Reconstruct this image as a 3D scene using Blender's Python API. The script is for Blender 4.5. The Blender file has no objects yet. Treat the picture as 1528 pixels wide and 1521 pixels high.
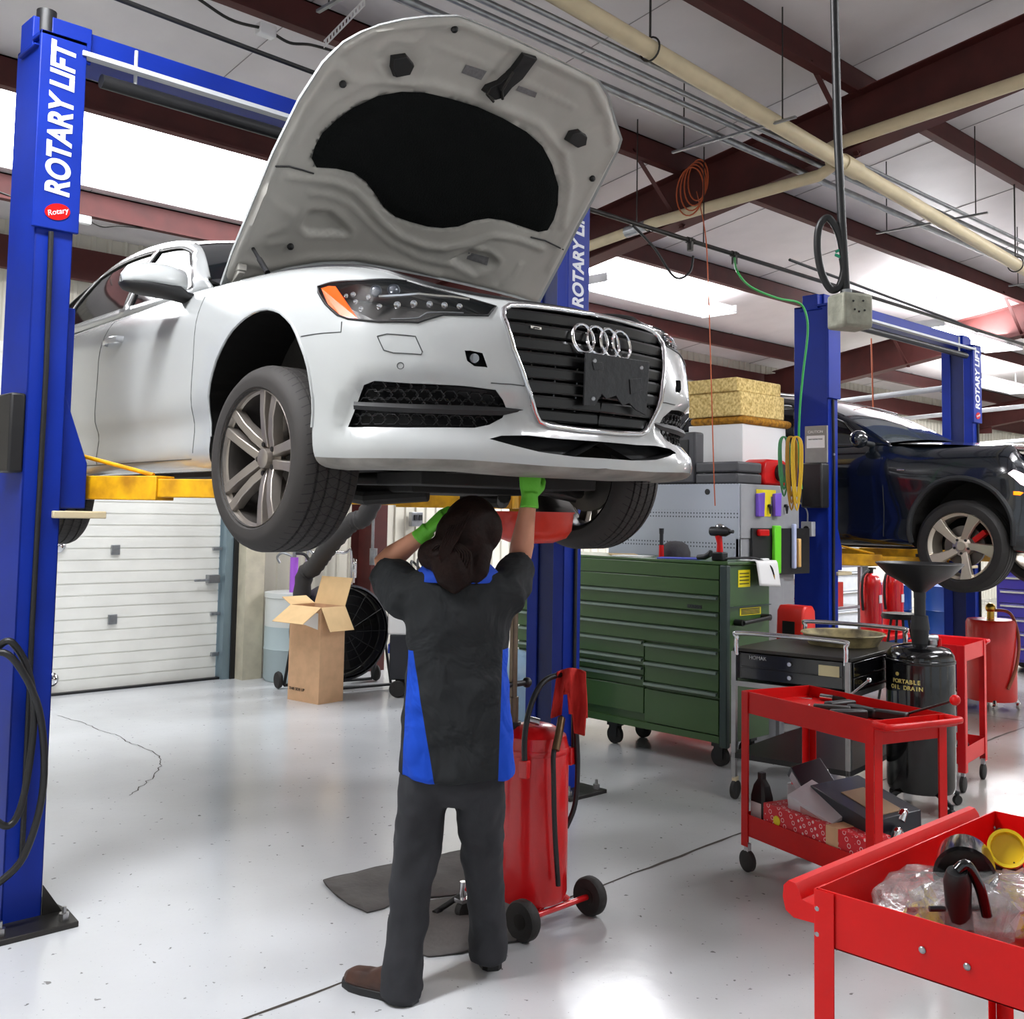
import bpy, bmesh, math, random
import numpy as np
from mathutils import Vector, Matrix, geometry
from mathutils.bvhtree import BVHTree
random.seed(7)
R=math.radians; PI=math.pi
COL=bpy.context.scene.collection
V=Vector
# ------------------------------------------------------------------ camera model
F_PX=1600.; PITCH=R(4.0); ROLL=.0175; HZ=767.; CXP=764.; CYP=HZ-F_PX*math.tan(PITCH); YAW=R(43.8)
CAM=V((0,0,1.65))
cF=V((math.sin(YAW)*math.cos(PITCH),math.cos(YAW)*math.cos(PITCH),math.sin(PITCH)))
cR0=V((math.cos(YAW),-math.sin(YAW),0)); cU0=cR0.cross(cF)
cR=cR0*math.cos(ROLL)+cU0*math.sin(ROLL); cU=-cR0*math.sin(ROLL)+cU0*math.cos(ROLL)
def ray(px,py): return cF+cR*((px-CXP)/F_PX)-cU*((py-CYP)/F_PX)
def atz(px,py,z=0.): r=ray(px,py); return CAM+r*((z-CAM.z)/r.z)
def atx(px,py,x): r=ray(px,py); return CAM+r*(x/r.x)
def aty(px,py,y): r=ray(px,py); return CAM+r*(y/r.y)
def atd(px,py,d): return CAM+ray(px,py)*d
# ------------------------------------------------------------------ materials
def lin(c):
    return tuple((x/12.92 if x<=.04045 else ((x+.055)/1.055)**2.4) for x in c)
def rgb(r,g,b): return lin((r/255,g/255,b/255))
MATS={}
def mat(name,col,rough=.5,metal=0.,noise=0.,nscale=8.,bump=0.,bscale=60.,coat=0.,spec=.5,trans=0.,emit=None,estr=0.,alpha=1.,dark=None,wave=None):
    if name in MATS: return MATS[name]
    m=bpy.data.materials.new(name); m.use_nodes=True; nt=m.node_tree; b=nt.nodes['Principled BSDF']
    c=(*col,1)
    b.inputs['Base Color'].default_value=c; b.inputs['Roughness'].default_value=rough; b.inputs['Metallic'].default_value=metal
    b.inputs['Specular IOR Level'].default_value=spec
    if coat: b.inputs['Coat Weight'].default_value=coat; b.inputs['Coat Roughness'].default_value=.06
    if trans: b.inputs['Transmission Weight'].default_value=trans
    if alpha<1: b.inputs['Alpha'].default_value=alpha
    if emit: b.inputs['Emission Color'].default_value=(*emit,1); b.inputs['Emission Strength'].default_value=estr
    tc=None
    if noise or bump or wave:
        tc=nt.nodes.new('ShaderNodeTexCoord')
    if noise:
        n=nt.nodes.new('ShaderNodeTexNoise'); n.inputs['Scale'].default_value=nscale; n.inputs['Detail'].default_value=6
        nt.links.new(tc.outputs['Object'],n.inputs['Vector'])
        mr=nt.nodes.new('ShaderNodeMapRange'); mr.inputs['From Min'].default_value=.35; mr.inputs['From Max'].default_value=.7
        nt.links.new(n.outputs['Fac'],mr.inputs['Value'])
        mx=nt.nodes.new('ShaderNodeMix'); mx.data_type='RGBA'
        d=dark if dark else tuple(x*(1-noise) for x in col)
        mx.inputs[6].default_value=c; mx.inputs[7].default_value=(*d,1)
        nt.links.new(mr.outputs['Result'],mx.inputs[0]); nt.links.new(mx.outputs[2],b.inputs['Base Color'])
    if bump:
        n2=nt.nodes.new('ShaderNodeTexNoise'); n2.inputs['Scale'].default_value=bscale; n2.inputs['Detail'].default_value=4
        nt.links.new(tc.outputs['Object'],n2.inputs['Vector'])
        bp=nt.nodes.new('ShaderNodeBump'); bp.inputs['Strength'].default_value=bump; bp.inputs['Distance'].default_value=.01
        nt.links.new(n2.outputs['Fac'],bp.inputs['Height']); nt.links.new(bp.outputs['Normal'],b.inputs['Normal'])
    MATS[name]=m; return m
M_blue=mat('lift_blue',rgb(0,40,148),.5,spec=.3,noise=.25,nscale=3)
M_bluedk=mat('lift_blue_shaded',rgb(10,30,95),.5,noise=.3)  # darker copy of the post blue, shade of the open channel put into the colour
M_yel=mat('lift_yellow',rgb(240,180,8),.45,noise=.35,nscale=9,dark=rgb(175,120,10))
M_steel=mat('steel',rgb(170,170,172),.3,1.,noise=.2)
M_dsteel=mat('dark_steel',rgb(70,68,66),.45,.8,noise=.4)
M_chrome=mat('chrome',rgb(225,225,228),.12,1.)
M_black=mat('black_plastic',rgb(24,24,26),.45,noise=.2)
M_blackg=mat('black_gloss',rgb(12,12,14),.15,coat=.5)
M_rub=mat('rubber',rgb(40,38,37),.7,bump=.15,bscale=90,noise=.25)
M_white=mat('white_plastic',rgb(235,235,235),.4)
M_maroon=mat('red_iron_primer',rgb(80,28,25),.65,noise=.3,nscale=5)
M_red=mat('tool_red',rgb(205,3,3),.42,spec=.3,coat=.05,noise=.12,nscale=6)
M_red2=mat('drum_red',rgb(205,18,24),.3,coat=.4,noise=.12,nscale=4)
M_pvc=mat('pvc_cream',rgb(215,200,165),.45,noise=.12)
M_grey=mat('grey_paint',rgb(150,152,156),.45,noise=.12)
M_lgrey=mat('light_grey_paint',rgb(195,198,202),.5,noise=.1)
M_card=mat('cardboard',rgb(222,178,138),.8,noise=.12,nscale=12)
M_cardin=mat('cardboard_light',rgb(225,190,140),.8,noise=.1)
M_glass=mat('glass_dark',rgb(20,24,28),.05,spec=.8,coat=.4)
M_galv=mat('galvanised',rgb(165,168,172),.35,.9,noise=.3,nscale=14)
# ------------------------------------------------------------------ mesh builder
class MB:
    def __init__(s): s.bm=bmesh.new(); s.M=Matrix.Identity(4)
    def _v(s,p): return s.bm.verts.new(s.M@V(p))
    def face(s,vs):
        try: return s.bm.faces.new(vs)
        except ValueError: return None
    def box(s,c,d,rz=0.,rx=0.,ry=0.,top=None):
        m=Matrix.Translation(V(c))@Matrix.Rotation(rz,4,'Z')@Matrix.Rotation(ry,4,'Y')@Matrix.Rotation(rx,4,'X')
        t=top or (1,1); vs=[]
        for z in (-.5,.5):
            for x,y in ((-.5,-.5),(.5,-.5),(.5,.5),(-.5,.5)):
                k=t if z>0 else (1,1)
                vs.append(s._v(m@V((x*d[0]*k[0],y*d[1]*k[1],z*d[2]))))
        for f in ((3,2,1,0),(4,5,6,7),(0,1,5,4),(1,2,6,5),(2,3,7,6),(3,0,4,7)): s.face([vs[i] for i in f])
        return s
    def bx(s,x0,x1,y0,y1,z0,z1): return s.box(((x0+x1)/2,(y0+y1)/2,(z0+z1)/2),(abs(x1-x0),abs(y1-y0),abs(z1-z0)))
    def cyl(s,p0,p1,r0,r1=None,n=16,caps=True):
        return s.tube([p0,p1],[r0,r0 if r1 is None else r1],n,caps)
    def tube(s,pts,r,n=10,caps=True,closed=False,flat=None):
        pts=[V(p) for p in pts]; k=len(pts)
        rr=r if isinstance(r,(list,tuple)) else [r]*k
        rings=[]; up=None
        for i,p in enumerate(pts):
            if closed: t=(pts[(i+1)%k]-pts[i-1])
            else: t=(pts[min(i+1,k-1)]-pts[max(i-1,0)])
            if t.length<1e-9: t=V((0,0,1))
            t.normalize()
            if up is None:
                a=V((0,0,1)) if abs(t.z)<.9 else V((1,0,0)); up=(a-t*a.dot(t)).normalized()
            else:
                up=(up-t*up.dot(t)); up=up.normalized() if up.length>1e-6 else t.orthogonal().normalized()
            sd=t.cross(up)
            fx,fy=flat if flat else (1,1)
            rings.append([s._v(p+(up*math.cos(2*PI*j/n)*fx+sd*math.sin(2*PI*j/n)*fy)*rr[i]) for j in range(n)])
        m=k if closed else k-1
        for i in range(m):
            a,b=rings[i],rings[(i+1)%k]
            for j in range(n): s.face([a[j],a[(j+1)%n],b[(j+1)%n],b[j]])
        if caps and not closed: s.face(rings[0][::-1]); s.face(rings[-1])
        return s
    def loft(s,rings,caps=True,closed=True):
        R_=[[s._v(p) for p in r] for r in rings]; n=len(R_[0])
        for a,b in zip(R_[:-1],R_[1:]):
            for j in range(n if closed else n-1): s.face([a[j],a[(j+1)%n],b[(j+1)%n],b[j]])
        if caps and closed: s.face(R_[0][::-1]); s.face(R_[-1])
        return s
    def lathe(s,prof,c=(0,0,0),ax='Z',n=32,caps=True,m=None):
        mm=Matrix.Translation(V(c))@({'Z':Matrix.Identity(4),'X':Matrix.Rotation(PI/2,4,'Y'),'Y':Matrix.Rotation(-PI/2,4,'X')}[ax])
        if m is not None: mm=m
        rs=[[mm@V((r*math.cos(2*PI*j/n),r*math.sin(2*PI*j/n),z)) for j in range(n)] for r,z in prof]
        return s.loft(rs,caps)
    def prism(s,poly,z0,z1,m=None):
        m=m or Matrix.Identity(4)
        a=[s._v(m@V((x,y,z0))) for x,y in poly]; b=[s._v(m@V((x,y,z1))) for x,y in poly]; n=len(poly)
        s.face(a[::-1]); s.face(b)
        for j in range(n): s.face([a[j],a[(j+1)%n],b[(j+1)%n],b[j]])
        return s
    def sph(s,c,r,n=14,sc=(1,1,1)):
        k=n//2
        rs=[[V(c)+V((sc[0]*r*math.sin(PI*i/k)*math.cos(2*PI*j/n),sc[1]*r*math.sin(PI*i/k)*math.sin(2*PI*j/n),-sc[2]*r*math.cos(PI*i/k))) for j in range(n)] for i in range(1,k)]
        R_=[[s._v(p) for p in q] for q in rs]
        for a,b in zip(R_[:-1],R_[1:]):
            for j in range(n): s.face([a[j],a[(j+1)%n],b[(j+1)%n],b[j]])
        lo=s._v(V(c)+V((0,0,-sc[2]*r))); hi=s._v(V(c)+V((0,0,sc[2]*r)))
        for j in range(n): s.face([lo,R_[0][(j+1)%n],R_[0][j]]); s.face([hi,R_[-1][j],R_[-1][(j+1)%n]])
        return s
    def sheet(s,fn,nu,nv,th=0.):
        g=[[s._v(fn(i/nu,j/nv)) for j in range(nv+1)] for i in range(nu+1)]
        for i in range(nu):
            for j in range(nv): s.face([g[i][j],g[i+1][j],g[i+1][j+1],g[i][j+1]])
        return s
    def build(s,name,m,parent=None,smooth=40,bevel=0.,solid=0.,recalc=True,sub=0):
        if recalc and len(s.bm.faces): bmesh.ops.recalc_face_normals(s.bm,faces=s.bm.faces)
        me=bpy.data.meshes.new(name); s.bm.to_mesh(me); s.bm.free()
        return finish(me,name,m,parent,smooth,bevel,solid,sub)
def finish(me,name,m,parent=None,smooth=40,bevel=0.,solid=0.,sub=0):
    for x in (m if isinstance(m,(list,tuple)) else [m]): me.materials.append(x)
    if smooth: me.shade_smooth(); me.set_sharp_from_angle(angle=R(smooth))
    o=bpy.data.objects.new(name,me); COL.objects.link(o)
    if parent: o.parent=parent
    if solid:
        q=o.modifiers.new('solid','SOLIDIFY'); q.thickness=solid; q.offset=0
    if bevel:
        q=o.modifiers.new('bevel','BEVEL'); q.width=bevel; q.segments=2; q.limit_method='ANGLE'; q.angle_limit=R(50)
    if sub:
        q=o.modifiers.new('sub','SUBSURF'); q.levels=sub; q.render_levels=sub
    return o
def thing(name,label,cat,loc=(0,0,0),rz=0.,group=None):
    o=bpy.data.objects.new(name,None); COL.objects.link(o); o.location=loc; o.rotation_euler=(0,0,rz)
    o.empty_display_size=.1
    return tag(o,label,cat,group)
def tag(o,label,cat,group=None,kind=None):
    o['label']=label; o['category']=cat
    if group: o['group']=group
    if kind: o['kind']=kind
    return o
def struct(o): o['kind']='structure'; return o
def dup(root,loc,rz=0.,label=None):
    r=root.copy(); COL.objects.link(r); r.location=loc; r.rotation_euler=(0,0,rz)
    if label: r['label']=label
    for ch in list(root.children):
        c=ch.copy(); COL.objects.link(c); c.parent=r
        for g in list(ch.children):
            d=g.copy(); COL.objects.link(d); d.parent=c
    return r
def text(s,size,m4,mt,parent=None,name='lettering',ext=.001,bold=0.,sx=1.,shear=0.,align='CENTER'):
    c=bpy.data.curves.new('txt','FONT'); c.body=s; c.size=size; c.extrude=ext; c.offset=bold; c.align_x=align; c.align_y='CENTER'; c.shear=shear
    o=bpy.data.objects.new('txt',c); COL.objects.link(o)
    dg=bpy.context.evaluated_depsgraph_get(); me=bpy.data.meshes.new_from_object(o.evaluated_get(dg))
    bpy.data.objects.remove(o); bpy.data.curves.remove(c)
    me.transform(m4@Matrix.Diagonal((sx,1,1,1)))
    me.materials.clear()
    return finish(me,name,mt,parent,0)
def frame(o,x,y):
    "matrix with given origin, x axis and y axis"
    x=V(x).normalized(); y=V(y); y=(y-x*x.dot(y)).normalized(); z=x.cross(y)
    return Matrix(((x.x,y.x,z.x,o[0]),(x.y,y.y,z.y,o[1]),(x.z,y.z,z.z,o[2]),(0,0,0,1)))
def fuse(mb,voxel,iters=6,fac=.5):
    me=bpy.data.meshes.new('t'); bmesh.ops.recalc_face_normals(mb.bm,faces=mb.bm.faces); mb.bm.to_mesh(me); mb.bm.free()
    o=bpy.data.objects.new('t',me); COL.objects.link(o)
    q=o.modifiers.new('r','REMESH'); q.mode='VOXEL'; q.voxel_size=voxel
    if iters: q=o.modifiers.new('s','SMOOTH'); q.iterations=iters; q.factor=fac
    dg=bpy.context.evaluated_depsgraph_get(); out=bpy.data.meshes.new_from_object(o.evaluated_get(dg))
    bpy.data.objects.remove(o); bpy.data.meshes.remove(me); return out
def spline(pts,n=6,closed=False):
    pts=[V(p) for p in pts]; k=len(pts); out=[]
    rng=range(k if closed else k-1)
    for i in rng:
        if closed: a,b,c,d=pts[i-1],pts[i],pts[(i+1)%k],pts[(i+2)%k]
        else: a,b,c,d=pts[max(i-1,0)],pts[i],pts[i+1],pts[min(i+2,k-1)]
        for j in range(n):
            t=j/n; out.append(.5*((2*b)+(c-a)*t+(2*a-5*b+4*c-d)*t*t+(3*b-a-3*c+d)*t**3))
    if not closed: out.append(pts[-1])
    return out
# ================================================================== SETTING
SL=-.155
def roofz(y): return 5.62+SL*y
X0,X1,Y0,Y1=-3.,30.,-4.,9.65
def node_floor():
    m=bpy.data.materials.new('epoxy_floor'); m.use_nodes=True; nt=m.node_tree; b=nt.nodes['Principled BSDF']; N=nt.nodes.new; L=nt.links.new
    tc=N('ShaderNodeTexCoord')
    def noise(sc,det=5,rough=.6):
        n=N('ShaderNodeTexNoise'); n.inputs['Scale'].default_value=sc; n.inputs['Detail'].default_value=det; n.inputs['Roughness'].default_value=rough; L(tc.outputs['Object'],n.inputs['Vector']); return n.outputs['Fac']
    def rng(s,a,bb,c=0.,d=1.):
        r=N('ShaderNodeMapRange'); r.inputs['From Min'].default_value=a; r.inputs['From Max'].default_value=bb; r.inputs['To Min'].default_value=c; r.inputs['To Max'].default_value=d; L(s,r.inputs['Value']); return r.outputs['Result']
    def mix(f,c1,c2):
        x=N('ShaderNodeMix'); x.data_type='RGBA'; L(f,x.inputs[0])
        if isinstance(c1,tuple): x.inputs[6].default_value=(*c1,1)
        else: L(c1,x.inputs[6])
        x.inputs[7].default_value=(*c2,1); return x.outputs[2]
    c=mix(rng(noise(1.1,2,.4),.3,.75),rgb(206,209,213),rgb(190,192,194))
    # base colour turns greyer, unevenly, as X grows and Y falls
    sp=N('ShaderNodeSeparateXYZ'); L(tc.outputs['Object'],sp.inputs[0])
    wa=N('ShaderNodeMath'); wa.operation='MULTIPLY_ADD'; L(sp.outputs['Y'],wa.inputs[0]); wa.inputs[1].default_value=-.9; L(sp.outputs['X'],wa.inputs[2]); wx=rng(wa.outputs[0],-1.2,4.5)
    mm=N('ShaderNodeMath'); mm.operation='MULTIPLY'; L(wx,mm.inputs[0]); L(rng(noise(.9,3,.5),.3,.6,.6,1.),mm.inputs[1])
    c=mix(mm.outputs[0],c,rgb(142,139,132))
    c=mix(rng(noise(26,3,.5),.69,.72,0,.75),c,rgb(70,66,62))
    c=mix(rng(noise(90,2,.5),.72,.76,0,.6),c,rgb(60,58,56))
    L(c,b.inputs['Base Color'])
    L(rng(noise(2.,2,.4),.3,.7,.13,.22),b.inputs['Roughness'])
    b.inputs['Specular IOR Level'].default_value=.5
    bp=N('ShaderNodeBump'); bp.inputs['Strength'].default_value=.06; bp.inputs['Distance'].default_value=.01; L(noise(14),bp.inputs['Height']); L(bp.outputs['Normal'],b.inputs['Normal'])
    return m
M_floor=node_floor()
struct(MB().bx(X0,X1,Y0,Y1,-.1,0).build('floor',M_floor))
# expansion joints and cracks in the slab
M_joint=mat('joint_dirt',rgb(62,56,50),.9)
def line_strip(pts,w,name):
    mb=MB(); ps=[V((p[0],p[1],0)) for p in pts]
    L_=[];Rr=[]
    for i,p in enumerate(ps):
        t=(ps[min(i+1,len(ps)-1)]-ps[max(i-1,0)]).normalized(); n=V((-t.y,t.x,0)); ww=w*(.6+.8*random.random())/2
        L_.append(mb._v(p+n*ww+V((0,0,.0012)))); Rr.append(mb._v(p-n*ww+V((0,0,.0012))))
    for i in range(len(ps)-1): mb.face([Rr[i],Rr[i+1],L_[i+1],L_[i]])
    return struct(mb.build(name,M_joint,smooth=0))
line_strip([(x*.12,3.1+x*.12*.04+random.uniform(-.006,.006)) for x in range(-20,120)],.016,'floor_joint')
line_strip([(9.4+random.uniform(-.01,.01),-4+i*.15) for i in range(90)],.02,'floor_joint')
line_strip([(x*.2,1.9+random.uniform(-.008,.008)) for x in range(40,80)],.014,'floor_joint')
cr=[atz(*p) for p in ((88,1068),(120,1078),(150,1090),(175,1098),(190,1108),(215,1116),(238,1128),(240,1140),(228,1160),(205,1178),(190,1190))]
pts=[]
for a,b_ in zip(cr[:-1],cr[1:]):
    for k in range(6): q=a.lerp(b_,k/6); pts.append((q.x+random.uniform(-.012,.012),q.y+random.uniform(-.012,.012)))
line_strip(pts,.006,'floor_crack')
# ribbed metal wall sheets with a garage door opening
def ribmat(name,c1,scale,axis):
    m=bpy.data.materials.new(name); m.use_nodes=True; nt=m.node_tree; b=nt.nodes['Principled BSDF']; N=nt.nodes.new; L=nt.links.new
    b.inputs['Base Color'].default_value=(*c1,1); b.inputs['Roughness'].default_value=.45
    tc=N('ShaderNodeTexCoord'); w=N('ShaderNodeTexWave'); w.wave_type='BANDS'; w.bands_direction=axis; w.inputs['Scale'].default_value=scale; w.inputs['Distortion'].default_value=0
    L(tc.outputs['Object'],w.inputs['Vector']); bp=N('ShaderNodeBump'); bp.inputs['Strength'].default_value=.6; bp.inputs['Distance'].default_value=.02
    L(w.outputs['Fac'],bp.inputs['Height']); L(bp.outputs['Normal'],b.inputs['Normal'])
    n=N('ShaderNodeTexNoise'); n.inputs['Scale'].default_value=2.; L(tc.outputs['Object'],n.inputs['Vector'])
    x=N('ShaderNodeMix'); x.data_type='RGBA'; x.inputs[6].default_value=(*c1,1); x.inputs[7].default_value=(*[q*.86 for q in c1],1); L(n.outputs['Fac'],x.inputs[0]); L(x.outputs[2],b.inputs['Base Color'])
    return m
M_wall=ribmat('wall_liner_sheet',rgb(226,222,206),1.6,'X'); M_wally=ribmat('wall_liner_sheet_side',rgb(226,222,206),1.6,'Y')
DX0,DX1,DZ=1.75,5.3,3.0
mb=MB()
def ribbed(mb,x0,x1,z0,z1,y):
    x=x0
    while x<x1-.01:
        e=min(x+.3,x1)
        mb.bx(x,e,y,y+.1,z0,z1)
        for k in (.05,.2):
            if x+k+.03<x1: mb.prism([(x+k-.02,y),(x+k-.008,y-.018),(x+k+.018,y-.018),(x+k+.03,y)],z0,z1)
        x=e
ribbed(mb,X0,DX0,0,roofz(Y1),Y1); ribbed(mb,DX1,X1,0,roofz(Y1),Y1); ribbed(mb,DX0,DX1,DZ,roofz(Y1),Y1)
struct(mb.build('wall_north',mat('wall_liner',rgb(226,222,208),.5,noise=.12,nscale=2),smooth=0))
wl=mat('wall_liner',rgb(226,222,208))
struct(MB().bx(X1,X1+.1,Y0,Y1,0,6.4).build('wall_east',wl))
struct(MB().bx(X0-.1,X0,-1.,Y1,0,6.4).build('wall_west',wl))
mb=MB(); mb.bx(X0,X1,Y0-.1,Y0,3.4,6.4)
for x in (-3,1.5,6,10.5,15,19.5,24,28.5): mb.bx(x,x+.9,Y0-.1,Y0,0,3.4)
struct(mb.build('wall_south',wl))
# garage door: ribbed sections, jamb, track, hinges, lock
M_gd=mat('garage_door_white',rgb(236,236,230),.42,noise=.1,nscale=3)
door=struct(bpy.data.objects.new('door_1',None)); COL.objects.link(door); door.location=(0,Y1,0)
mb=MB(); zz=0.02; k=0
while zz<DZ:
    hgt=.105
    mb.bx(DX0,DX1-.04,-.05,.0,zz,min(zz+hgt-.012,DZ)); mb.bx(DX0,DX1-.04,-.042,0,zz+hgt-.012,min(zz+hgt,DZ)); zz+=hgt
mb.build('door_panel',M_gd,door,0)
mb=MB()
for z in (.63,1.26,1.89): 
    mb.bx(4.17,4.25,-.07,-.045,z-.045,z+.045)
    mb.bx(5.18,5.3,-.075,-.045,z-.015,z+.015)
mb.bx(5.2,5.3,-.075,-.045,.22,.26)
mb.build('hinge',M_galv,door,bevel=.004)
mb=MB()
for x,z in ((3.70,1.3),(3.69,.14)): mb.lathe([(.0,0),(.05,.0),(.06,.02),(.03,.05),(.0,.055)],c=(x,-.05,z),m=Matrix.Translation((x,-.05,z))@Matrix.Rotation(PI/2,4,'X'),n=20)
mb.build('door_roundel',M_chrome,door)
mb=MB(); mb.bx(5.12,5.24,-.12,-.05,.93,1.01); mb.cyl((4.98,-.1,.96),(5.14,-.1,.96),.012); mb.build('lock_bar',M_galv,door,bevel=.004)
mb=MB(); mb.bx(5.28,5.36,-.14,0,0,DZ+.1); mb.build('door_track',mat('track_grey',rgb(140,160,170),.4,.6),door)
mb=MB(); mb.bx(5.36,5.41,-.16,0,0,DZ+.1); mb.bx(DX0-.1,DX1,-.1,0,-.0,.02); mb.build('weather_strip',M_black,door)
# jamb column between door and corner : framing posts on the wall
struct(MB().bx(5.41,5.62,9.35,9.65,0,4.0).build('door_jamb',mat('jamb_cream',rgb(205,198,176),.55,noise=.2)))
# roof liner
mb=MB()
n_=60
a=[mb._v((X0,Y0,roofz(Y0))),mb._v((X1,Y0,roofz(Y0))),mb._v((X1,Y1,roofz(Y1))),mb._v((X0,Y1,roofz(Y1)))]
SK=(1.3,5.4,7.12,8.66)
for (x0,x1,y0,y1) in ((X0,X1,Y0,SK[2]),(X0,X1,SK[3],Y1),(X0,SK[0],SK[2],SK[3]),(SK[1],X1,SK[2],SK[3])):
    mb.face([mb._v((x0,y0,roofz(y0))),mb._v((x0,y1,roofz(y1))),mb._v((x1,y1,roofz(y1))),mb._v((x1,y0,roofz(y0)))])
M_roof=mat('roof_liner_vinyl',rgb(222,217,218),.45,noise=.14,nscale=1.5,bump=.55,bscale=4)
struct(mb.build('ceiling',M_roof,smooth=0,solid=.02))
mb=MB(); mb.face([mb._v((SK[0],SK[2],roofz(SK[2])+.01)),mb._v((SK[0],SK[3],roofz(SK[3])+.01)),mb._v((SK[1],SK[3],roofz(SK[3])+.01)),mb._v((SK[1],SK[2],roofz(SK[2])+.01))])
glow_panel=mb.build('roof_glow_panel',mat('roof_glow_white',(1,1,1),.5,emit=(.95,.97,1.),estr=7.),smooth=0); struct(glow_panel)  # emissive panel standing in for the bright glow on the roof liner
# liner seams across the purlins
mb=MB(); 
for i in range(18):
    x=-2+i*1.83
    for (y0,y1) in ((Y0,7.1),(8.7,Y1)): mb.cyl((x,y0,roofz(y0)-.012),(x,y1,roofz(y1)-.012),.004,n=4)
struct(mb.build('trim_1',mat('liner_seam',rgb(150,146,146),.6)))
# purlins (Z sections) along x
for i,y in enumerate((-2.4,-.8,.75,2.3,3.87,5.48,7.07,8.74)):
    z=roofz(y)-.015; mb=MB()
    mb.bx(X0,X1,y-.005,y+.005,z-.215,z); mb.bx(X0,X1,y-.07,y+.005,z-.22,z-.21); mb.bx(X0,X1,y-.005,y+.07,z-.01,z)
    mb.bx(X0,X1,y-.074,y-.068,z-.22,z-.2)
    struct(mb.build('roof_purlin',M_maroon,smooth=0))
mb=MB(); mb.bx(X0,X1,9.5,9.51,3.66,3.95); mb.bx(X0,X1,9.44,9.51,3.655,3.665); struct(mb.build('eave_strut',M_maroon,smooth=0))
# rigid frames
for fx in (-.6,7.2,14.6,22.):
    mb=MB()
    def seg(y0,y1,d0,d1):
        for w,za,zb in ((.012,0,1),(.2,-.01,.012),(.2,.988,1.01)):
            vs=[]
            for y,d in ((y0,d0),(y1,d1)):
                top=roofz(y)-.235; bot=top-d
                lo=bot+(top-bot)*za; hi=bot+(top-bot)*zb
                vs.append([V((fx-w/2,y,lo)),V((fx+w/2,y,lo)),V((fx+w/2,y,hi)),V((fx-w/2,y,hi))])
            mb.loft(vs)
    seg(9.25,2.6,.42,.41); seg(2.6,Y0,.41,.62)
    for w,a0,a1 in ((.012,9.1,9.45),(.2,9.09,9.105),(.2,9.45,9.462)): mb.bx(fx-.38-w/2,fx-.38+w/2,a0,a1,0,roofz(9.3)-.5)
    # knee of the frame
    mb.bx(fx-.01,fx+.01,8.9,9.45,3.45,roofz(9.3)-.25)
    struct(mb.build('roof_beam',M_maroon,smooth=0))
# flange braces
mb=MB()
for fx in (7.2,14.6):
    for y in (2.3,3.87,5.48,7.07):
        for s in (-1,1):
            mb.box((fx+s*.32,y,roofz(y)-.42),(.85,.04,.006),ry=s*R(-38)); 
struct(mb.build('roof_brace',M_maroon,smooth=0))
for fx,nm in ((7.2,'p'),(14.6,'q')): pass
# conduit down the wall column, receptacles
o=thing('wall_conduit','thin grey conduit with a cylindrical fitting fixed to the red wall column','conduit',(6.68,9.02,0))
MB().cyl((0,0,1.25),(0,0,3.4),.016).build('conduit_pipe',M_galv,o)
MB().cyl((0,-.02,1.1),(0,-.02,1.27),.04,.04).build('fitting',M_galv,o)
p=aty(618,775,9.6); o=thing('wall_switch_box','small grey switch box on the cream wall behind the mechanic','switch box',(p.x,9.6,p.z))
MB().box((0,-.03,0),(.16,.06,.16)).build('box_body',M_galv,o,bevel=.005); MB().box((-.03,-.065,.02),(.04,.02,.06)).box((.04,-.065,.02),(.04,.02,.06)).build('switch',M_black,o)
# ================================================================== VEHICLE LIFTS
def oriented(p0,p1,w,h,mb):
    p0,p1=V(p0),V(p1); d=(p1-p0); t=d.normalized(); n=V((-t.y,t.x,0)).normalized()*w/2; u=V((0,0,h/2))
    mb.loft([[p+n-u,p-n-u,p-n+u,p+n+u] for p in (p0,p1)])
def rect_arm(root,piv,pad,zc=1.73,lbl=None):
    mb=MB(); a=V((*piv,zc)); b=V((*pad,zc)); t=(b-a).normalized()
    oriented(a,a.lerp(b,.62),.11,.1,mb); oriented(a.lerp(b,.5),b,.085,.075,mb)
    mb.cyl(a-V((0,0,.08)),a+V((0,0,.08)),.07,n=20)
    arm=mb.build('lift_arm',M_yel,root,bevel=.004)
    m2=MB(); m2.cyl(b-V((0,0,.05)),b+V((0,0,.035)),.035,n=16); m2.cyl(b+V((0,0,.035)),b+V((0,0,.062)),.062,n=24); m2.build('lift_pad',M_dsteel,arm)
    # arm restraint rod
    m3=MB(); up=V((0,0,.16)); n=V((-t.y,t.x,0))*.02
    m3.tube([a+V((0,0,.05))+n,a+up+n,a+t*.06+up,a+t*.12+V((0,0,.04))],.014); m3.cyl(a+up,a.lerp(b,.55)+V((0,0,.055)),.009)
    m3.build('restraint',M_yel,arm)
    return arm
def post_mesh(s):
    "post local: x = distance from outer face inwards * s, y across"
    mb=MB(); H_=3.6; D=.155; W=.31
    def q(x0,x1,y0,y1,z0,z1): mb.bx(min(s*x0,s*x1),max(s*x0,s*x1),y0,y1,z0,z1)
    q(0,.012,0,W,0,H_); q(.0,D,0,.012,0,H_); q(0,D,W-.012,W,0,H_); q(D-.012,D,0,.09,0,H_); q(D-.012,D,W-.09,W,0,H_)
    q(0,D,0,W,H_-.02,H_)
    return mb
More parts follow.
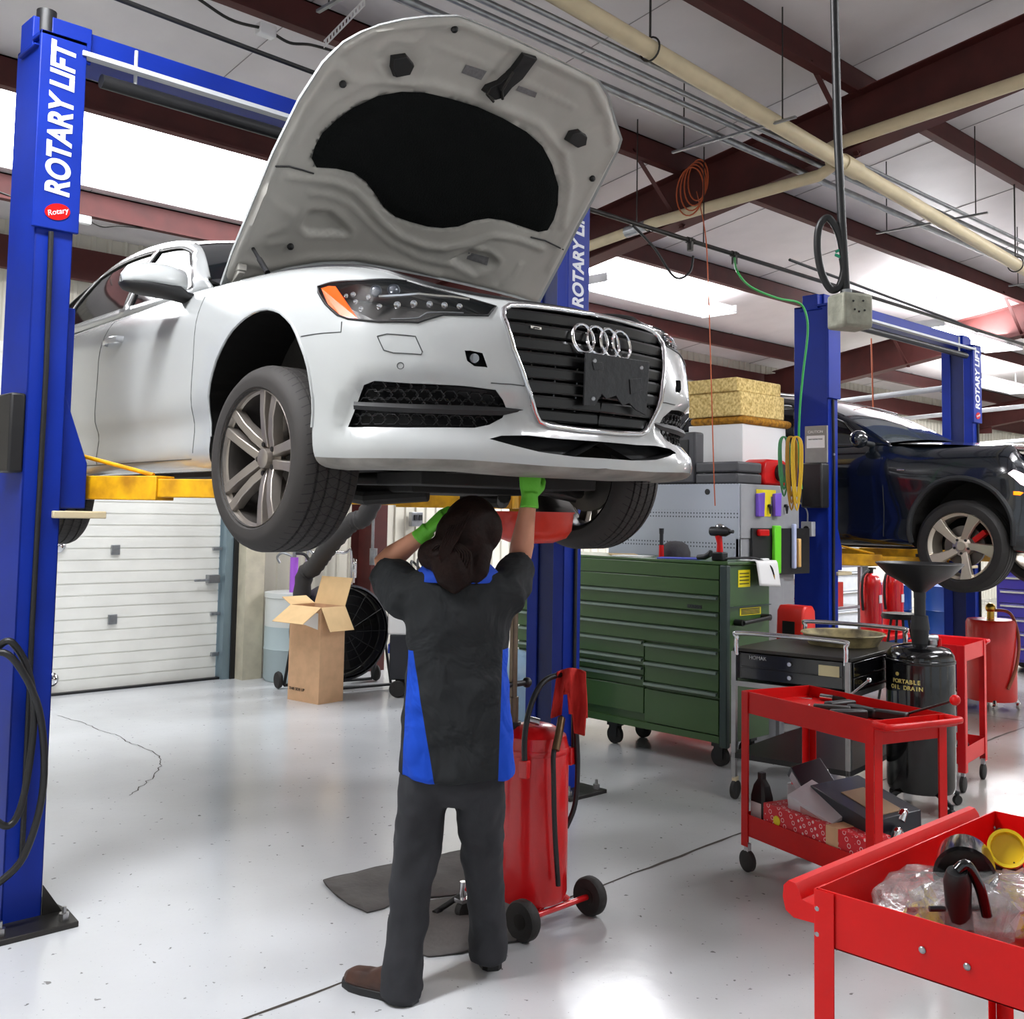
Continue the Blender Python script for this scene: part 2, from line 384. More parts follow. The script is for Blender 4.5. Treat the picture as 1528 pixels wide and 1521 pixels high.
def make_lift(name,label,xa,xb,y0,zc,arms,group=None,name_letters='all'):
    root=thing(name,label,'vehicle lift',((xa+xb)/2,y0,0),0,group); ox=(xa+xb)/2
    for x,s in ((xa-ox,1),(xb-ox,-1)):
        mb=post_mesh(s); mb.bm.transform(Matrix.Translation((x,0,0)))
        post=mb.build('lift_post',M_blue,root,bevel=.006)
        mb=MB(); 
        mb.bm.free(); mb=MB(); mb.bx(x+s*.03 if s>0 else x-.14,x+.14 if s>0 else x-.03,.03,.28,.0,3.55); mb.build('inner_channel',M_bluedk,post)
        mb=MB(); mb.bx(*sorted((x-s*.02,x+s*.17)),-.02,.0,2.78,3.6); mb.bx(*sorted((x-s*.02,x+s*.17)),-.02,.1,3.58,3.6); mb.build('top_cover',M_blue,post,bevel=.004)
        # lettering runs up the cover
        if not (name_letters=='far' and s>0):
         pass
        cx=x+s*.078
        if not (name_letters=='far' and s>0): text('ROTARY LIFT',.135,frame((cx,-.0215,3.24),(0,0,1),(-1,0,0)),mat('decal_white',rgb(225,228,235),.5),post,'lettering',bold=.0045,sx=.79,shear=.12)
        if name_letters=='far' and s>0: mb=MB(); mb.cyl((x+.05,-.02,2.3),(x+.05,-.03,2.3),.01); mb.build('bolt',M_steel,post)
        else: mb=MB(); mb.lathe([(.0,0),(1,0),(1,.003),(0,.003)],m=frame((cx,-.0205,2.855),(1,0,.25),(-.25,0,1))@Matrix.Diagonal((.052,.034,1,1)),n=24); mb.build('decal_badge',M_red,post)
        if not (name_letters=='far' and s>0): text('Rotary',.032,frame((cx,-.0245,2.855),(1,0,.35),(-.35,0,1)),mat('decal_white',(1,1,1)),post,'badge_lettering',shear=.2)
        mb=MB(); mb.prism([(x-s*.08,-.16),(x+s*.24,-.16),(x+s*.26,.0),(x+s*.2,.46),(x-s*.08,.46)],.0,.022)
        mb.prism([(0,0),(.08,0),(0,.12)],-.006,.006,frame((x+s*.155,.0,.02),(s,0,0),(0,0,1))) ; mb.prism([(0,0),(.08,0),(0,.12)],-.006,.006,frame((x+s*.155,.31,.02),(s,0,0),(0,0,1)))
        bp=mb.build('base_plate',M_dsteel,post,bevel=.003)
        for bx_ in (.2,-.04):
            for by in (-.11,.42): MB().lathe([(0,.0),(.02,.0),(.02,.03),(.009,.03),(.009,.055),(0,.055)],c=(x+s*bx_,by,.02),n=6).build('anchor_bolt',M_steel,post)
        # carriage rides on the open side
        mb=MB(); mb.bx(*sorted((x+s*.05,x+s*.20)),.05,.26,zc-.1,zc+.75)
        mb.loft([[V((x+s*.14,yy,zc+.40)),V((x+s*.16,yy,zc+.40)),V((x+s*.27,yy,zc+.10)),V((x+s*.27,yy,zc-.09)),V((x+s*.15,yy,zc-.09))] for yy in (.03,.28)])
        mb.build('carriage',M_blue,root,bevel=.006)
        mb=MB(); mb.bx(*sorted((x+s*.12,x+s*.34)),-.02,.33,zc-.13,zc-.10); mb.build('carriage_plate',M_pvc,root,bevel=.004)
        mb=MB(); mb.tube([(x+s*.06,-.012,2.77),(x+s*.065,-.016,2.2),(x+s*.06,-.012,1.2),(x+s*.062,-.016,.25)],.011); mb.build('hose',M_black,post)
    # overhead beam with padded shut-off bar
    a,b=xa-ox,xb-ox
    mb=MB(); mb.bx(a-.02,b+.02,.08,.22,3.56,3.69); mb.bx(a-.02,b+.02,.05,.25,3.555,3.565); mb.bx(a+.05,a+.22,.06,.24,3.54,3.7); mb.bx(b-.22,b-.05,.06,.24,3.54,3.7)
    beam=mb.build('overhead_beam',M_blue,root,bevel=.005)
    mb=MB(); mb.cyl((a+.25,.02,3.47),(b-.25,.02,3.47),.03); pb=mb.build('shutoff_bar',M_black,beam)
    mb=MB(); mb.bx(a+.15,b-.12,-.03,.02,3.54,3.56); mb.cyl((a+.4,.02,3.48),(a+.4,.02,3.65),.008); mb.cyl((b-.4,.02,3.48),(b-.4,.02,3.65),.008); mb.build('beam_channel',M_lgrey,beam)
    mb=MB(); mb.tube([(a-.6,-.02,3.86),(a+.8,0,3.83),(b-.5,.02,3.8),(b+.1,.05,3.78)],.012); mb.build('hydraulic_line',M_black,beam)
    for (side,dx,dy) in arms:
        x=(a+.26) if side=='A' else (b-.26)
        rect_arm(root,(x,.17+ (.1 if dy>.17 else -.1)),(dx-ox,dy-y0),zc)
    return root
lift1=make_lift('vehicle_lift','blue two-post lift with yellow arms holding up the white car',1.56,4.87,4.45,1.73,
   [('A',2.17,3.86),('A',2.32,5.86),('B',3.77,3.76),('B',3.9,5.77)],'two-post lifts')
L2X=(7.79,10.70)
lift2=make_lift('vehicle_lift','blue two-post lift with yellow arms holding up the dark sport utility vehicle',L2X[0],L2X[1],4.45,1.40,
   [('A',8.5,4.0),('A',8.5,5.9),('B',10.0,4.0),('B',10.0,5.9)],'two-post lifts','far'); lift2.scale=(1,1,.945)
# extras on the near post of each lift
def on_post(px,py,y): return aty(px,py,y)
o1=MB(); o1.bx(1.585,1.60,4.5,4.7,1.8,2.3); 
e=MB(); e.lathe([(0,0),(.04,0),(.04,.13),(0,.13)],c=(1.60-3.215,.1,3.6)); e.build('cylinder_cap',M_black,lift1)
e=MB(); e.bx(1.50-3.215,1.56-3.215,-.0,.16,1.78,2.1); e.build('release_box',M_black,lift1,bevel=.01)
# hose loops hanging on the post nearest the camera
o=thing('air_hose','black rubber hose looped and hanging against the blue post nearest the camera','hose',(1.5,4.4,0))
pts=[(-.02,0,1.1),(.02,-.03,1.12),(.09,-.03,1.0),(.12,-.03,.8),(.09,-.03,.5),(.03,-.03,.42),(-.06,-.02,.55),(-.09,-.02,.8),(-.05,-.01,1.05),(.02,-.05,1.06),(.13,-.05,.85),(.16,-.05,.55),(.1,-.05,.3),(.0,-.03,.2)]
MB().tube(spline(pts,6),.014).build('hose_loop',M_black,o)
# post 3 (near post of the far lift): hazard plate, power box, outlet
px=L2X[0]-.006; 
def onp(a,b): return atx(a,b,L2X[0]-.01)
o=thing('warning_plate','grey and white instruction plate on the blue post of the far lift','sign',(L2X[0],4.62,0))
p0,p1=onp(1203,637),onp(1234,690)
mb=MB(); mb.box((-.012,p0.y*.5+p1.y*.5-4.62,(p0.z+p1.z)/2),(.02,.2,.3)); mb.build('plate',mat('plate_grey',rgb(150,148,145),.6,noise=.2),o,bevel=.003)
mb=MB(); c_=(p0+p1)/2; mb.box((-.024,c_.y-4.62,c_.z+.02),(.004,.16,.1)); mb.build('label_paper',M_white,o)
text('CAUTION',.03,frame((-.028,c_.y-4.62,c_.z+.1),(0,-1,0),(0,0,1)),M_white,o)
text('SAFETY INSTRUCTIONS',.012,frame((-.028,c_.y-4.62,c_.z+.04),(0,-1,0),(0,0,1)),M_black,o)
c_=onp(1222,725)
o=thing('power_unit_box','black rectangular control box mounted under the instruction plate on the blue post','control box',(L2X[0],c_.y,c_.z))
mb=MB(); mb.box((-.07,0,0),(.12,.19,.36)); mb.build('cover',M_black,o,bevel=.015)
c_=onp(1208,773)+V((0,0,-.09))
o=thing('power_outlet','small grey outlet box with a cable on the blue post of the far lift','outlet',(L2X[0],c_.y,c_.z))
mb=MB(); mb.box((-.03,0,0),(.06,.1,.12)); mb.build('outlet_box',M_lgrey,o,bevel=.006); mb=MB(); mb.cyl((-.065,0,0),(-.05,0,0),.025); mb.build('socket',M_black,o)
mb=MB(); mb.tube(spline([(-.04,.0,.06),(-.06,.0,.16),(-.06,.12,.25),(-.03,.22,.28)],6),.006); mb.build('cable',M_lgrey,o)
# ================================================================== CAR BODY SURFACES
def pchip(xs,ys,x):
    xs=np.asarray(xs,float); ys=np.asarray(ys,float); h=np.diff(xs); d=np.diff(ys)/h; m=np.zeros(len(xs))
    m[0]=d[0]; m[-1]=d[-1]
    for i in range(1,len(xs)-1):
        if d[i-1]*d[i]>0:
            w1=2*h[i]+h[i-1]; w2=h[i]+2*h[i-1]; m[i]=(w1+w2)/(w1/d[i-1]+w2/d[i])
    i=int(np.clip(np.searchsorted(xs,x)-1,0,len(xs)-2)); t=(x-xs[i])/h[i]
    return (2*t**3-3*t*t+1)*ys[i]+(t**3-2*t*t+t)*h[i]*m[i]+(-2*t**3+3*t*t)*ys[i+1]+(t**3-t*t)*h[i]*m[i+1]
class Shell:
    "half body side: right side (y<0), from rear centre to front centre; u in metres along the plan, v row*.1"
    def __init__(s,keys,rows):
        # keys: (x,y); rows: per key list of (inset,z)
        s.P=[V((k[0],k[1])) for k in keys]
        seg=12; pts=spline([(p.x,p.y,0) for p in s.P],seg); L_=[0]
        for a,b in zip(pts[:-1],pts[1:]): L_.append(L_[-1]+(b-a).length)
        s.L=np.array(L_); s.px=np.array([p.x for p in pts]); s.py=np.array([p.y for p in pts]); s.len=L_[-1]
        s.ku=[L_[i*seg] for i in range(len(keys))]
        s.rows=rows; nr=len(rows[0]); s.nr=nr; s.vm=(nr-1)*.1
        # dense table of row values along u
        s.N=160; us=np.linspace(0,s.len,s.N+1); s.tab=np.zeros((s.N+1,nr,2))
        for r in range(nr):
            for c in range(2):
                ys=[rows[k][r][c] for k in range(len(keys))]
                for i,u in enumerate(us): s.tab[i,r,c]=pchip(s.ku,ys,u)
    def __call__(s,u,v):
        u=min(max(u,0),s.len); v=min(max(v,0),s.vm)
        x=np.interp(u,s.L,s.px); y=np.interp(u,s.L,s.py)
        e=.02; a=V((np.interp(u-e,s.L,s.px),np.interp(u-e,s.L,s.py))); b=V((np.interp(u+e,s.L,s.px),np.interp(u+e,s.L,s.py)))
        t=(b-a).normalized(); n=V((t.y,-t.x))
        q=u/s.len*s.N; i=min(int(q),s.N-1); f=q-i
        row=s.tab[i]*(1-f)+s.tab[i+1]*f
        k=v/.1; j=min(int(k),s.nr-2); g=k-j
        def cr(c):
            p0=row[max(j-1,0)][c]; p1=row[j][c]; p2=row[j+1][c]; p3=row[min(j+2,s.nr-1)][c]
            return .5*((2*p1)+(p2-p0)*g+(2*p0-5*p1+4*p2-p3)*g*g+(3*p1-p0-3*p2+p3)*g**3)
        ins=cr(0); z=cr(1)
        return V((x-n.x*ins, min(y-n.y*ins,0.) , z))
    def bvh(s,nu=240,nv=60):
        s.nu,s.nv=nu,nv; vs=[]; fs=[]
        for i in range(nu+1):
            for j in range(nv+1): vs.append(s(s.len*i/nu,s.vm*j/nv))
        for i in range(nu):
            for j in range(nv):
                a=i*(nv+1)+j; fs.append((a,a+nv+1,a+nv+2,a+1))
        s.vs=vs; s.tree=BVHTree.FromPolygons(vs,fs)
    def hit(s,o,d):
        loc,n,idx,dist=s.tree.ray_cast(o,d)
        if loc is None: return None
        i,j=divmod(idx,s.nv); best=None
        for a in range(7):
            for b in range(7):
                u=s.len*(i+a/6)/s.nu; v=s.vm*(j+b/6)/s.nv; dd=(s(u,v)-loc).length
                if best is None or dd<best[0]: best=(dd,u,v)
        return (best[1],best[2])
def inside(p,poly):
    x,y=p; c=False; n=len(poly)
    for i in range(n):
        x1,y1=poly[i]; x2,y2=poly[i-1]
        if (y1>y)!=(y2>y) and x<(x2-x1)*(y-y1)/(y2-y1)+x1: c=not c
    return c
def dist_poly(p,poly,closed=True):
    d=9.; n=len(poly); px,py=p
    for i in range(n if closed else n-1):
        ax,ay=poly[i]; bx,by=poly[(i+1)%n]; dx,dy=bx-ax,by-ay; l=dx*dx+dy*dy or 1e-9
        t=max(0,min(1,((px-ax)*dx+(py-ay)*dy)/l)); q=math.hypot(px-ax-t*dx,py-ay-t*dy)
        if q<d: d=q
    return d
def densify(poly,st=.03,closed=True):
    out=[]; n=len(poly)
    for i in range(n if closed else n-1):
        a,b=poly[i],poly[(i+1)%n]; L_=math.hypot(b[0]-a[0],b[1]-a[1]); k=max(1,int(L_/st))
        for j in range(k): out.append((a[0]+(b[0]-a[0])*j/k,a[1]+(b[1]-a[1])*j/k))
    if not closed: out.append(poly[-1])
    return out
def cdt_panel(fn,outer,holes,step=.03,disp=None,extra=()):
    """triangulate outer minus holes in parameter space, map with fn. returns verts, faces, uv, face-region (-1 body, i hole i)"""
    pts=[];edges=[]
    def add(poly,closed=True):
        b=len(pts); pts.extend(poly); n=len(poly)
        for i in range(n if closed else n-1): edges.append((b+i,b+(i+1)%n))
    od=densify(outer,step); add(od)
    hd=[densify(h,step*.6) for h in holes]
    for h in hd: add(h)
    for e in extra: add(densify(e,step*.6,False),False)
    xs=[p[0] for p in outer]; ys=[p[1] for p in outer]
    nx=int((max(xs)-min(xs))/step)+1; ny=int((max(ys)-min(ys))/step)+1
    for i in range(nx+1):
        for j in range(ny+1):
            p=(min(xs)+step*(i+(.5 if j%2 else 0)),min(ys)+step*j)
            if inside(p,od) and dist_poly(p,od)>step*.4 and all(dist_poly(p,h)>step*.3 for h in hd): pts.append(p)
    vo,eo,fo,_,_,_=geometry.delaunay_2d_cdt([V(p) for p in pts],edges,[],0,1e-6)
    faces=[];reg=[]
    for f in fo:
        c=(sum(vo[i][0] for i in f)/len(f),sum(vo[i][1] for i in f)/len(f))
        if not inside(c,od): continue
        r=-1
        for k,h in enumerate(hd):
            if inside(c,h): r=k; break
        faces.append(tuple(f)); reg.append(r)
    verts=[]
    for p in vo:
        q=fn(p[0],p[1]); 
        if disp: q=q+disp(p[0],p[1])
        verts.append(q)
    return verts,faces,reg,[tuple(p) for p in vo],hd
def mesh_from(verts,faces,name,m,parent,mirror=False,smooth=60,flip=False,weld=True,solid=0.):
    bm=bmesh.new(); used={}
    def g(i,s):
        k=(i,s)
        if k not in used: used[k]=bm.verts.new((verts[i][0],verts[i][1]*s,verts[i][2]))
        return used[k]
    for f in faces:
        bm.faces.new([g(i,1) for i in f])
        if mirror: bm.faces.new([g(i,-1) for i in f][::-1])
    if weld: bmesh.ops.remove_doubles(bm,verts=bm.verts,dist=.0006)
    bmesh.ops.recalc_face_normals(bm,faces=bm.faces)
    me=bpy.data.meshes.new(name); bm.to_mesh(me); bm.free()
    return finish(me,name,m,parent,smooth,solid=solid)
def tyre(parent,r=.343,w=.245,rim=.245,name='tire',steer=0.):
    "wheel built around local Y axis, outer face at -y"
    mb=MB(); h=w/2
    prof=[(rim,-h+.01),(rim+.012,-h-.004),(rim+.04,-h-.008),(r-.035,-h-.004),(r-.012,-h+.018),(r-.002,-h+.04)]
    for g in (-.07,-.025,.025,.07): prof+= [(r,g-.006),(r-.008,g-.004),(r-.008,g+.004),(r,g+.006)]
    prof+=[(r-.002,h-.04),(r-.012,h-.018),(r-.035,h+.004),(rim+.04,h+.008),(rim+.012,h+.004),(rim,h-.01)]
    mb.lathe(prof,ax='Y',n=72,caps=False)
    return mb
# ================================================================== WHITE CAR
CY=R(3.4); CO=V((2.956,3.437,1.653)); CROT=math.atan2(-math.cos(CY),-math.sin(CY))
CM=Matrix.Translation(CO)@Matrix.Rotation(CROT,4,'Z'); CMi=CM.inverted()
def car_ray(px,py): o=CMi@CAM; d=(CMi.to_3x3()@ray(px,py)).normalized(); return o,d
def car_pl(px,py,axis,val):
    o,d=car_ray(px,py); return o+d*((val-o[axis])/d[axis])
M_pw=mat('car_white',rgb(176,179,179),.25,coat=.8)
M_dirty=mat('car_white_underlip',rgb(150,146,138),.5,noise=.45,nscale=9)
M_bp=mat('bumper_black',rgb(28,28,30),.55,noise=.2)
M_under=mat('undertray',rgb(44,42,40),.8,noise=.35,bump=.3,bscale=20)
M_gap=mat('panel_gap',rgb(70,72,72),.8)
M_clear=mat('headlamp_lens',rgb(60,64,68),.12,alpha=.13,spec=.15)
keys=[(-4.0,0),(-3.93,-.55),(-3.6,-.83),(-2.9,-.915),(-2.2,-.932),(-1.5,-.937),(-.8,-.935),(-.4,-.93),(0,-.925),(.35,-.90),(.55,-.83),(.68,-.72),(.77,-.58),(.83,-.42),(.865,-.22),(.88,0)]
def rw(*a): return list(a)
R_door=rw((.14,.15),(.05,.155),(.012,.21),(.02,.33),(-.004,.42),(.0,.60),(.006,.76),(.04,.865),(.085,.915),(.12,.93))
R_rear=rw((.14,.22),(.04,.22),(.0,.30),(.01,.42),(.0,.55),(.0,.68),(.01,.8),(.05,.9),(.1,.95),(.2,.97))
rows=[R_rear,R_rear,R_rear,rw((.14,.17),(.05,.17),(.012,.22),(.01,.35),(-.008,.46),(-.006,.62),(.01,.78),(.045,.875),(.09,.925),(.13,.945)),
 R_door,R_door,rw((.14,.15),(.05,.155),(.012,.21),(.018,.33),(-.004,.42),(.0,.60),(.008,.76),(.045,.86),(.09,.92),(.16,.95)),
 rw((.14,.15),(.05,.155),(.012,.21),(.014,.33),(-.006,.44),(-.004,.60),(.012,.75),(.05,.85),(.10,.915),(.19,.945)),
 rw((.14,.15),(.05,.16),(.01,.21),(.01,.33),(-.008,.46),(-.008,.60),(.016,.74),(.06,.835),(.11,.895),(.20,.925)),
 rw((.16,.14),(.05,.15),(.01,.20),(.005,.33),(-.004,.45),(-.002,.58),(.022,.69),(.07,.79),(.12,.845),(.21,.88)),
 rw((.16,.14),(.04,.15),(.0,.19),(.005,.31),(.0,.43),(.005,.56),(.03,.67),(.075,.76),(.125,.81),(.21,.845)),
 rw((.16,.14),(.035,.15),(-.01,.19),(.008,.31),(.0,.43),(.01,.56),(.03,.66),(.07,.735),(.115,.78),(.2,.81)),
 rw((.16,.14),(.03,.15),(-.018,.19),(.01,.31),(.0,.43),(.01,.55),(.03,.645),(.06,.715),(.10,.755),(.18,.78)),
 rw((.18,.135),(.03,.145),(-.022,.185),(.015,.31),(.0,.42),(.01,.54),(.025,.635),(.05,.70),(.09,.742),(.17,.765)),
 rw((.18,.13),(.03,.14),(-.024,.18),(.02,.31),(.0,.42),(.008,.54),(.02,.63),(.04,.695),(.08,.74),(.16,.76)),
 rw((.18,.13),(.03,.14),(-.024,.18),(.02,.31),(.0,.42),(.008,.54),(.02,.63),(.04,.695),(.08,.74),(.16,.76))]
S=Shell(keys,rows); S.bvh()
audi=thing('car','white four-door car raised on the lift with its hood open','car',CO,CROT)
def tpx(pts):
    out=[]
    for p in pts:
        h=S.hit(*car_ray(*p))
        if h: out.append(h)
        else: print('MISS',p)
    return out
def tside(pts): return [h for h in (S.hit(V((x,-3,z)),V((0,1,0))) for x,z in pts) if h]
def tfront(pts):
    out=[]
    for y,z in pts:
        h=S.hit(V((3,min(y,-.0005),z)),V((-1,0,0)))
        if y>-.002 and h: h=(S.len,h[1])
        if h: out.append(h)
    return out
def c4(*pts): return [(440+x/2.3875,380+y/2.3875) for x,y in pts]
arch=[(-.385,.0)]+[(-.012+.383*math.cos(a),.352+.378*math.sin(a)) for a in [PI-PI*i/22*1.0 for i in range(23)]]
def archpoly(cx,r0,r1,cz):
    body=[(cx+r0*math.cos(PI*1.06-(PI*1.12)*i/26),cz+r1*math.sin(PI*1.06-(PI*1.12)*i/26)) for i in range(27)]
    uv=tside(body); return [(uv[0][0]-.02,-.02)]+uv+[(uv[-1][0]+.02,-.02)]
H_arch=archpoly(-.005,.378,.385,.352); H_arch2=archpoly(-2.91,.37,.375,.35)
H_head=tpx(c4((80,115),(130,100),(240,92),(400,95),(560,112),(650,125),(728,155),(715,185),(690,218),(600,215),(530,215),(440,243),(300,240),(190,230),(150,215),(110,175),(85,135)))
H_fog=tpx(c4((185,612),(205,560),(245,462),(280,449),(400,454),(600,467),(715,482),(742,515),(752,545),(738,580),(690,603),(640,615),(400,615)))
H_tow=tpx(c4((605,343),(628,341),(670,352),(687,402),(640,397),(615,378)))
gr=[(0,.735),(-.15,.733),(-.30,.728),(-.365,.72),(-.395,.703),(-.405,.675),(-.385,.56),(-.34,.44),(-.295,.35),(-.27,.32),(-.235,.308),(-.1,.302),(0,.300)]
H_gr=tfront(gr); H_gr=H_gr+[(S.len+.02,H_gr[-1][1]),(S.len+.02,H_gr[0][1])]
lo=[(0,.262),(-.2,.262),(-.33,.268),(-.43,.262),(-.475,.246),(-.40,.228),(-.3,.212),(-.15,.2),(0,.196)]
H_lo=tfront(lo); H_lo=H_lo+[(S.len+.02,H_lo[-1][1]),(S.len+.02,H_lo[0][1])]
def clampu(poly): return [(min(p[0],S.len),max(p[1],0)) for p in poly]
outer=[(0,0)]+[(S.len*i/60,0) for i in range(1,60)]+[(S.len,0),(S.len,S.vm),(0,S.vm)]
frame_poly=tpx(c4((130,655),(150,560),(190,480),(240,432),(420,430),(600,448),(720,472),(815,500),(835,550),(800,600),(700,652),(400,655)))
def disp(u,v):
    d=V((0,0,0))
    if inside((u,v),frame_poly):
        k=min(1,dist_poly((u,v),frame_poly)/.022); k=k*k*(3-2*k)
        p=S(u,v); n=V((.75,-.65,0)).normalized(); d-=n*.022*k
    return d
holes=[clampu(H_arch),clampu(H_arch2),H_head,H_fog,H_tow,clampu(H_gr),clampu(H_lo)]
vv,ff,rg,uv,hd=cdt_panel(S,outer,holes,.035,disp)
vv=[V((p.x,0,p.z)) if (abs(uv[i][0]-S.len)<.002 or abs(uv[i][0])<.002) else p for i,p in enumerate(vv)]
body_f=[f for f,r in zip(ff,rg) if r==-1]
lipv=.17
white=[f for f in body_f if not (sum(uv[i][1] for i in f)/len(f)<lipv and sum(uv[i][0] for i in f)/len(f)>S.ku[9])]
lip=[f for f in body_f if (sum(uv[i][1] for i in f)/len(f)<lipv and sum(uv[i][0] for i in f)/len(f)>S.ku[9])]
mesh_from(vv,white,'body_shell',M_pw,audi,mirror=True,smooth=50)
mesh_from(vv,lip,'bumper_underlip',M_dirty,audi,mirror=True,smooth=60)
def reveal(poly,depth,name,m,mirror=True,dirn=None,back=True,parent=None,bm_=None,shrink=1.):
    "walls going inward from a hole outline plus optional back face"
    parent=parent or audi; bm=bmesh.new()
    pts=[S(*p)+disp(*p) for p in densify(poly,.03) if p[0]<=S.len+1e-6]
    n=dirn or V((-.8,.6,0)); c=sum(pts,V())/len(pts)
    inner=[c+(p-c)*shrink+n*depth for p in pts]
    for s in ((1,-1) if mirror else (1,)):
        a=[bm.verts.new((p.x,p.y*s,p.z)) for p in pts]; b=[bm.verts.new((p.x,p.y*s,p.z)) for p in inner]
        k=len(a); opened=(abs(pts[0].y)<1e-3 and abs(pts[-1].y)<1e-3)
        for i in range(k-1 if opened else k): bm.faces.new([a[i],a[(i+1)%k],b[(i+1)%k],b[i]])
        if back: bm.faces.new(b)
    bmesh.ops.recalc_face_normals(bm,faces=bm.faces)
    me=bpy.data.meshes.new(name); bm.to_mesh(me); bm.free(); return finish(me,name,m,parent,0)
# wheel wells, inner liner
for wx,pl in ((0,H_arch),(-2.91,H_arch2)):
    for s in (-1,1):
        mb=MB(); n=26
        rs=[]
        ring0=[S(*q_) for q_ in pl[1:-1]]; n=len(ring0)-1; rs.append([V((p.x,(p.y+.006)*-s,p.z)) for p in ring0]); rs.append([V((p.x,(p.y+.05)*-s,p.z+.004)) for p in ring0])
        for yy,rr in ((-.6,.39),(-.45,.30)):
            rs.append([V((wx-.005+rr*math.cos(PI*1.06-PI*1.12*i/n),yy*-s,.352+(rr+.005)*math.sin(PI*1.06-PI*1.12*i/n))) for i in range(n+1)])
        mb.loft(rs,caps=False,closed=False); 
        mb.face([mb._v(p) for p in rs[-1]])
        mb.build('wheel_liner',mat('liner_felt',rgb(26,25,24),.95,spec=.1),audi,0)
# lip flange round arches
for s in (-1,1):
    pts=[S(*p) for p in densify(clampu(H_arch)[1:-1],.03,False)]
    mb=MB(); mb.tube([V((p.x,p.y*-s+ (.0)*s,p.z)) for p in pts],.006,n=6); mb.build('arch_flange',M_pw,audi)
# ---- grille
ring=[S(*p) for p in densify(clampu(H_gr)[:-2],.03,False)]
full=[V((p.x+.006,p.y,p.z)) for p in ring]+[V((p.x+.006,-p.y,p.z)) for p in reversed(ring[1:-1])]
MB().tube(full,.011,n=10,closed=True,flat=(1,.8)).build('grille_surround',M_chrome,audi)
gparts=reveal(clampu(H_gr)[:-2],.06,'grille',M_blackg,dirn=V((-1,0,0)))
gy=[p.y for p in ring]; gz=[p.z for p in ring]
def gw(z):
    best=.2
    for a,b in zip(ring[:-1],ring[1:]):
        if (a.z-z)*(b.z-z)<=0 and abs(a.z-b.z)>1e-6: best=max(best,abs(a.y+(b.y-a.y)*(z-a.z)/(b.z-a.z)))
    return best
def nosex(y,z):
    h=S.tree.ray_cast(V((3,-abs(y)-.0005,z)),V((-1,0,0)))[0]; return h.x if h else .8
for z in (.69,.64,.59,.54,.49,.44,.39,.345):
    W_=gw(z)-.004; mb=MB(); rs=[]
    for i in range(15):
        y=-W_+2*W_*i/14; x=nosex(y,min(max(z,.32),.7))-.004
        if abs(y)<.38: pass
        rs.append([V((x-.004,y,z-.021)),V((x,y,z-.016)),V((x+.001,y,z+.012)),V((x-.004,y,z+.02)),V((x-.03,y,z+.021)),V((x-.03,y,z-.021))])
    mb.loft(rs); mb.build('grille_bar',mat('grille_black',rgb(9,9,10),.3),gparts,30)
for y in (-.3,-.2,-.1,.1,.2,.3):
    W0=.33; mb=MB(); mb.tube([(nosex(y,z)-.02,y,z) for z in (.33 if abs(y)<.28 else .40,.5,.6,.70)],.005,n=6); mb.build('grille_rib',M_blackg,gparts)
# rings
for i in range(4):
    y=-.089+.066*i; z=.628; x=nosex(y,z)+.012
    a=frame((x,y,z),(nosex(y+.01,z)-nosex(y-.01,z),.02,0),(-.16,0,1))
    mb=MB(); mb.M=a@Matrix.Scale(1,4); mb.tube([(.053*math.cos(2*PI*k/40)*.92,.053*math.sin(2*PI*k/40),0) for k in range(40)],.006,n=8,closed=True)
    mb.build('emblem_ring',M_chrome,gparts)
# small badge on the grille
mb=MB(); mb.box((nosex(-.3,.655)+.004,-.285,.647),(.006,.05,.009)); mb.build('badge',M_chrome,gparts)
text('quattro',.009,frame((nosex(-.3,.655)+.0085,-.285,.647),(0,1,0),(0,0,1)),M_black,gparts,'badge_lettering')
# torn plate bracket
pl=[(-.135,.10),(.135,.10),(.137,-.085),(.09,-.07),(.06,-.05),(.03,-.06),(.0,-.03),(-.04,-.045),(-.06,-.03),(-.085,-.07),(-.13,-.075)]
mb=MB(); mb.M=frame((nosex(0,.5)+.018,.05,.465),(0,1,0),(.08,0,1))@Matrix.Diagonal((1.22,1.08,1,1)); mb.prism(pl,0,.008)
mb.prism([(-.11,.07),(-.07,.075),(-.06,.05),(-.1,.045)],.008,.011); mb.prism([(.05,.03),(.1,.04),(.11,-.0),(.06,-.02)],.008,.012)
mb.build('plate_bracket',mat('bracket_black',rgb(38,38,40),.3,noise=.3,nscale=30,bump=.5,bscale=25),gparts,bevel=.001)
for yy,zz in ((-.10,.075),(.10,.075),(-.095,-.05)):
    mb=MB(); mb.M=frame((nosex(0,.5)+.027,.05,.465),(0,1,0),(.08,0,1))@Matrix.Diagonal((1.22,1.08,1,1)); mb.lathe([(0,0),(.008,0),(.006,.003),(0,.003)],c=(yy,zz,0),n=12); mb.build('bracket_screw',M_steel,gparts)
# ---- lower slot
reveal(clampu(H_lo)[:-2],.07,'lower_intake',M_bp,dirn=V((-1,0,.1)))
lr=[S(*p) for p in densify(clampu(H_lo)[:-2],.03,False)]
mb=MB(); half=[V((p.x+.002,p.y,p.z)) for p in lr if p.z<.25]; 
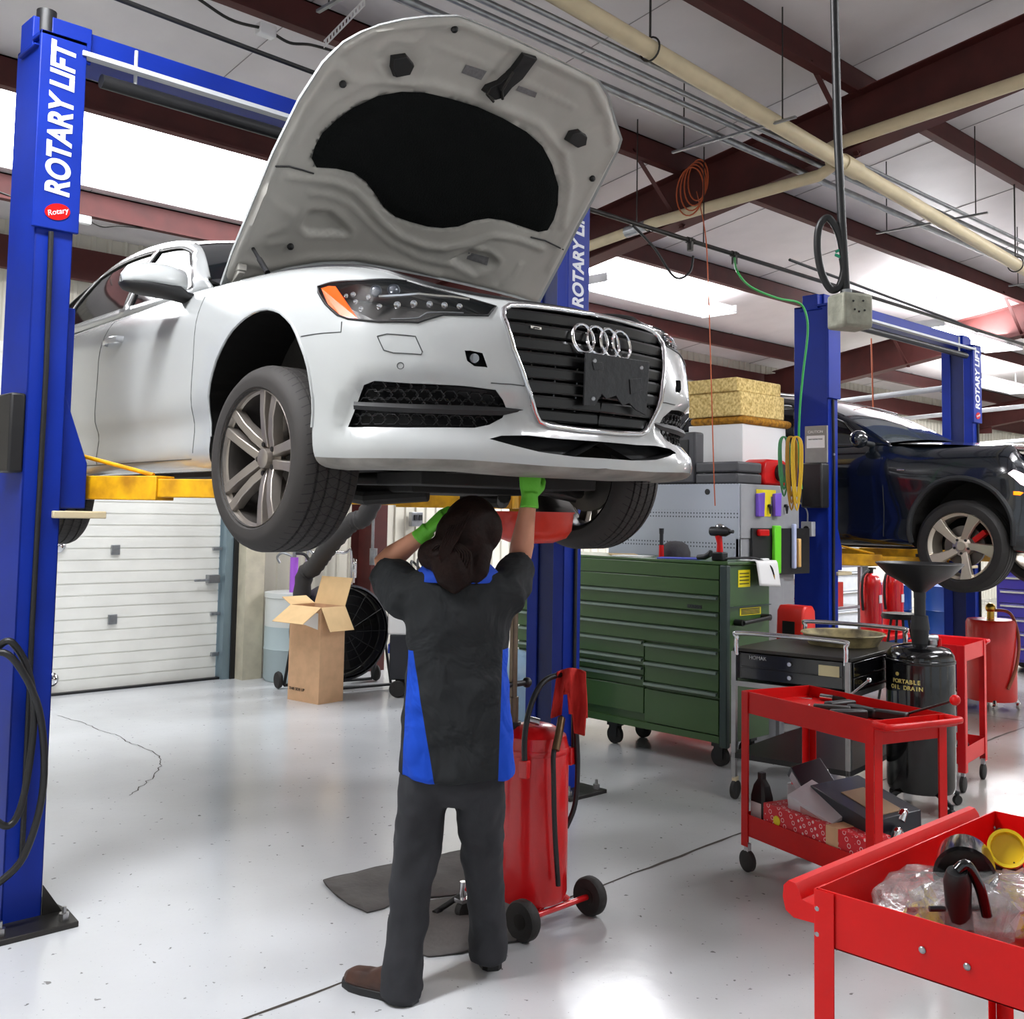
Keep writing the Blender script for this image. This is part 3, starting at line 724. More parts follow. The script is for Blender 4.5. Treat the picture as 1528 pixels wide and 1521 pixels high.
# ---- fog grilles with honeycomb
for s in (-1,1):
    pts=[S(*p)+disp(*p) for p in densify(H_fog,.03)]; c=sum(pts,V())/len(pts); n=V((-.75,.65,0)).normalized()
    def mir(p): return V((p.x,p.y*(-s),p.z)) if s>0 else V(p)
    MS=Matrix.Diagonal((1,-1,1,1)) if s>0 else Matrix.Identity(4)
    bm=bmesh.new(); a=[bm.verts.new(MS@p) for p in pts]; b=[bm.verts.new(MS@(p+n*.05)) for p in pts]; k=len(a)
    for i in range(k): bm.faces.new([a[i],a[(i+1)%k],b[(i+1)%k],b[i]])
    bm.faces.new(b); bmesh.ops.recalc_face_normals(bm,faces=bm.faces); me=bpy.data.meshes.new('fog_grille'); bm.to_mesh(me); bm.free(); fg=finish(me,'fog_grille',M_bp,audi,0)
    # honeycomb on the surface just inside the outline
    ux0,ux1=min(p[0] for p in H_fog),max(p[0] for p in H_fog); vy0,vy1=min(p[1] for p in H_fog),max(p[1] for p in H_fog)
    mb=MB(); mb.M=MS; hx=.044; hy=.020
    j=0; v=vy0
    while v<vy1:
        u=ux0+(hx*.5 if j%2 else 0)
        while u<ux1:
            hexp=[(u+.6*hx*math.cos(PI/3*q),v+.62*hy*1.35*math.sin(PI/3*q)) for q in range(6)]
            if inside((u,v),H_fog) and dist_poly((u,v),H_fog)>.006:
                mb.tube([S(*q)+disp(*q)+n*.014 for q in hexp],.0028,n=4,closed=True)
            u+=hx*1.0
        v+=hy*1.15; j+=1
    mb.build('honeycomb',M_black,fg,0)
    # horizontal blade across the grille, running out to a point
    bl=tpx(c4((205,535),(400,545),(600,552),(740,556),(812,552)))
    mb=MB(); mb.M=MS; rs=[]
    for i,p in enumerate(bl):
        q=S(*p)+disp(*p)-n*.004; hgt=(.013,.015,.016,.014,.002)[i]; dp=(.03,.03,.03,.03,.004)[i]
        rs.append([q+V((0,0,hgt)),q-n*.008,q-V((0,0,hgt)),q+n*dp])
    mb.loft(rs); mb.build('blade',M_bp,fg,20)
    # tow hole with bent hook
    ptw=[S(*p) for p in densify(H_tow,.03)]; c=sum(ptw,V())/len(ptw)
    mb=MB(); mb.M=MS; mb.loft([ptw,[c+(p-c)*.9+n*.05 for p in ptw]],caps=False); mb.face([mb._v(c+(p-c)*.9+n*.05) for p in ptw]); th=mb.build('tow_hole',M_black,audi,0)
    if s<0:
        MB().cyl(c+n*.04,c+n*.002,.016,n=16).tube([c+n*.01+V((0,.014*math.cos(a),.014*math.sin(a))) for a in [2*PI*i/12 for i in range(12)]],.004,closed=True,n=6).build('tow_eye',M_galv,th)
    # ---- headlamp : housing, amber, led pods, reflector strip, clear lens
    hp=[S(*p) for p in densify(H_head,.03)]; c=sum(hp,V())/len(hp)
    mb=MB(); mb.M=MS; mb.loft([hp,[c+(p-c)*.97+n*.045 for p in hp]],caps=False); mb.face([mb._v(c+(p-c)*.97+n*.045) for p in hp]); 
    hl=mb.build('headlight',mat('lamp_housing',rgb(66,64,62),.3,coat=.3),audi,0)
    mb=MB(); mb.M=MS; mb.tube([p-n*.001 for p in hp],.004,closed=True,n=6); mb.build('headlight_gasket',M_black,hl)
    def onS(cx,cy,dn): h=tpx(c4((cx,cy)))[0]; return S(*h)+n*dn
    am=[onS(x,y,.006) for x,y in ((93,118),(118,110),(143,112),(180,165),(222,226),(190,226),(158,214),(118,176))]
    am2=[p+n*.02 for p in am]
    mb=MB(); mb.M=MS; mb.loft([am,am2]); mb.build('turn_signal',mat('amber_lens',rgb(255,92,4),.25,coat=.5,emit=rgb(255,80,0),estr=.25),hl,0)
    k=0
    for (x,y,r_) in ((205,140,.009),(215,165,.008),(235,190,.008),(300,183,.009),(362,177,.012),(420,174,.012),(478,175,.011),(533,178,.011),(586,183,.010),(180,145,.007),(260,150,.008)):
        p=onS(x,y,.012); mb=MB(); mb.M=MS@Matrix.Translation(p)@V((1,-.55,.0)).to_track_quat('Z','Y').to_matrix().to_4x4()
        mb.lathe([(r_,-.012),(r_,.004),(r_*.75,.003),(r_*.6,-.002),(0,-.003)],n=16); mb.build('led_pod',M_chrome,hl)
    for (x,y,r_) in ((285,125,.02),(350,122,.022)):
        p=onS(x,y,.02); mb=MB(); mb.M=MS@Matrix.Translation(p)@V((1,-.45,.0)).to_track_quat('Z','Y').to_matrix().to_4x4()
        mb.lathe([(r_,-.02),(r_,.002),(r_*.8,-.002),(r_*.5,.004),(0,.008)],n=20); mb.build('projector_lens',mat('projector_glass',rgb(120,125,135),.05,.6,coat=.5),hl)
    mb=MB(); mb.M=MS; st=[onS(x,y,.004) for x,y in ((300,150),(380,145),(440,140),(500,146),(560,150),(620,160))]
    mb.tube(st,.008,n=6,flat=(.8,1.2)); mb.build('chrome_strip',M_chrome,hl)
    mb=MB(); mb.M=MS; st=[onS(x,y,.010) for x,y in ((340,228),(400,228),(440,225),(470,205),(520,204),(600,206))]
    mb.tube(st,.0055,n=6,flat=(.5,1.6)); mb.build('lower_trim_strip',M_grey,hl)
    # clear cover
    fh=[f for f,r in zip(ff,rg) if r==2]
    bm=bmesh.new(); us={}
    for f in fh:
        bm.faces.new([us.setdefault(i,bm.verts.new(MS@vv[i])) if i not in us else us[i] for i in f])
    for bv in list(bm.verts):
        if not bv.link_faces: bm.verts.remove(bv)
    me=bpy.data.meshes.new('headlight_cover'); bm.to_mesh(me); bm.free(); finish(me,'headlight_cover',M_clear,hl,60)
# panel gaps and small covers drawn as thin dark tubes along the body
def seam(pts,r=.0022,name='panel_gap',side=1,m=None,out=.0):
    d=densify(pts,.03,False)
    for s in (1,-1):
        mb=MB(); mb.tube([V((p.x,p.y*s,p.z)) for p in (S(*q)+disp(*q) for q in d)],r,n=5); mb.build(name,m or M_gap,audi,0)
seam(tside([(-1.62,.2),(-1.62,.35),(-1.62,.5),(-1.62,.7),(-1.60,.85),(-1.59,.9)]))
seam(tside([(-2.62,.62),(-2.6,.75),(-2.6,.85),(-2.58,.9)]))
seam(tside([(-.53,.22),(-.53,.4),(-.53,.6),(-.55,.8),(-.57,.87)]))
seam(tside([(-2.5,.205),(-1.6,.195),(-.55,.195)]))
seam(tpx([(450,502),(480,498),(508,496),(510,480)]))
seam(tpx(c4((295,290),(330,284),(430,292),(455,345),(448,357),(350,352),(318,340),(295,290))))
seam(tpx(c4((700,457),(770,463),(833,472))))
for q in (c4((378,395)),):
    h=tpx(q)[0]; p=S(*h); n=V((-.75,.65,0)).normalized()
    for s in (1,-1):
        mb=MB(); mb.M=Matrix.Diagonal((1,s,1,1)); mb.tube([p+V((-n.y,n.x,0))*-.011*math.cos(a)+V((0,0,.011*math.sin(a))) for a in [2*PI*i/16 for i in range(16)]],.0015,n=5,closed=True); mb.build('parking_sensor',M_gap,audi)
# door handles
for hx in (-1.42,-2.45):
    for s in (1,-1):
        h=tside([(hx,.775)])[0]; p=S(*h); mb=MB(); mb.M=Matrix.Diagonal((1,s,1,1))
        mb.tube([p+V((-.105,.004,-.003)),p+V((-.09,-.022,0)),p+V((0,-.034,.002)),p+V((.075,-.022,0)),p+V((.09,.004,-.002))],.012,n=10,flat=(1.3,.7)); 
        mb.build('door_handle',M_pw,audi)
# ---- greenhouse
belt=[(-.62,-.78,.955),(-1.0,-.815,.94),(-1.6,-.83,.93),(-2.3,-.83,.935),(-2.9,-.81,.955),(-3.3,-.76,.985)]
rail=[(-1.42,-.565,1.30),(-1.52,-.575,1.335),(-1.9,-.585,1.375),(-2.4,-.58,1.375),(-2.95,-.56,1.30),(-3.28,-.60,1.10)]
belt=[(-.72,-.775,.945),(-1.0,-.815,.93),(-1.6,-.83,.925),(-2.3,-.83,.93),(-2.9,-.81,.95),(-3.4,-.76,.98)]
rail=[(-.80,-.755,1.0),(-1.18,-.64,1.24),(-1.7,-.60,1.345),(-2.3,-.59,1.36),(-2.9,-.60,1.26),(-3.35,-.66,1.06)]
bs=spline(belt,8); rs_=spline(rail,8)
def Gs(u,v):
    u=min(max(u,0),1); q=u*(len(bs)-1); i=min(int(q),len(bs)-2); f=q-i
    a=bs[i].lerp(bs[i+1],f); b=rs_[i].lerp(rs_[i+1],f); p=a.lerp(b,v); k=v*(1-v)*4
    return p+V((0,-.02*k,.012*k))
Gf=lambda u,v:Gs(u/2.6,v/.45)
win1=[(.34,.05),(1.02,.05),(1.02,.385),(.9,.39),(.7,.39)]; win1=[(.30,.045),(.99,.045),(.99,.39),(.70,.395),(.50,.37),(.38,.27)]
win2=[(1.06,.045),(1.75,.045),(1.78,.2),(1.72,.385),(1.4,.395),(1.06,.39)]; win3=[(1.82,.05),(2.2,.06),(1.98,.33),(1.80,.38)]
gv,gf_,gr_,guv,ghd=cdt_panel(Gf,[(0,0),(2.6,0),(2.6,.45),(0,.45)],[win1,win2,win3],.06)
mesh_from(gv,[f for f,r in zip(gf_,gr_) if r==-1],'pillars',M_pw,audi,mirror=True,smooth=40,solid=.02)
for k in range(3):
    for s in (1,-1):
        vs_=[V((p.x,p.y*s,p.z)) for p in gv]
        mesh_from(vs_,[f for f,r in zip(gf_,gr_) if r==k],'side_window',M_glass,audi,smooth=40)
        mb=MB(); mb.tube([V((p.x,p.y*s,p.z)) for p in (Gf(*q)+V((0,-.006,0)) for q in ghd[k])],.005,n=6,closed=True); mb.build('window_trim',M_dsteel,audi)
def roof(u,v):
    q=u*(len(rs_)-1); i=min(int(q),len(rs_)-2); f=q-i; a=rs_[i].lerp(rs_[i+1],f); y=-a.y*(2*v-1); c=1-(2*v-1)**2
    return V((a.x+.10*c*(1-u)-.1*c*u,y,a.z+.075*c))
mb=MB(); mb.sheet(lambda u,v: roof(.36+u*.34,v),16,16); mb.build('roof_panel',M_pw,audi)
mb=MB(); mb.sheet(lambda u,v: roof(u*.36,v),10,16); mb.build('windshield',M_glass,audi)
mb=MB(); mb.sheet(lambda u,v: roof(.7+u*.3,v),10,16); mb.build('rear_window',M_glass,audi)
mb=MB(); mb.sheet(lambda u,v: V((-.80+.13*(1-(2*v-1)**2)+u*.22,(-.755*(1-u)-.70*u)*(1-2*v)*-1,1.0+.07*(1-(2*v-1)**2)-.09*u)),4,14); mb.build('cowl',M_bp,audi)
mb=MB(); mb.sheet(lambda u,v: V((-3.35-.55*u,(.66+.1*u*(1-u))*(2*v-1),1.06-.10*u+.03*(1-(2*v-1)**2))),6,10); mb.build('trunk_lid',M_pw,audi)
# ---- mirror
for s in (-1,1):
    mp=car_pl(236,420,1,-1.0); MX,MZ=mp.x,mp.z-.012
    mb=MB(); mb.M=Matrix.Diagonal((1,-s,1,1)) if s>0 else Matrix.Identity(4)
    def ring_(y,rx,rz,cz,fl=0): return [V((MX+rx*math.cos(a)+ (.02 if math.cos(a)<0 else 0),y,MZ+cz+rz*math.sin(a)*(1 if math.sin(a)>0 else .35))) for a in [2*PI*i/20 for i in range(20)]]
    mb.loft([ring_(-.885,.03,.05,.0),ring_(-.90,.075,.075,.0),ring_(-.97,.09,.088,.0),ring_(-1.06,.09,.085,-.002),ring_(-1.13,.075,.065,-.004),ring_(-1.16,.03,.025,-.006)])
    mi=mb.build('side_mirror',M_pw,audi,60)
    mb=MB(); mb.M=Matrix.Diagonal((1,-s,1,1)) if s>0 else Matrix.Identity(4)
    def r2(y,rx,rz,cz): return [V((MX+rx*math.cos(a),y,MZ+cz+rz*math.sin(a))) for a in [2*PI*i/16 for i in range(16)]]
    mb.loft([r2(-.80,.04,.022,-.045),r2(-.88,.05,.025,-.04),r2(-.93,.086,.032,-.025),r2(-1.06,.09,.032,-.022),r2(-1.13,.07,.026,-.018),r2(-1.157,.03,.012,-.014)])
    mb.build('mirror_base',M_bp,mi,60)
# ---- underside
mb=MB(); prof=[(.84,-.0),(.82,.35),(.70,.66),(.45,.80)]
mb.prism([(.83,0),(.82,.25),(.77,.48),(.66,.68),(.50,.80),(.42,.80),(.40,.52),(-.45,.50),(-.46,.72),(-2.45,.74),(-2.5,.5),(-3.3,.5),(-3.8,.6),(-3.85,0),(-3.85,-.0),(-3.8,-.6),(-3.3,-.5),(-2.5,-.5),(-2.45,-.74),(-.46,-.72),(-.45,-.5),(.40,-.52),(.42,-.80),(.50,-.80),(.66,-.68),(.77,-.48),(.82,-.25)],.155,.185)
mb.build('undertray',M_under,audi,0,bevel=.006)
mb=MB()
for k in range(9): mb.box((.30+.05*k,0.05*math.sin(k),.15),(.02,.9-.06*k,.012))
mb.box((-.1,0,.12),(.5,.62,.09)); mb.box((-.9,.0,.12),(1.2,.7,.07)); mb.box((.25,0,.125),(.3,.9,.05)); mb.tube([(-.35,-.33,.07),(-.1,-.36,.05),(.1,-.2,.07)],.03); mb.tube([(-.35,.33,.07),(-.1,.36,.05),(.1,.2,.07)],.03); mb.build('undertray_ribs',M_under,audi,0,bevel=.006)
for s in (-1,1):
    mb=MB(); mb.tube([(.12,s*.30,.13),(.05,s*.55,.12),(.0,s*.74,.10)],[.03,.022,.028]); mb.build('control_arm',M_dsteel,audi)
    mb=MB(); mb.tube([(-.32,s*.30,.14),(-.15,s*.55,.12),(-.02,s*.74,.08)],[.03,.022,.028]); mb.build('control_arm',M_dsteel,audi)
    mb=MB(); mb.tube([(-.16,s*.32,.2),(-.14,s*.72,.16)],.014); mb.build('tie_rod',M_dsteel,audi)
    mb=MB(); mb.tube([(0,s*.40,.24),(0,s*.74,.19)],.022); mb.build('drive_axle',M_dsteel,audi)
    mb=MB(); mb.tube([(-.03,s*.6,.15),(-.04,s*.56,.7)],[.04,.05]); mb.build('strut',M_black,audi)
for q_ in ([(-2.4,.7),(-.45,.7),(-.45,.8),(-2.4,.8)],[(-2.4,-.8),(-.45,-.8),(-.45,-.7),(-2.4,-.7)]): MB().prism(q_,.13,.2).build('rocker_underside',M_under,audi,0)
mb=MB(); mb.box((-.05,0,.55),(1.1,1.3,.5)); mb.box((-.3,0,.78),(1.,1.35,.06)); mb.build('engine_block',M_under,audi,0,bevel=.05)
# ---- wheels
M_alloy=mat('alloy_bronze_grey',rgb(168,160,152),.32,.7,noise=.15)
M_rotor=mat('brake_rotor',rgb(120,115,110),.4,.9,noise=.3)
def tread_mat():
    m=bpy.data.materials.new('tyre_tread'); m.use_nodes=True; nt=m.node_tree; b=nt.nodes['Principled BSDF']; N=nt.nodes.new; L=nt.links.new
    b.inputs['Base Color'].default_value=(*rgb(46,43,42),1); b.inputs['Roughness'].default_value=.75
    tc=N('ShaderNodeTexCoord'); sp=N('ShaderNodeSeparateXYZ'); L(tc.outputs['Object'],sp.inputs[0])
    def M(op,a,b_=None):
        n=N('ShaderNodeMath'); n.operation=op
        for i,x in enumerate((a,b_)):
            if x is None: continue
            if isinstance(x,(int,float)): n.inputs[i].default_value=x
            else: L(x,n.inputs[i])
        return n.outputs[0]
    ang=M('ARCTAN2',sp.outputs['Z'],sp.outputs['X']); ay=M('ABSOLUTE',sp.outputs['Y'])
    ph=M('ADD',M('MULTIPLY',ang,9.5),M('MULTIPLY',ay,9.)); fr=M('FRACT',ph); g=M('LESS_THAN',fr,.10)
    ph2=M('ADD',M('MULTIPLY',ang,9.5),M('MULTIPLY',ay,-24.)); g2=M('LESS_THAN',M('FRACT',ph2),.07)
    r=M('SQRT',M('ADD',M('POWER',sp.outputs['X'],2.),M('POWER',sp.outputs['Z'],2.)))
    out=M('GREATER_THAN',r,.332); h=M('MULTIPLY',M('MAXIMUM',g,M('MULTIPLY',g2,M('LESS_THAN',ay,.08))),out)
    mx=N('ShaderNodeMix'); mx.data_type='RGBA'; L(h,mx.inputs[0]); mx.inputs[6].default_value=(*rgb(50,47,45),1); mx.inputs[7].default_value=(*rgb(16,15,15),1); L(mx.outputs[2],b.inputs['Base Color'])
    bp=N('ShaderNodeBump'); bp.invert=True; bp.inputs['Strength'].default_value=.8; bp.inputs['Distance'].default_value=.006; L(h,bp.inputs['Height']); L(bp.outputs['Normal'],b.inputs['Normal'])
    return m
M_tread=tread_mat()
def audi_wheel():
    t=MB(); 
    mb=tyre(None,.345,.25,.250); bpy_o=mb.build('wheel',M_tread,None,35)
    r=MB(); r.lathe([(.252,-.125),(.256,-.118),(.250,-.10),(.240,-.095)],ax='Y',n=64,caps=False); rim=r.build('rim',M_alloy,bpy_o); MB().lathe([(.240,-.095),(.235,-.08),(.228,.05),(.24,.11),(.25,.12)],ax='Y',n=64,caps=False).build('rim_barrel',mat('barrel_dark',rgb(62,58,55),.5,.5),rim)
    for k in range(5):
        a=2*PI*k/5+.3
        for off in (-1,1):
            mb=MB(); mb.M=Matrix.Rotation(a,4,'Y'); rs=[]
            for (rr,wd,gap,y,d) in ((.04,.022,.024,-.070,.05),(.10,.0215,.0265,-.092,.045),(.17,.020,.033,-.108,.04),(.25,.024,.043,-.116,.035)):
                cx=off*gap; rs.append([V((cx-wd,y+d,rr)),V((cx-wd*.8,y,rr)),V((cx+wd*.8,y,rr)),V((cx+wd,y+d,rr))])
            mb.loft(rs); mb.build('spoke',M_alloy,rim,30,bevel=.003)
    mb=MB(); mb.lathe([(0,-.092),(.030,-.092),(.036,-.088),(.038,-.06),(.075,-.055),(.078,0.0),(0,.0)],ax='Y',n=32); mb.build('hub',M_alloy,rim)
    for k in range(5):
        a=2*PI*k/5+.3+PI/5; MB().cyl((.056*math.sin(a),-.078,.056*math.cos(a)),(.056*math.sin(a),-.05,.056*math.cos(a)),.010,n=6).build('wheel_bolt',M_dsteel,rim)
    mb=MB(); mb.lathe([(.06,-.02),(.17,-.02),(.17,.01),(.06,.01)],ax='Y',n=48); mb.build('brake_disc',M_rotor,rim)
    mb=MB(); mb.loft([[V((rr*math.sin(a),y,rr*math.cos(a))) for rr,y in ((.10,-.05),(.185,-.05),(.185,.05),(.10,.05))] for a in [-.5+.1*i for i in range(11)]]); 
    mb.bm.transform(Matrix.Rotation(R(100),4,'Y')); mb.build('brake_caliper',M_dsteel,rim)
    return bpy_o
w0=audi_wheel()
def wheel_copy(w,parent,x,y,z,rz,first=False,spin=0.):
    if first: o=w
    else:
        o=w.copy(); COL.objects.link(o)
        for ch in list(w.children):
            c=ch.copy(); COL.objects.link(c); c.parent=o
            for g in list(ch.children):
                d=g.copy(); COL.objects.link(d); d.parent=c
    o.parent=parent; o.location=(x,y,z); o.rotation_euler=(0,0,rz); return o
def flatten_rim(o):
    "thing > part > sub-part: spokes, hub and brake hang from the wheel itself"
    for ch in list(o.children):
        for g in list(ch.children): g.parent=o
flatten_rim(w0)
def wheel_copy(w,parent,x,y,z,rz,first=False):
    o=w if first else w.copy()
    if not first:
        COL.objects.link(o)
        for ch in list(w.children): c=ch.copy(); COL.objects.link(c); c.parent=o
    o.parent=parent; o.location=(x,y,z); o.rotation_euler=(0,0,rz); return o
zc=.185
wheel_copy(w0,audi,0,-.80,zc,R(3),True); wheel_copy(w0,audi,0,.80,zc,PI+R(3)); wheel_copy(w0,audi,-2.76,-.76,zc-.06,0); wheel_copy(w0,audi,-2.76,.76,zc-.06,PI)
# ---- hood : inner panel traced on the raised hood plane
HA=R(48); HO=V((-.65,0,.98)); HD=V((math.cos(HA),0,math.sin(HA))); HN=V((-math.sin(HA),0,math.cos(HA)))  # HN points up/back (outer skin side)
def hp2(px,py):
    o,d=car_ray(px,py); t=((HO-o).dot(HN))/d.dot(HN); q=o+d*t-HO; return (q.dot(HD),q.y)
def c2(*pts): return [(320+x/2.247,y/2.247) for x,y in pts]
def H2(*pts): return [hp2(*p) for p in c2(*pts)]
hout=H2((25,965),(60,860),(130,690),(200,520),(290,340),(370,220),(440,150),(500,115),(560,90),(640,70),(720,58),(820,53),(860,66),(1000,128),(1150,198),(1288,266),(1322,320),(1345,400),(1366,465),(1356,500),(1320,570),(1270,670),(1220,760),(1160,880),(1085,1020),(1000,1000),(870,975),(740,950),(600,925),(480,905),(380,905),(260,920),(140,950))
hins=H2((333,540),(345,500),(370,455),(420,410),(480,370),(560,335),(640,322),(720,327),(800,345),(900,375),(980,410),(1060,455),(1110,500),(1140,560),(1158,630),(1155,690),(1140,740),(1120,775),(1090,782),(1040,768),(980,750),(930,745),(880,755),(830,775),(780,782),(730,778),(670,762),(620,745),(580,710),(550,665),(520,625),(480,595),(420,580),(350,572))
def bulge(s,t): return HN*(.05*(1-(t/.85)**2)-.10*max(0,s-1.0)**2*4)
ridges=[(H2((250,600),(330,612),(410,625),(480,655),(530,705),(575,765),(640,815),(720,845),(790,850),(870,832),(940,802),(1020,808),(1100,835)),.018,.016),
 (H2((330,660),(400,672),(470,705),(520,760),(590,825),(700,885),(800,905),(850,885),(905,845)),.012,.010),
 (H2((170,640),(215,700),(270,730)),.02,.010),(H2((100,880),(180,905),(330,880),(500,880),(640,905),(760,940)),.022,.012),
 (H2((420,230),(470,280),(600,290),(740,300),(900,345),(1010,390),(1100,430),(1180,520),(1195,620),(1170,760)),.022,.014),
 (H2((300,480),(330,420),(400,350),(500,300)),.02,.010),
 (H2((560,180),(600,140),(680,150),(700,120)),.02,.012),(H2((560,235),(590,280),(680,290),(720,230)),.018,.012),
 (H2((900,335),(960,250),(1010,180)),.02,-.01),(H2((950,375),(1010,290),(1060,230)),.02,-.01),
 (H2((750,165),(900,220),(1060,290),(1210,365)),.008,.008),
 (H2((1180,520),(1240,440),(1290,400)),.02,.010),(H2((440,170),(540,110),(680,85),(830,80),(1000,150),(1260,275),(1320,400),(1330,480)),.02,.012),
 (H2((60,900),(140,720),(220,540),(310,370),(400,240)),.016,.014),(H2((1340,500),(1240,680),(1120,900)),.016,.014),
 (H2((190,790),(250,770),(270,740)),.012,.008),(H2((185,830),(250,820)),.012,.008),(H2((975,960),(1010,930),(1030,890)),.012,.008)]
pockets=[(H2((325,720),(400,725),(440,758),(470,795),(465,805),(320,800),(300,770)),.02),(H2((870,850),(935,862),(962,888),(950,905),(885,935),(800,890)),.02)]
def emb(s,t):
    h=0
    for pl_,w_,a_ in ridges:
        d=dist_poly((s,t),pl_,False); 
        if d<3*w_: h+=a_*math.exp(-(d/w_)**2*1.4)
    for pl_,dp in pockets:
        d=dist_poly((s,t),pl_)
        if inside((s,t),pl_): h-=dp*min(1,d/.012)
        elif d<.03: h+=.006*math.exp(-((d-.012)/.009)**2)
    # depressed well for the insulation
    if inside((s,t),hins): h-=.012
    e=dist_poly((s,t),hout)
    if e<.02: h-=.02*(1-e/.02)
    return h
def Hin(s,t): return HO+HD*s+V((0,t,0))+bulge(s,t)-HN*emb(s,t)
def Hout(s,t): return HO+HD*s+V((0,t,0))+bulge(s,t)+HN*(.028*min(1,dist_poly((s,t),hout)/.03)+.004)
M_hood=mat('car_white_inner',rgb(184,181,174),.42,coat=.2,noise=.12,nscale=5)
hv,hf,hr,huv,hhd=cdt_panel(Hin,hout,[hins],.017)
hood=mesh_from(hv,[f for f,r in zip(hf,hr)],'hood',M_hood,audi,smooth=70)
ov,of_,_,_,_=cdt_panel(Hout,hout,[],.05)
mesh_from(ov,of_,'hood_skin',M_pw,hood,smooth=60)
mb=MB(); od=densify(hout,.017); mb.loft([[Hin(*p) for p in od],[Hout(*p) for p in od]],caps=False); mb.build('hood_rim',M_pw,hood,60)
# insulation mat
iv,if_,_,iuv,_=cdt_panel(lambda s,t:HO+HD*s+V((0,t,0))+bulge(s,t)-HN*(.002+.014*min(1,dist_poly((s,t),hins)/.05)+.002*math.sin(s*30)*math.sin(t*25)),hins,[],.022)
mesh_from(iv,if_,'insulation_mat',mat('insulation_felt',rgb(16,18,18),.95,spec=.15,bump=.5,bscale=120),hood,smooth=70)
def Hp(cx,cy,up=0.): s,t=hp2(*c2((cx,cy))[0]); return Hin(s,t)-HN*up
def blob(pts,h,name,m):
    mb=MB(); a=[Hp(*p) for p in pts]; c=sum(a,V())/len(a); mb.loft([a,[c+(p-c)*.85-HN*h for p in a]]); return mb.build(name,m,hood,30,bevel=.002)
blob(((600,195),(650,188),(680,225),(665,260),(610,268),(598,235)),.03,'grommet',M_black)
blob(((1195,445),(1225,437),(1250,455),(1245,485),(1215,497),(1180,475)),.03,'grommet',M_black)
for q in ((805,98),(437,290),(1265,597),(262,838)):
    MB().sph(Hp(*q,.006),.016,10).build('rubber_stop',M_black,hood)
mb=MB(); mb.loft([[Hp(*p,.0) for p in ((1030,175),(1075,185),(1040,270),(1010,300),(985,345),(950,350),(912,320),(925,300),(960,280),(1000,235))],[Hp(*p,.03) for p in ((1030,178),(1070,188),(1036,268),(1005,300),(980,335),(950,340),(920,318),(930,302),(964,282),(1003,238))]]); mb.build('hood_latch',M_black,hood,30,bevel=.002)
mb=MB(); mb.tube([Hp(940,345,.03),Hp(915,318,.05),Hp(930,300,.035)],.006); mb.tube([Hp(1000,240,.03),Hp(960,300,.05),Hp(970,335,.04)],.007); mb.build('latch_hook',M_dsteel,hood)
for pl_ in (((855,228),(925,250),(908,282),(843,258)),((1032,298),(1092,320),(1086,338),(1025,315)),((868,865),(935,880),(928,907),(862,888))):
    mb=MB(); mb.face([mb._v(Hp(*p,.003)) for p in pl_]); mb.build('sticker',mat('sticker_grey',rgb(120,118,120),.5,noise=.3,nscale=60),hood,0,solid=.001)
mb=MB(); mb.tube([Hp(*p,.004) for p in ((205,558),(255,565),(300,578),(340,592))],.004,n=6); mb.build('washer_hose',M_black,hood)
mb=MB(); mb.tube([Hp(*p,.004) for p in ((1065,800),(1110,808),(1165,832))],.004,n=6); mb.build('washer_hose',M_black,hood)
# gas strut + hinge near the windshield
a=Hp(132,838,.01); b=CMi@ (CM@V((0,0,0))); b=car_pl(320+178/2.247,915/2.247,1,-.70)
mb=MB(); mb.cyl(a,b,.008); mb.cyl(a.lerp(b,.45),b,.012); mb.build('gas_strut',M_black,audi)
mb=MB(); mb.box((-.68,-.70,.99),(.16,.03,.05),ry=-.5); mb.box((-.62,-.70,1.03),(.05,.04,.03)); mb.build('hood_hinge',M_hood,audi,bevel=.004)
mb=MB(); mb.box((-.68,.70,.99),(.16,.03,.05),ry=-.5); mb.box((-.62,.70,1.03),(.05,.04,.03)); mb.build('hood_hinge',M_hood,audi,bevel=.004)
# engine bay walls and seal
mb=MB(); mb.tube([S(S.ku[7]+ (S.len-S.ku[7])*i/20,S.vm)+V((-.01,.02,-.0)) for i in range(21)],.014,n=8); mb.tube([(lambda p:V((p.x,-p.y,p.z)))(S(S.ku[7]+ (S.len-S.ku[7])*i/20,S.vm)+V((-.01,.02,-.0))) for i in range(21)],.014,n=8); mb.build('hood_seal',M_black,audi)
# ================================================================== PIPES, CORDS, CONDUITS OVERHEAD
def pp(px,py,y): return aty(px,py,y)
# cream pipe along x, with hangers
def beam_bottom(y): return roofz(y)-.235-.41
PY=3.85
e0=aty(850,3,PY); e1=aty(1528,402,PY); sl_=(e1.z-e0.z)/(e1.x-e0.x)
def pz(x): return e0.z+(x-e0.x)*sl_
PZ=pz(7.09)
o=thing('cream_pipe','long cream plastic pipe hung below the purlins with a tee into a cross pipe','pipe',(7.09,PY,PZ)); oc=V((7.09,PY,PZ))
mb=MB(); mb.cyl((-9,0,-9*sl_),(20,0,20*sl_),.055,n=20); mb.build('long_run',M_pvc,o)
q=lambda px,py:atx(px,py,7.045)-oc
mb=MB(); e=q(1528,120); f_=q(1262,210); mb.tube([e+(e-f_)*1.5,e,f_,q(1238,222)],.046,n=16); mb.tube([q(1238,228),q(1240,250),q(1222,262),q(974,333),q(905,358),q(905,358)+(q(905,358)-q(974,333))*2],.045,n=16); mb.build('cross_run',M_pvc,o)
mb=MB(); mb.cyl((-.14,0,-.14*sl_),(.08,0,.08*sl_),.066,n=20); mb.build('tee_fitting',M_pvc,o)
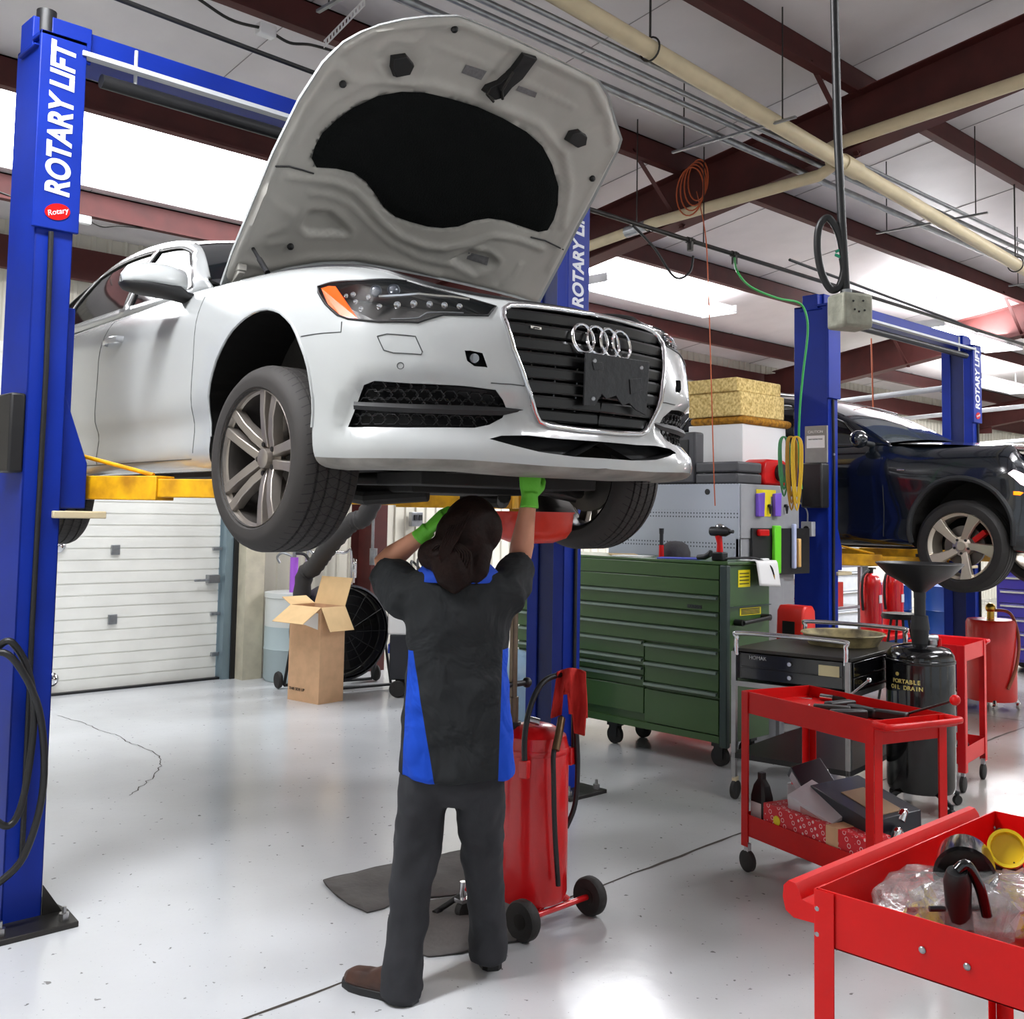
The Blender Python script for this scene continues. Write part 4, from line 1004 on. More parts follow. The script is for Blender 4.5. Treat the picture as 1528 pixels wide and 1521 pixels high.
mb=MB(); mb.cyl(q(935,347),q(965,337),.05,n=16); mb.build('foil_tape',M_galv,o)
for hx in (4.75,10.1,14.): 
    h=thing('pipe_hanger','steel rod and ring clamp on the cream pipe over the %s'%({4.75:'raised white car',10.1:'far lift',14.:'distant bays'}[hx]),'pipe hanger',(hx,PY,pz(hx)))
    mb=MB(); mb.cyl((0,0,.07),(0,0,roofz(PY)-pz(hx)-.2),.007,n=6); mb.build('rod',M_dsteel,h)
    mb=MB(); mb.tube([(0,.07*math.cos(a),.07*math.sin(a)) for a in [2*PI*i/20 for i in range(20)]],.006,closed=True,n=6); mb.build('ring_clamp',M_dsteel,h)
# steel conduits running beside it
for i,(dy,dz,r_) in enumerate(((-.02,.05,.016),(.08,.03,.018),(.17,.02,.018),(.32,.0,.026))):
    c=tag(MB().cyl((X0,3.95+dy,4.28+dz),(X1,3.95+dy,4.28+dz),r_,n=10).build('steel_conduit',M_galv),
      'galvanised conduit '+('directly beside the cream pipe','second out from the cream pipe','third out from the cream pipe','thickest of the four, outermost from the cream pipe')[i],'conduit','galvanised conduits')
for x in (3.,6.,9.,12.,15.):
    s_=thing('conduit_strut','slotted steel strut that crosses the conduits %s'%{3.:'behind the raised hood',6.:'near the top of the raised hood',9.:'above the hanging grey box',12.:'above the near side of the dark vehicle',15.:'above the far bays'}[x],'strut',(x,4.15,4.25))
    mb=MB(); mb.box((0,0,0),(.022,1.,.015)); mb.build('strut_channel',M_galv,s_)
    for yy in (-.4,.4): mb=MB(); mb.cyl((0,yy,0),(0,yy,roofz(4.15+yy)-4.27),.005,n=6); mb.build('rod',M_dsteel,s_)
# perforated white strap at the top of the hood
a=atd(483,66,6.4); b=atd(545,2,6.2)
o=thing('perforated_strap','white perforated steel strap rising beside the top of the open hood','strap',a)
mb=MB(); d=b-a; n=V((d.y,-d.x,0)).normalized()
mb.box((0,0,0),(.001,.001,.001)); mb.bm.free(); mb=MB()
for i in range(14):
    p=d*(i/13); 
    if i<13: mb.loft([[p+cU*.02*s_ + cF*t_ for s_,t_ in ((-1,0),(1,0),(1,.003),(-1,.003))] for p in (d*((i+.42)/13),d*((i+1)/13))])
for s_ in (-1,1): mb.loft([[p+cU*(.018*s_-.006)+cF*0,p+cU*(.018*s_+.006),p+cU*(.018*s_+.006)+cF*.003,p+cU*(.018*s_-.006)+cF*.003] for p in (V(),d)])
mb.build('strap_body',M_white,o,0)
# black air line along x with drop tees
AY,AZ=5.05,3.72
def al(px,py): return pp(px,py,AY)
p0,p1=al(878,312),al(1332,462)
o=thing('air_line','black air pipe with drop tees running level behind the raised hood to the far lift','air pipe',(p0.x,AY,p0.z))
zz=p0.z
mb=MB(); mb.cyl((-3,0,0),(p1.x-p0.x+9,0,(0)),.018,n=10); mb.build('pipe_run',M_dsteel,o)
for px,py in ((1030,358),(1096,380)):
    q=al(px,py); mb=MB(); mb.cyl((q.x-p0.x,0,.02),(q.x-p0.x,0,-.08),.026,n=10); mb.cyl((q.x-p0.x-.04,0,0),(q.x-p0.x+.04,0,0),.026,n=10); mb.build('drop_tee',M_dsteel,o)
for px in (950,1050): q=al(px,335); mb=MB(); mb.cyl((q.x-p0.x,0,0),(q.x-p0.x,0,.8),.005,n=6); mb.build('rod',M_dsteel,o)
q=al(940,338); r_=al(1030,372)
tag(MB().tube(spline([q+V((0,-.03,0)),q+V((.25,-.03,-.12)),q+V((.5,-.03,-.3)),r_+V((-.05,-.03,-.2)),r_+V((0,-.03,-.06))],8),.010).build('air_hose_loop',M_black),'short black hose sagging below the air pipe','hose')
# green hose from tee across to the near post of the far lift, then down
gp=[al(1096,385),atd(1100,405,7.6),atd(1120,428,7.7),atd(1160,445,7.9),atd(1192,452,8.1),atd(1203,470,8.1),atd(1205,500,8.1),atd(1198,560,8.1),atd(1193,620,8.1),atd(1192,680,8.1),atd(1196,730,8.1)]
tag(MB().tube(spline(gp,6),.0085).build('green_hose',mat('green_hose',rgb(45,160,75),.4)),'bright green air hose running to the far lift post and down its edge','hose')
# coiled hoses on the post
for i,(px,c,lab) in enumerate(((1170,rgb(60,130,80),'dark green coiled hose hanging beside the blue post'),(1181,rgb(165,120,25),'brown coiled hose hanging between the green and yellow ones'),(1189,rgb(205,165,25),'yellow coiled hose hanging closest to the blue post'))):
    p=atd(px,652,7.95-i*.03); o=thing('hose_coil',lab,'hose',p,0,'coiled hoses')
    for k in range(3): 
        w_=.022+.009*k; h_=.44+.05*k-.1*(i==0)
        mb=MB(); mb.tube(spline([V(((-w_+.004*k)*.7,w_*.7,-.05)),V((0,0,0)),V((w_*.7,-w_*.7,-.06)),V((w_*.6,-w_*.6,-h_*.6)),V((0,0,-h_)),V((-w_*.6,w_*.6,-h_*.6))],5,True),.0065,closed=True); mb.build('loop',mat('hose_col%d'%i,c,.45),o)
# hanging power cord, loop and junction box near the camera
d_=3.2; top=atd(1244,-40,3.35); j=atd(1262,432,d_)
o=thing('hanging_junction_box','grey metal junction box hanging on a thick black cord with a loop','junction box',j)
L=lambda px,py,dd=d_: atd(px,py,dd)-j
mb=MB(); topz=roofz(1.7)-.02; t0=V((top.x-j.x,top.y-j.y,topz-j.z)); mb.tube([t0,L(1245,0,3.3),L(1250,200,3.25),L(1256,330),L(1259,380),L(1262,432)],.0125,n=12); mb.build('power_cord',M_black,o)
mb=MB(); mb.tube(spline([L(1258,378),L(1250,345),L(1235,325),L(1222,340),L(1220,375),L(1227,410),L(1240,432),L(1252,428),L(1259,405),L(1257,385)],8),.011,n=10); mb.build('cord_loop',M_black,o)
mb=MB(); mb.tube(spline([L(1247,376),L(1258,372),L(1264,378),L(1256,384),L(1246,380),L(1262,386)],5),.004,n=6); mb.build('green_tie',mat('green_wire',rgb(30,160,120),.5),o)
mb=MB(); mb.cyl(L(1262,432),L(1263,445),.017); mb.build('strain_relief',M_galv,o)
c=L(1268,466); mb=MB(); mb.M=frame(c,cR0,(0,0,1)); mb.box((0,0,0),(.105,.105,.085),rx=.0,ry=.35); bx=mb.build('box_body',mat('cast_box',rgb(150,150,135),.6,.3,noise=.35,nscale=25,bump=.3,bscale=40),o,bevel=.01)
mb=MB(); mb.M=frame(c,cR0,(0,0,1))@Matrix.Rotation(.35,4,'Y')@Matrix.Translation((0,0,.043)); 
for (x,y) in ((-.02,.025),(.015,.028),(-.0,-.005),(.02,.0),(-.015,.0)): mb.sph((x,y,.0),.0035,8)
mb.build('slot',M_black,bx)
# orange cord coiled on the beam, drop cord to the tool chest
o=thing('orange_cord','orange extension cord coiled on the red beam with one end hanging to the green chest','cord',atx(1045,270,7.05))
c=o.location.copy(); 
for k in range(4):
    mb=MB(); mb.tube([V((-.03-.01*k,(.10+.012*k)*math.cos(a)+.02*k,(.17+.01*k)*math.sin(a)-.03*k)) for a in [2*PI*i/24 for i in range(24)]],.006,closed=True,n=6); mb.build('cord_coil',mat('orange_cord',rgb(185,85,40),.5),o)
e=atd(1067,755,6.9)
mb=MB(); mb.tube(spline([V((-.05,0,-.1)),atd(1052,345,7.3)-c,atd(1057,430,7.0)-c,atd(1061,560,6.9)-c,atd(1065,700,6.9)-c,e-c],5),.0042,n=6); mb.build('cord_drop',mat('orange_cord',rgb(215,90,30)),o)
# a second thin orange cord far away
tag(MB().tube([atd(1300,505,11),atd(1303,612,11)],.008,n=6).build('orange_cord',mat('orange_cord',(1,1,1))),'thin orange cord hanging straight down above the dark vehicle','cord')
# junction boxes on purlins with cable
for px,py,lab,yy in ((397,46,'small white junction box on the purlin above the raised hood',5.4),(125,328,'small white junction box on the purlin beside the nearest lift post',8.7)):
    p=aty(px,py,yy); o=thing('purlin_box',lab,'junction box',p); mb=MB(); mb.box((0,0,0),(.11,.06,.07)); mb.build('box_body',M_white,o,bevel=.008)
    mb=MB(); mb.tube(spline([V((-.9,0,.12)),V((-.5,-.01,.05)),V((-.25,-.02,-.02)),V((-.05,-.01,0))],6),.009); mb.build('cable',M_dsteel,o)
    mb=MB(); mb.tube(spline([V((.05,0,0)),V((.15,-.02,-.03)),V((.3,-.01,.01)),V((.5,0,.03))],6),.009); mb.build('cable',M_dsteel,o)
# cross conduits further back, along y
for (x,y0,y1,z0,z1,lab,r_) in ((10.6,8.9,4.6,2.78,3.0,'pale conduit sloping past the foam blocks toward the far lift',.03),(17.,9.2,3.,3.3,3.6,'pale conduit beyond the far lift',.035),(16.2,9.3,3.,2.7,3.0,'lowest pale conduit beyond the dark vehicle',.03)):
    tag(MB().cyl((x,y0,z0),(x,y1,z1),r_,n=10).build('cross_conduit',M_lgrey),lab,'conduit')
# ================================================================== MECHANIC
PR=thing('person','person in a black and blue work shirt reaching up under the white car','person',(2.52,2.87,0),-YAW)
def PL(px,py,y=0.):
    "pixel to person-local (x right, z up) at local forward offset y"
    d=3.78+y; q=atd(px,py,d); m=Matrix.Rotation(YAW,4,'Z'); return m@(q-V((2.52,2.87,0)))
M_skin=mat('skin',rgb(214,150,120),.5,noise=.15,nscale=10)
M_hair=mat('hair_brown',rgb(30,15,11),.6,noise=.4,nscale=40,bump=.3,bscale=60,spec=.15)
M_glove=mat('glove_green',rgb(110,205,60),.55,bump=.2,bscale=60)
M_pants=mat('work_pants',rgb(40,41,46),.85,noise=.3,nscale=12,bump=.35,bscale=14)
M_boot=mat('brown_boot',rgb(70,42,32),.5,noise=.4,nscale=18)
def ell(c,rx,ry,n=24,tilt=(1,0,0),up=None,sq=2.3):
    "elliptical ring, c centre; plane given by x axis and y axis"
    X=V(tilt); Y=V(up) if up else V((0,1,0)); out=[]
    for i in range(n):
        a=2*PI*i/n; ca,sa=math.cos(a),math.sin(a); k=(abs(ca)**sq+abs(sa)**sq)**(-1/sq)
        out.append(V(c)+X*rx*ca*k+Y*ry*sa*k)
    return out
# --- trousers
def leg(mb,pts):
    mb.loft([ell(c,rx,ry,20) for c,rx,ry in pts])
mb=MB()
leg(mb,[(PL(640,1120),.085,.10),(PL(634,1180,.0),.097,.115),(PL(626,1230,.0),.088,.10),(PL(617,1300,-.03),.077,.085),(PL(611,1345,-.06),.070,.075),(PL(605,1405,-.10),.066,.07),(PL(600,1450,-.12),.070,.078),(PL(599,1486,-.13),.074,.085)])
leg(mb,[(PL(710,1120,.0),.09,.10),(PL(714,1180,.02),.094,.115),(PL(718,1240,.05),.084,.10),(PL(721,1300,.06),.072,.085),(PL(725,1340,.06),.066,.075),(PL(728,1390,.07),.063,.07),(PL(729,1432,.08),.064,.076)])
mb.loft([ell(PL(680,1100),.155,.10),ell(PL(676,1140),.178,.112),ell(PL(674,1170),.185,.12),ell(PL(676,1195,.01),.12,.09)])
me=fuse(mb,.011,6)
me_obj=finish(me,'trousers',M_pants,PR,0); me.shade_smooth()
tx=bpy.data.textures.new('folds','CLOUDS'); tx.noise_scale=.1; tx.noise_depth=1
def folds(o,st): q=o.modifiers.new('f','DISPLACE'); q.texture=tx; q.strength=st; q.mid_level=.5; q.texture_coords='LOCAL'
folds(me_obj,.03)
# --- shirt
mb=MB()
mb.loft([ell(PL(682,1156),.205,.145),ell(PL(682,1120),.202,.142),ell(PL(682,1060),.192,.136),ell(PL(682,1000),.178,.128),ell(PL(683,950,.0),.180,.135),ell(PL(684,905,.01),.200,.14),ell(PL(684,880,.015),.205,.13),ell(PL(685,858,.02),.17,.10),ell(PL(686,845,.03),.09,.07)])
def limb(mb,pts,n=18):
    ps=[V(p[0]) for p in pts]; mb.tube(ps,[p[1] for p in pts],n)
# sleeves: shoulder to mid upper arm, arms raised
LS=PL(606,892,.03); LE=PL(572,842,.17); LW=PL(634,795,.12); 
RS=PL(758,885,.03); RE=PL(775,838,.20); RW=PL(790,742,.16)
limb(mb,[(PL(640,890,.02),.09),(LS,.088),(LS.lerp(LE,.5),.082),(LS.lerp(LE,.78),.076)])
limb(mb,[(PL(720,885,.02),.09),(RS,.086),(RS.lerp(RE,.5),.074),(RS.lerp(RE,.85),.068)])
me=fuse(mb,.011,5)
def shirt_mat():
    m=bpy.data.materials.new('shirt_black_blue'); m.use_nodes=True; nt=m.node_tree; b=nt.nodes['Principled BSDF']; N=nt.nodes.new; L=nt.links.new
    b.inputs['Roughness'].default_value=.85; b.inputs['Specular IOR Level'].default_value=.25
    tc=N('ShaderNodeTexCoord'); sp=N('ShaderNodeSeparateXYZ'); L(tc.outputs['Object'],sp.inputs[0])
    def M(op,a,b_=None,c_=None):
        n=N('ShaderNodeMath'); n.operation=op
        for i,x in enumerate((a,b_,c_)):
            if x is None: continue
            if isinstance(x,(int,float)): n.inputs[i].default_value=x
            else: L(x,n.inputs[i])
        return n.outputs[0]
    X,Z=sp.outputs['X'],sp.outputs['Z']
    zt,zb=1.18,.72
    t=M('DIVIDE',M('SUBTRACT',zt,Z),zt-zb)    # 0 at top, 1 at hem
    # side wedge on the person's near-side flank
    x0=PL(618,985).x; x1=PL(653,1150).x
    edge=M('ADD',x0,M('MULTIPLY',t,x1-x0)); lo=PL(611,960).x
    w=M('MULTIPLY',M('MULTIPLY',M('LESS_THAN',X,edge),M('GREATER_THAN',X,M('ADD',lo,M('MULTIPLY',t,-.012)))),M('MULTIPLY',M('GREATER_THAN',t,0.02),M('LESS_THAN',t,1.3)))
    e2=M('ADD',PL(750,985).x,M('MULTIPLY',t,PL(744,1140).x-PL(750,985).x))
    w2=M('MULTIPLY',M('GREATER_THAN',X,e2),M('MULTIPLY',M('GREATER_THAN',t,0.0),M('LESS_THAN',t,1.3)))
    ww=M('MAXIMUM',w,w2)
    mx=N('ShaderNodeMix'); mx.data_type='RGBA'; L(ww,mx.inputs[0]); mx.inputs[6].default_value=(*rgb(38,40,42),1); mx.inputs[7].default_value=(*rgb(22,72,190),1); L(mx.outputs[2],b.inputs['Base Color'])
    n2=N('ShaderNodeTexNoise'); n2.inputs['Scale'].default_value=5.; n2.inputs['Detail'].default_value=3; n2.inputs['Distortion'].default_value=1.2; L(tc.outputs['Object'],n2.inputs['Vector']); bp=N('ShaderNodeBump'); bp.inputs['Strength'].default_value=.8; bp.inputs['Distance'].default_value=.05; L(n2.outputs['Fac'],bp.inputs['Height']); L(bp.outputs['Normal'],b.inputs['Normal'])
    return m
sh=finish(me,'shirt',shirt_mat(),PR,0); me.shade_smooth(); folds(sh,.028)
# collar, blue yoke showing round the neck
mb=MB(); NC=PL(683,858,.02); 
mb.loft([[V((NC.x+rx*math.cos(a),NC.y+ry*math.sin(a),NC.z+zz+.0*math.cos(a))) for a in [2*PI*i/28 for i in range(28)]] for rx,ry,zz in ((.165,.130,-.022),(.142,.12,.010),(.115,.10,.036),(.09,.08,.052))],caps=False)
mb.build('collar',mat('shirt_blue',rgb(22,72,190),.8,bump=.3,bscale=20),PR,60,solid=.006)
# --- body: head, neck, arms as one skin
HC=PL(704,792,.05)
mb=MB()
hx=V((1,0,0)); 
# head ellipsoid tilted back (face looks up and away)
ha=R(38)
hm=Matrix.Translation(HC)@Matrix.Rotation(ha,4,'X')@Matrix.Rotation(R(-14),4,'Z')
sm=MB(); 
prof=[(.0,-.115),(.045,-.11),(.06,-.09),(.068,-.05),(.075,0),(.078,.04),(.070,.08),(.045,.108),(.0,.118)]
rings=[]
for r_,z in prof[1:-1]:
    rings.append([hm@V((r_*math.cos(a),(r_*1.22)*math.sin(a)+ (.012 if z<-.04 else 0),z)) for a in [2*PI*i/24 for i in range(24)]])
mb.loft(rings)
# nose, chin, brow, ears
mb.loft([[hm@V((x,y,z)) for x,y,z in q] for q in ([(-.012,.088,.01),(.012,.088,.01),(.008,.098,.012),(-.008,.098,.012)],[(-.017,.085,-.035),(.017,.085,-.035),(.009,.118,-.03),(-.009,.118,-.03)])])
mb.sph(hm@V((0,.075,-.09)),.03,12); mb.sph(hm@V((-.028,.078,.018)),.016,10); mb.sph(hm@V((.028,.078,.018)),.016,10)
for s_ in (-1,1): mb.sph(hm@V((s_*.078,.0,-.01)),.024,12,(.35,.7,1.2))
mb.tube([hm@V((0,-.01,-.06)),PL(692,848,.04),PL(686,872,.03)],[.055,.056,.062],18)
for (S_,E_,W_) in ((LS,LE,LW),(RS,RE,RW)):
    limb(mb,[(PL(684,885,.03),.05),(S_,.062),(S_.lerp(E_,.4),.054),(S_.lerp(E_,.85),.044),(E_,.042),(E_.lerp(W_,.25),.045),(E_.lerp(W_,.6),.036),(W_,.028)])
mb.loft([ell(PL(683,1000),.13,.09),ell(PL(684,900,.01),.15,.1),ell(PL(685,868,.02),.11,.075)])
# palms and fingers under the gloves belong to the same body
me=fuse(mb,.0075,4); body=finish(me,'body',M_skin,PR,0); me.shade_smooth()
# lips, eyes
mb=MB(); mb.sph(hm@V((0,.094,-.062)),.018,10,(1,.35,.4)); mb.build('lips',mat('lips',rgb(180,100,92),.5),PR)
for s_ in (-1,1): mb=MB(); mb.sph(hm@V((s_*.029,.086,.008)),.011,12); mb.build('eye',mat('eye_white',rgb(235,232,228),.2),PR)
# --- hair
mb=MB()
rings=[]
for r_,z in ((.03,-.045),(.070,-.03),(.084,.0),(.092,.04),(.086,.08),(.06,.115),(.02,.128)):
    rings.append([hm@V((r_*1.02*math.cos(a),min((r_*1.2)*math.sin(a)-.012,.06 if z<.07 else .2),z)) for a in [2*PI*i/26 for i in range(26)]])
mb.loft(rings)
mb.sph(PL(690,800,-.03),.098,16,(1,.8,1.05)); mb.sph(PL(668,828,-.06),.088,16,(1.0,.75,.85)); mb.sph(PL(648,828,-.05),.062,14,(1,.8,.9))
mb.sph(PL(715,790,.0),.085,16,(1,.8,1.1))
mb.tube([PL(670,830,-.08),PL(678,862,-.105),PL(690,880,-.11)],[.075,.062,.035],16)
mb.tube([PL(715,820,-.03),PL(712,855,-.07),PL(705,872,-.09)],[.05,.04,.02],12)
me=fuse(mb,.008,5); hr=finish(me,'hair',M_hair,PR,0); me.shade_smooth()
mb=MB()
for k in range(16):
    a=k/15; mb.tube(spline([PL(705-30*a,762+12*a,-.06),PL(685-25*a,800+6*a,-.13-.0*a),PL(668-12*a,835,-.15),PL(672+10*a,866,-.125)],5),[.004]*16,n=5) if k%2==0 else mb.tube(spline([PL(640+3*k,820,-.11),PL(655+2*k,812,-.13),PL(672+2*k,826,-.14),PL(668+2*k,848,-.135)],5),[.004]*16,n=5)
mb.build('hair_strands',M_hair,hr)
# safety glasses
mb=MB(); mb.tube([hm@V((.082,-.03,.012)),hm@V((.084,.05,.014)),hm@V((.06,.1,.012)),hm@V((0,.108,.012)),hm@V((-.06,.1,.012)),hm@V((-.084,.05,.014)),hm@V((-.082,-.03,.012))],.004,n=6); mb.build('glasses_frame',M_black,PR)
for s_ in (-1,1): mb=MB(); mb.sph(hm@V((s_*.034,.1,.004)),.027,12,(1,.2,.8)); mb.build('lens',mat('clear_lens',rgb(220,225,230),.05,alpha=.35),PR)
# --- gloved hands
def hand(W_,dirn,palmn,side,curl,lift=0.):
    "gloved hand with palm, four fingers and a thumb"
    d=V(dirn).normalized(); n=V(palmn); n=(n-d*n.dot(d)).normalized(); x=d.cross(n)*side
    mb=MB(); P=lambda a,b,c: W_+d*a+x*b+n*c
    mb.tube([P(-.045,0,0),P(-.01,0,0),P(.01,0,0)],[.036,.031,.032],16)
    mb.loft([[P(a,wx*math.cos(t),th*math.sin(t)) for t in [2*PI*i/16 for i in range(16)]] for a,wx,th in ((-.005,.030,.02),(.03,.040,.019),(.065,.044,.016),(.088,.041,.013))])
    for k,(bx_,ln) in enumerate(((-.031,.068),(-.010,.078),(.011,.073),(.031,.058))):
        a0=P(.078,bx_,0); p=a0; ang=0; pts=[P(.055,bx_*.9,0),a0]
        for q in range(3):
            ang+=curl*(.9 if q else .6); st=ln*(.45,.32,.25)[q]; p=p+(d*math.cos(ang)+n*math.sin(ang))*st+x*(bx_*.06); pts.append(p)
        mb.tube(pts,[.011,.0105,.010,.0092,.0082],10); mb.sph(pts[-1],.0084,8)
    pts=[P(.012,-.026,.004),P(.035,-.050,.012),P(.06,-.060,.024),P(.08,-.058,.036)]
    mb.tube(pts,[.015,.0135,.0115,.0095],10); mb.sph(pts[-1],.0095,8)
    me=fuse(mb,.0042,2); o=finish(me,'glove',M_glove,PR,0); me.shade_smooth(); return o
dl=(LW-LE).normalized()
hand(LW+dl*.01,dl+V((.15,.1,.35)),V((.5,.3,-.35)),-1,.62)
dr=(RW-RE).normalized()
hand(RW+dr*.005,V((.02,.12,1)),V((-.2,.6,.0)),1,.55)
# --- boots
def boot(heel,toe,w,ankle,h=.11):
    h0=V(heel); t=(V(toe)-h0); Ln=t.length; t.normalize(); x=V((-t.y,t.x,0)); mb=MB()
    P=lambda a,b,c: h0+t*a+x*b+V((0,0,c))
    def sec(a,hw,top): return [P(a,-hw,.022),P(a,-hw*.98,top*.55),P(a,-hw*.6,top),P(a,0,top*1.05),P(a,hw*.6,top),P(a,hw*.98,top*.55),P(a,hw,.022),P(a,0,.02)]
    mb.loft([sec(-.005,.022,.08),sec(.02,.036,.11),sec(.07,.040,.115),sec(.12,.040,.10),sec(.17,.046,.075),sec(.22,.050,.068),sec(.26,.046,.062),sec(Ln-.01,.026,.048),sec(Ln,.012,.035)])
    mb.tube([P(.05,0,.06),P(.05,0,.13),V(ankle)],[.045,.046,.05],16)
    me=fuse(mb,.007,3); b_=finish(me,'boot',M_boot,PR,0); me.shade_smooth()
    mb=MB(); out=[]
    for a,hw in ((-.008,.02),(.01,.036),(.06,.042),(.12,.040),(.19,.05),(.24,.05),(Ln-.01,.032),(Ln+.004,.01)): out.append((a,hw))
    poly=[(a,hw) for a,hw in out]+[(a,-hw) for a,hw in reversed(out)]
    mb.prism(poly,.0,.026,frame(h0,t,x)); mb.build('sole',M_black,b_,30,bevel=.003)
m3=Matrix.Rotation(YAW,4,'Z')
def gl(px,py): q=atz(px,py,0); return m3@(q-V((2.52,2.87,0)))
hl_=gl(617,1499); hl_.z=0; tl_=gl(533,1473); tl_.z=0; tl_=hl_+(tl_-hl_).normalized()*.295
boot(hl_,tl_,.1,PL(600,1455,-.12))
hr_=gl(735,1449); hr_.z=0; dr_=(V((-.22,1,0))).normalized()
boot(hr_,hr_+dr_*.295,.1,PL(729,1420,.08))
# ================================================================== GREEN TOOL CHEST
M_green=mat('chest_green',rgb(52,86,36),.38,coat=.25,noise=.1,nscale=3)
M_greend=mat('chest_trim',rgb(45,62,58),.4,noise=.2)
M_yellow=mat('label_yellow',rgb(235,215,20),.5)
def atloc(o): return o.location
TX,TY0,TY1,TZ0,TZ1=5.96,4.14,6.12,.165,1.355
TC=thing('tool_chest','long green tool chest with many drawers on black casters','tool chest',(TX,(TY0+TY1)/2,0)); cy_=(TY0+TY1)/2
W2=(TY1-TY0)/2; D_=.53
mb=MB(); mb.bx(.02,D_,-W2+.02,W2,TZ0,TZ1-.02); mb.build('carcass',M_green,TC,bevel=.006)
mb=MB(); mb.bx(.0,D_+.01,-W2,W2+.01,TZ1-.02,TZ1); mb.build('top_panel',M_green,TC,bevel=.004)
mb=MB(); mb.bx(-.012,.03,-W2-.004,-W2+.055,TZ0-.02,TZ1-.02); mb.build('corner_post',M_greend,TC,bevel=.008)
def drawer(y0,y1,z0,z1,handle=True):
    mb=MB(); mb.bx(-.006,.02,y0+.004,y1-.004,z0+.003,z1-.003); d=mb.build('drawer',M_green,TC,bevel=.003)
    if handle:
        mb=MB(); mb.loft([[V((-.006,y,z1-.004)),V((-.03,y,z1-.008)),V((-.032,y,z1-.024)),V((-.026,y,z1-.026)),V((-.006,y,z1-.018))] for y in (y0+.01,y1-.01)]); mb.build('drawer_handle',mat('handle_alu',rgb(120,135,128),.3,.7),d,0)
    return d
ya,yb=-W2+.06,W2-.01; ym=4.83-cy_
for z0,z1 in ((1.235,1.335),(1.13,1.235)): drawer(ya,yb,z0,z1,False)
for z0,z1 in ((1.02,1.13),(.90,1.02),(.78,.90)): drawer(ya,yb,z0,z1)
for z0,z1 in ((.66,.78),(.60,.66),(.535,.60),(.46,.535)): drawer(ym,yb,z0,z1)
for z0,z1 in ((.64,.77),(.50,.64),(.46,.50)): drawer(ya,ym,z0,z1)
drawer(ym,yb,.27,.455,False); drawer(ya,ym,.22,.45,False)
mb=MB(); mb.bx(-.004,.02,ya,yb,TZ0+.005,.215); mb.build('kick_panel',M_green,TC)
mb=MB(); mb.bx(.03,D_-.01,-W2-.001,-W2+.02,1.055,1.06); mb.build('side_seam',M_greend,TC)
mb=MB(); mb.cyl((.12,-W2-.045,.955),(.44,-W2-.045,.975),.014); mb.cyl((.12,-W2-.045,.955),(.12,-W2+.02,.955),.022); mb.cyl((.44,-W2-.045,.975),(.44,-W2+.02,.975),.022); mb.build('side_handle',M_black,TC)
for (x0,x1,z0,z1) in ((.15,.29,1.185,1.30),(.17,.42,.995,1.045)):
    mb=MB(); mb.bx(x0,x1,-W2+.0175,-W2+.019,z0,z1); s_=mb.build('warning_label',M_yellow,TC,0)
    for k in range(4): 
        zz=z0+(z1-z0)*(.2+.2*k); mb=MB(); mb.bx(x0+.015,x1-.015,-W2+.0155,-W2+.0175,zz-.003,zz+.003); mb.build('label_print',M_black,s_,0)
mb=MB(); mb.bx(-.008,.0,-W2+.2,-W2+.32,1.035,1.06); mb.build('name_plate',M_black,TC); text('MATCO',.03,frame((-.0095,-W2+.26,1.0475),(0,-1,0),(0,0,1)),M_greend,TC)
for (x,y) in ((.1,-W2+.12),(.42,-W2+.12),(.1,.05),(.42,.05),(.1,W2-.12),(.42,W2-.12)):
    c_=MB().bx(x-.035,x+.035,y-.05,y+.05,.13,TZ0).bx(x-.03,x-.024,y-.035,y+.035,.05,.14).bx(x+.024,x+.03,y-.035,y+.035,.05,.14).build('caster',M_black,TC)
    MB().lathe([(0,-.02),(.05,-.02),(.065,-.016),(.065,.016),(.05,.02),(0,.02)],c=(x,y,.065),ax='X',n=24).build('caster_wheel',M_rub,c_)
# things on the chest
def put(px,py,z=TZ1,y=None): return atz(px,py,z)
p=V((6.12,5.02,TZ1)); q=aty(1067,800,4.4)
def on_chest(px,x=6.15): 
    r_=ray(px,800); t=x/r_.x; return V((x,r_.y*t,TZ1))
o=thing('flashlight','black and red torch standing upright on the green chest','torch',on_chest(987))
mb=MB(); mb.cyl((0,0,0),(0,0,.09),.019,.017,16); mb.build('grip',M_red,o); mb=MB(); mb.cyl((0,0,.09),(0,0,.17),.014); mb.cyl((0,0,.17),(0,0,.21),.016,.018); mb.build('barrel',M_black,o)
o=thing('cap','dark grey cap lying on the green chest','cap',on_chest(1008,6.3))
mb=MB(); mb.lathe([(.11,0),(.11,.04),(.09,.09),(.05,.115),(.0,.12)],n=24); mb.build('crown',mat('cap_cloth',rgb(62,60,62),.9,bump=.3),o)
mb=MB(); mb.prism([(-.08,-.06),(.08,-.06),(.07,-.14),(.0,-.17),(-.07,-.14)],.0,.006); mb.build('brim',M_black,o)
for i,(px,x,w,l,c,lab) in enumerate(((945,6.1,.2,.25,M_white,'white papers on the green chest beside the torch'),(1015,6.12,.2,.3,mat('paper_blue',rgb(80,90,190),.6),'blue and white leaflet on the green chest under the cap'),(930,6.25,.25,.2,mat('paper_tan',rgb(200,170,120),.7),'tan folder on the green chest near the lift post'))):
    p=on_chest(px,x); o=tag(MB().box((0,0,.004),(w,l,.008),rz=.2+.3*i).build('paper',c,bevel=.001),lab,'paper'); o.location=p
p=on_chest(1074,6.13)
o=thing('cordless_drill','black and red cordless impact tool standing on the green chest','power tool',p)
mb=MB(); mb.box((0,0,.03),(.07,.09,.06)); mb.build('battery',M_black,o,bevel=.008)
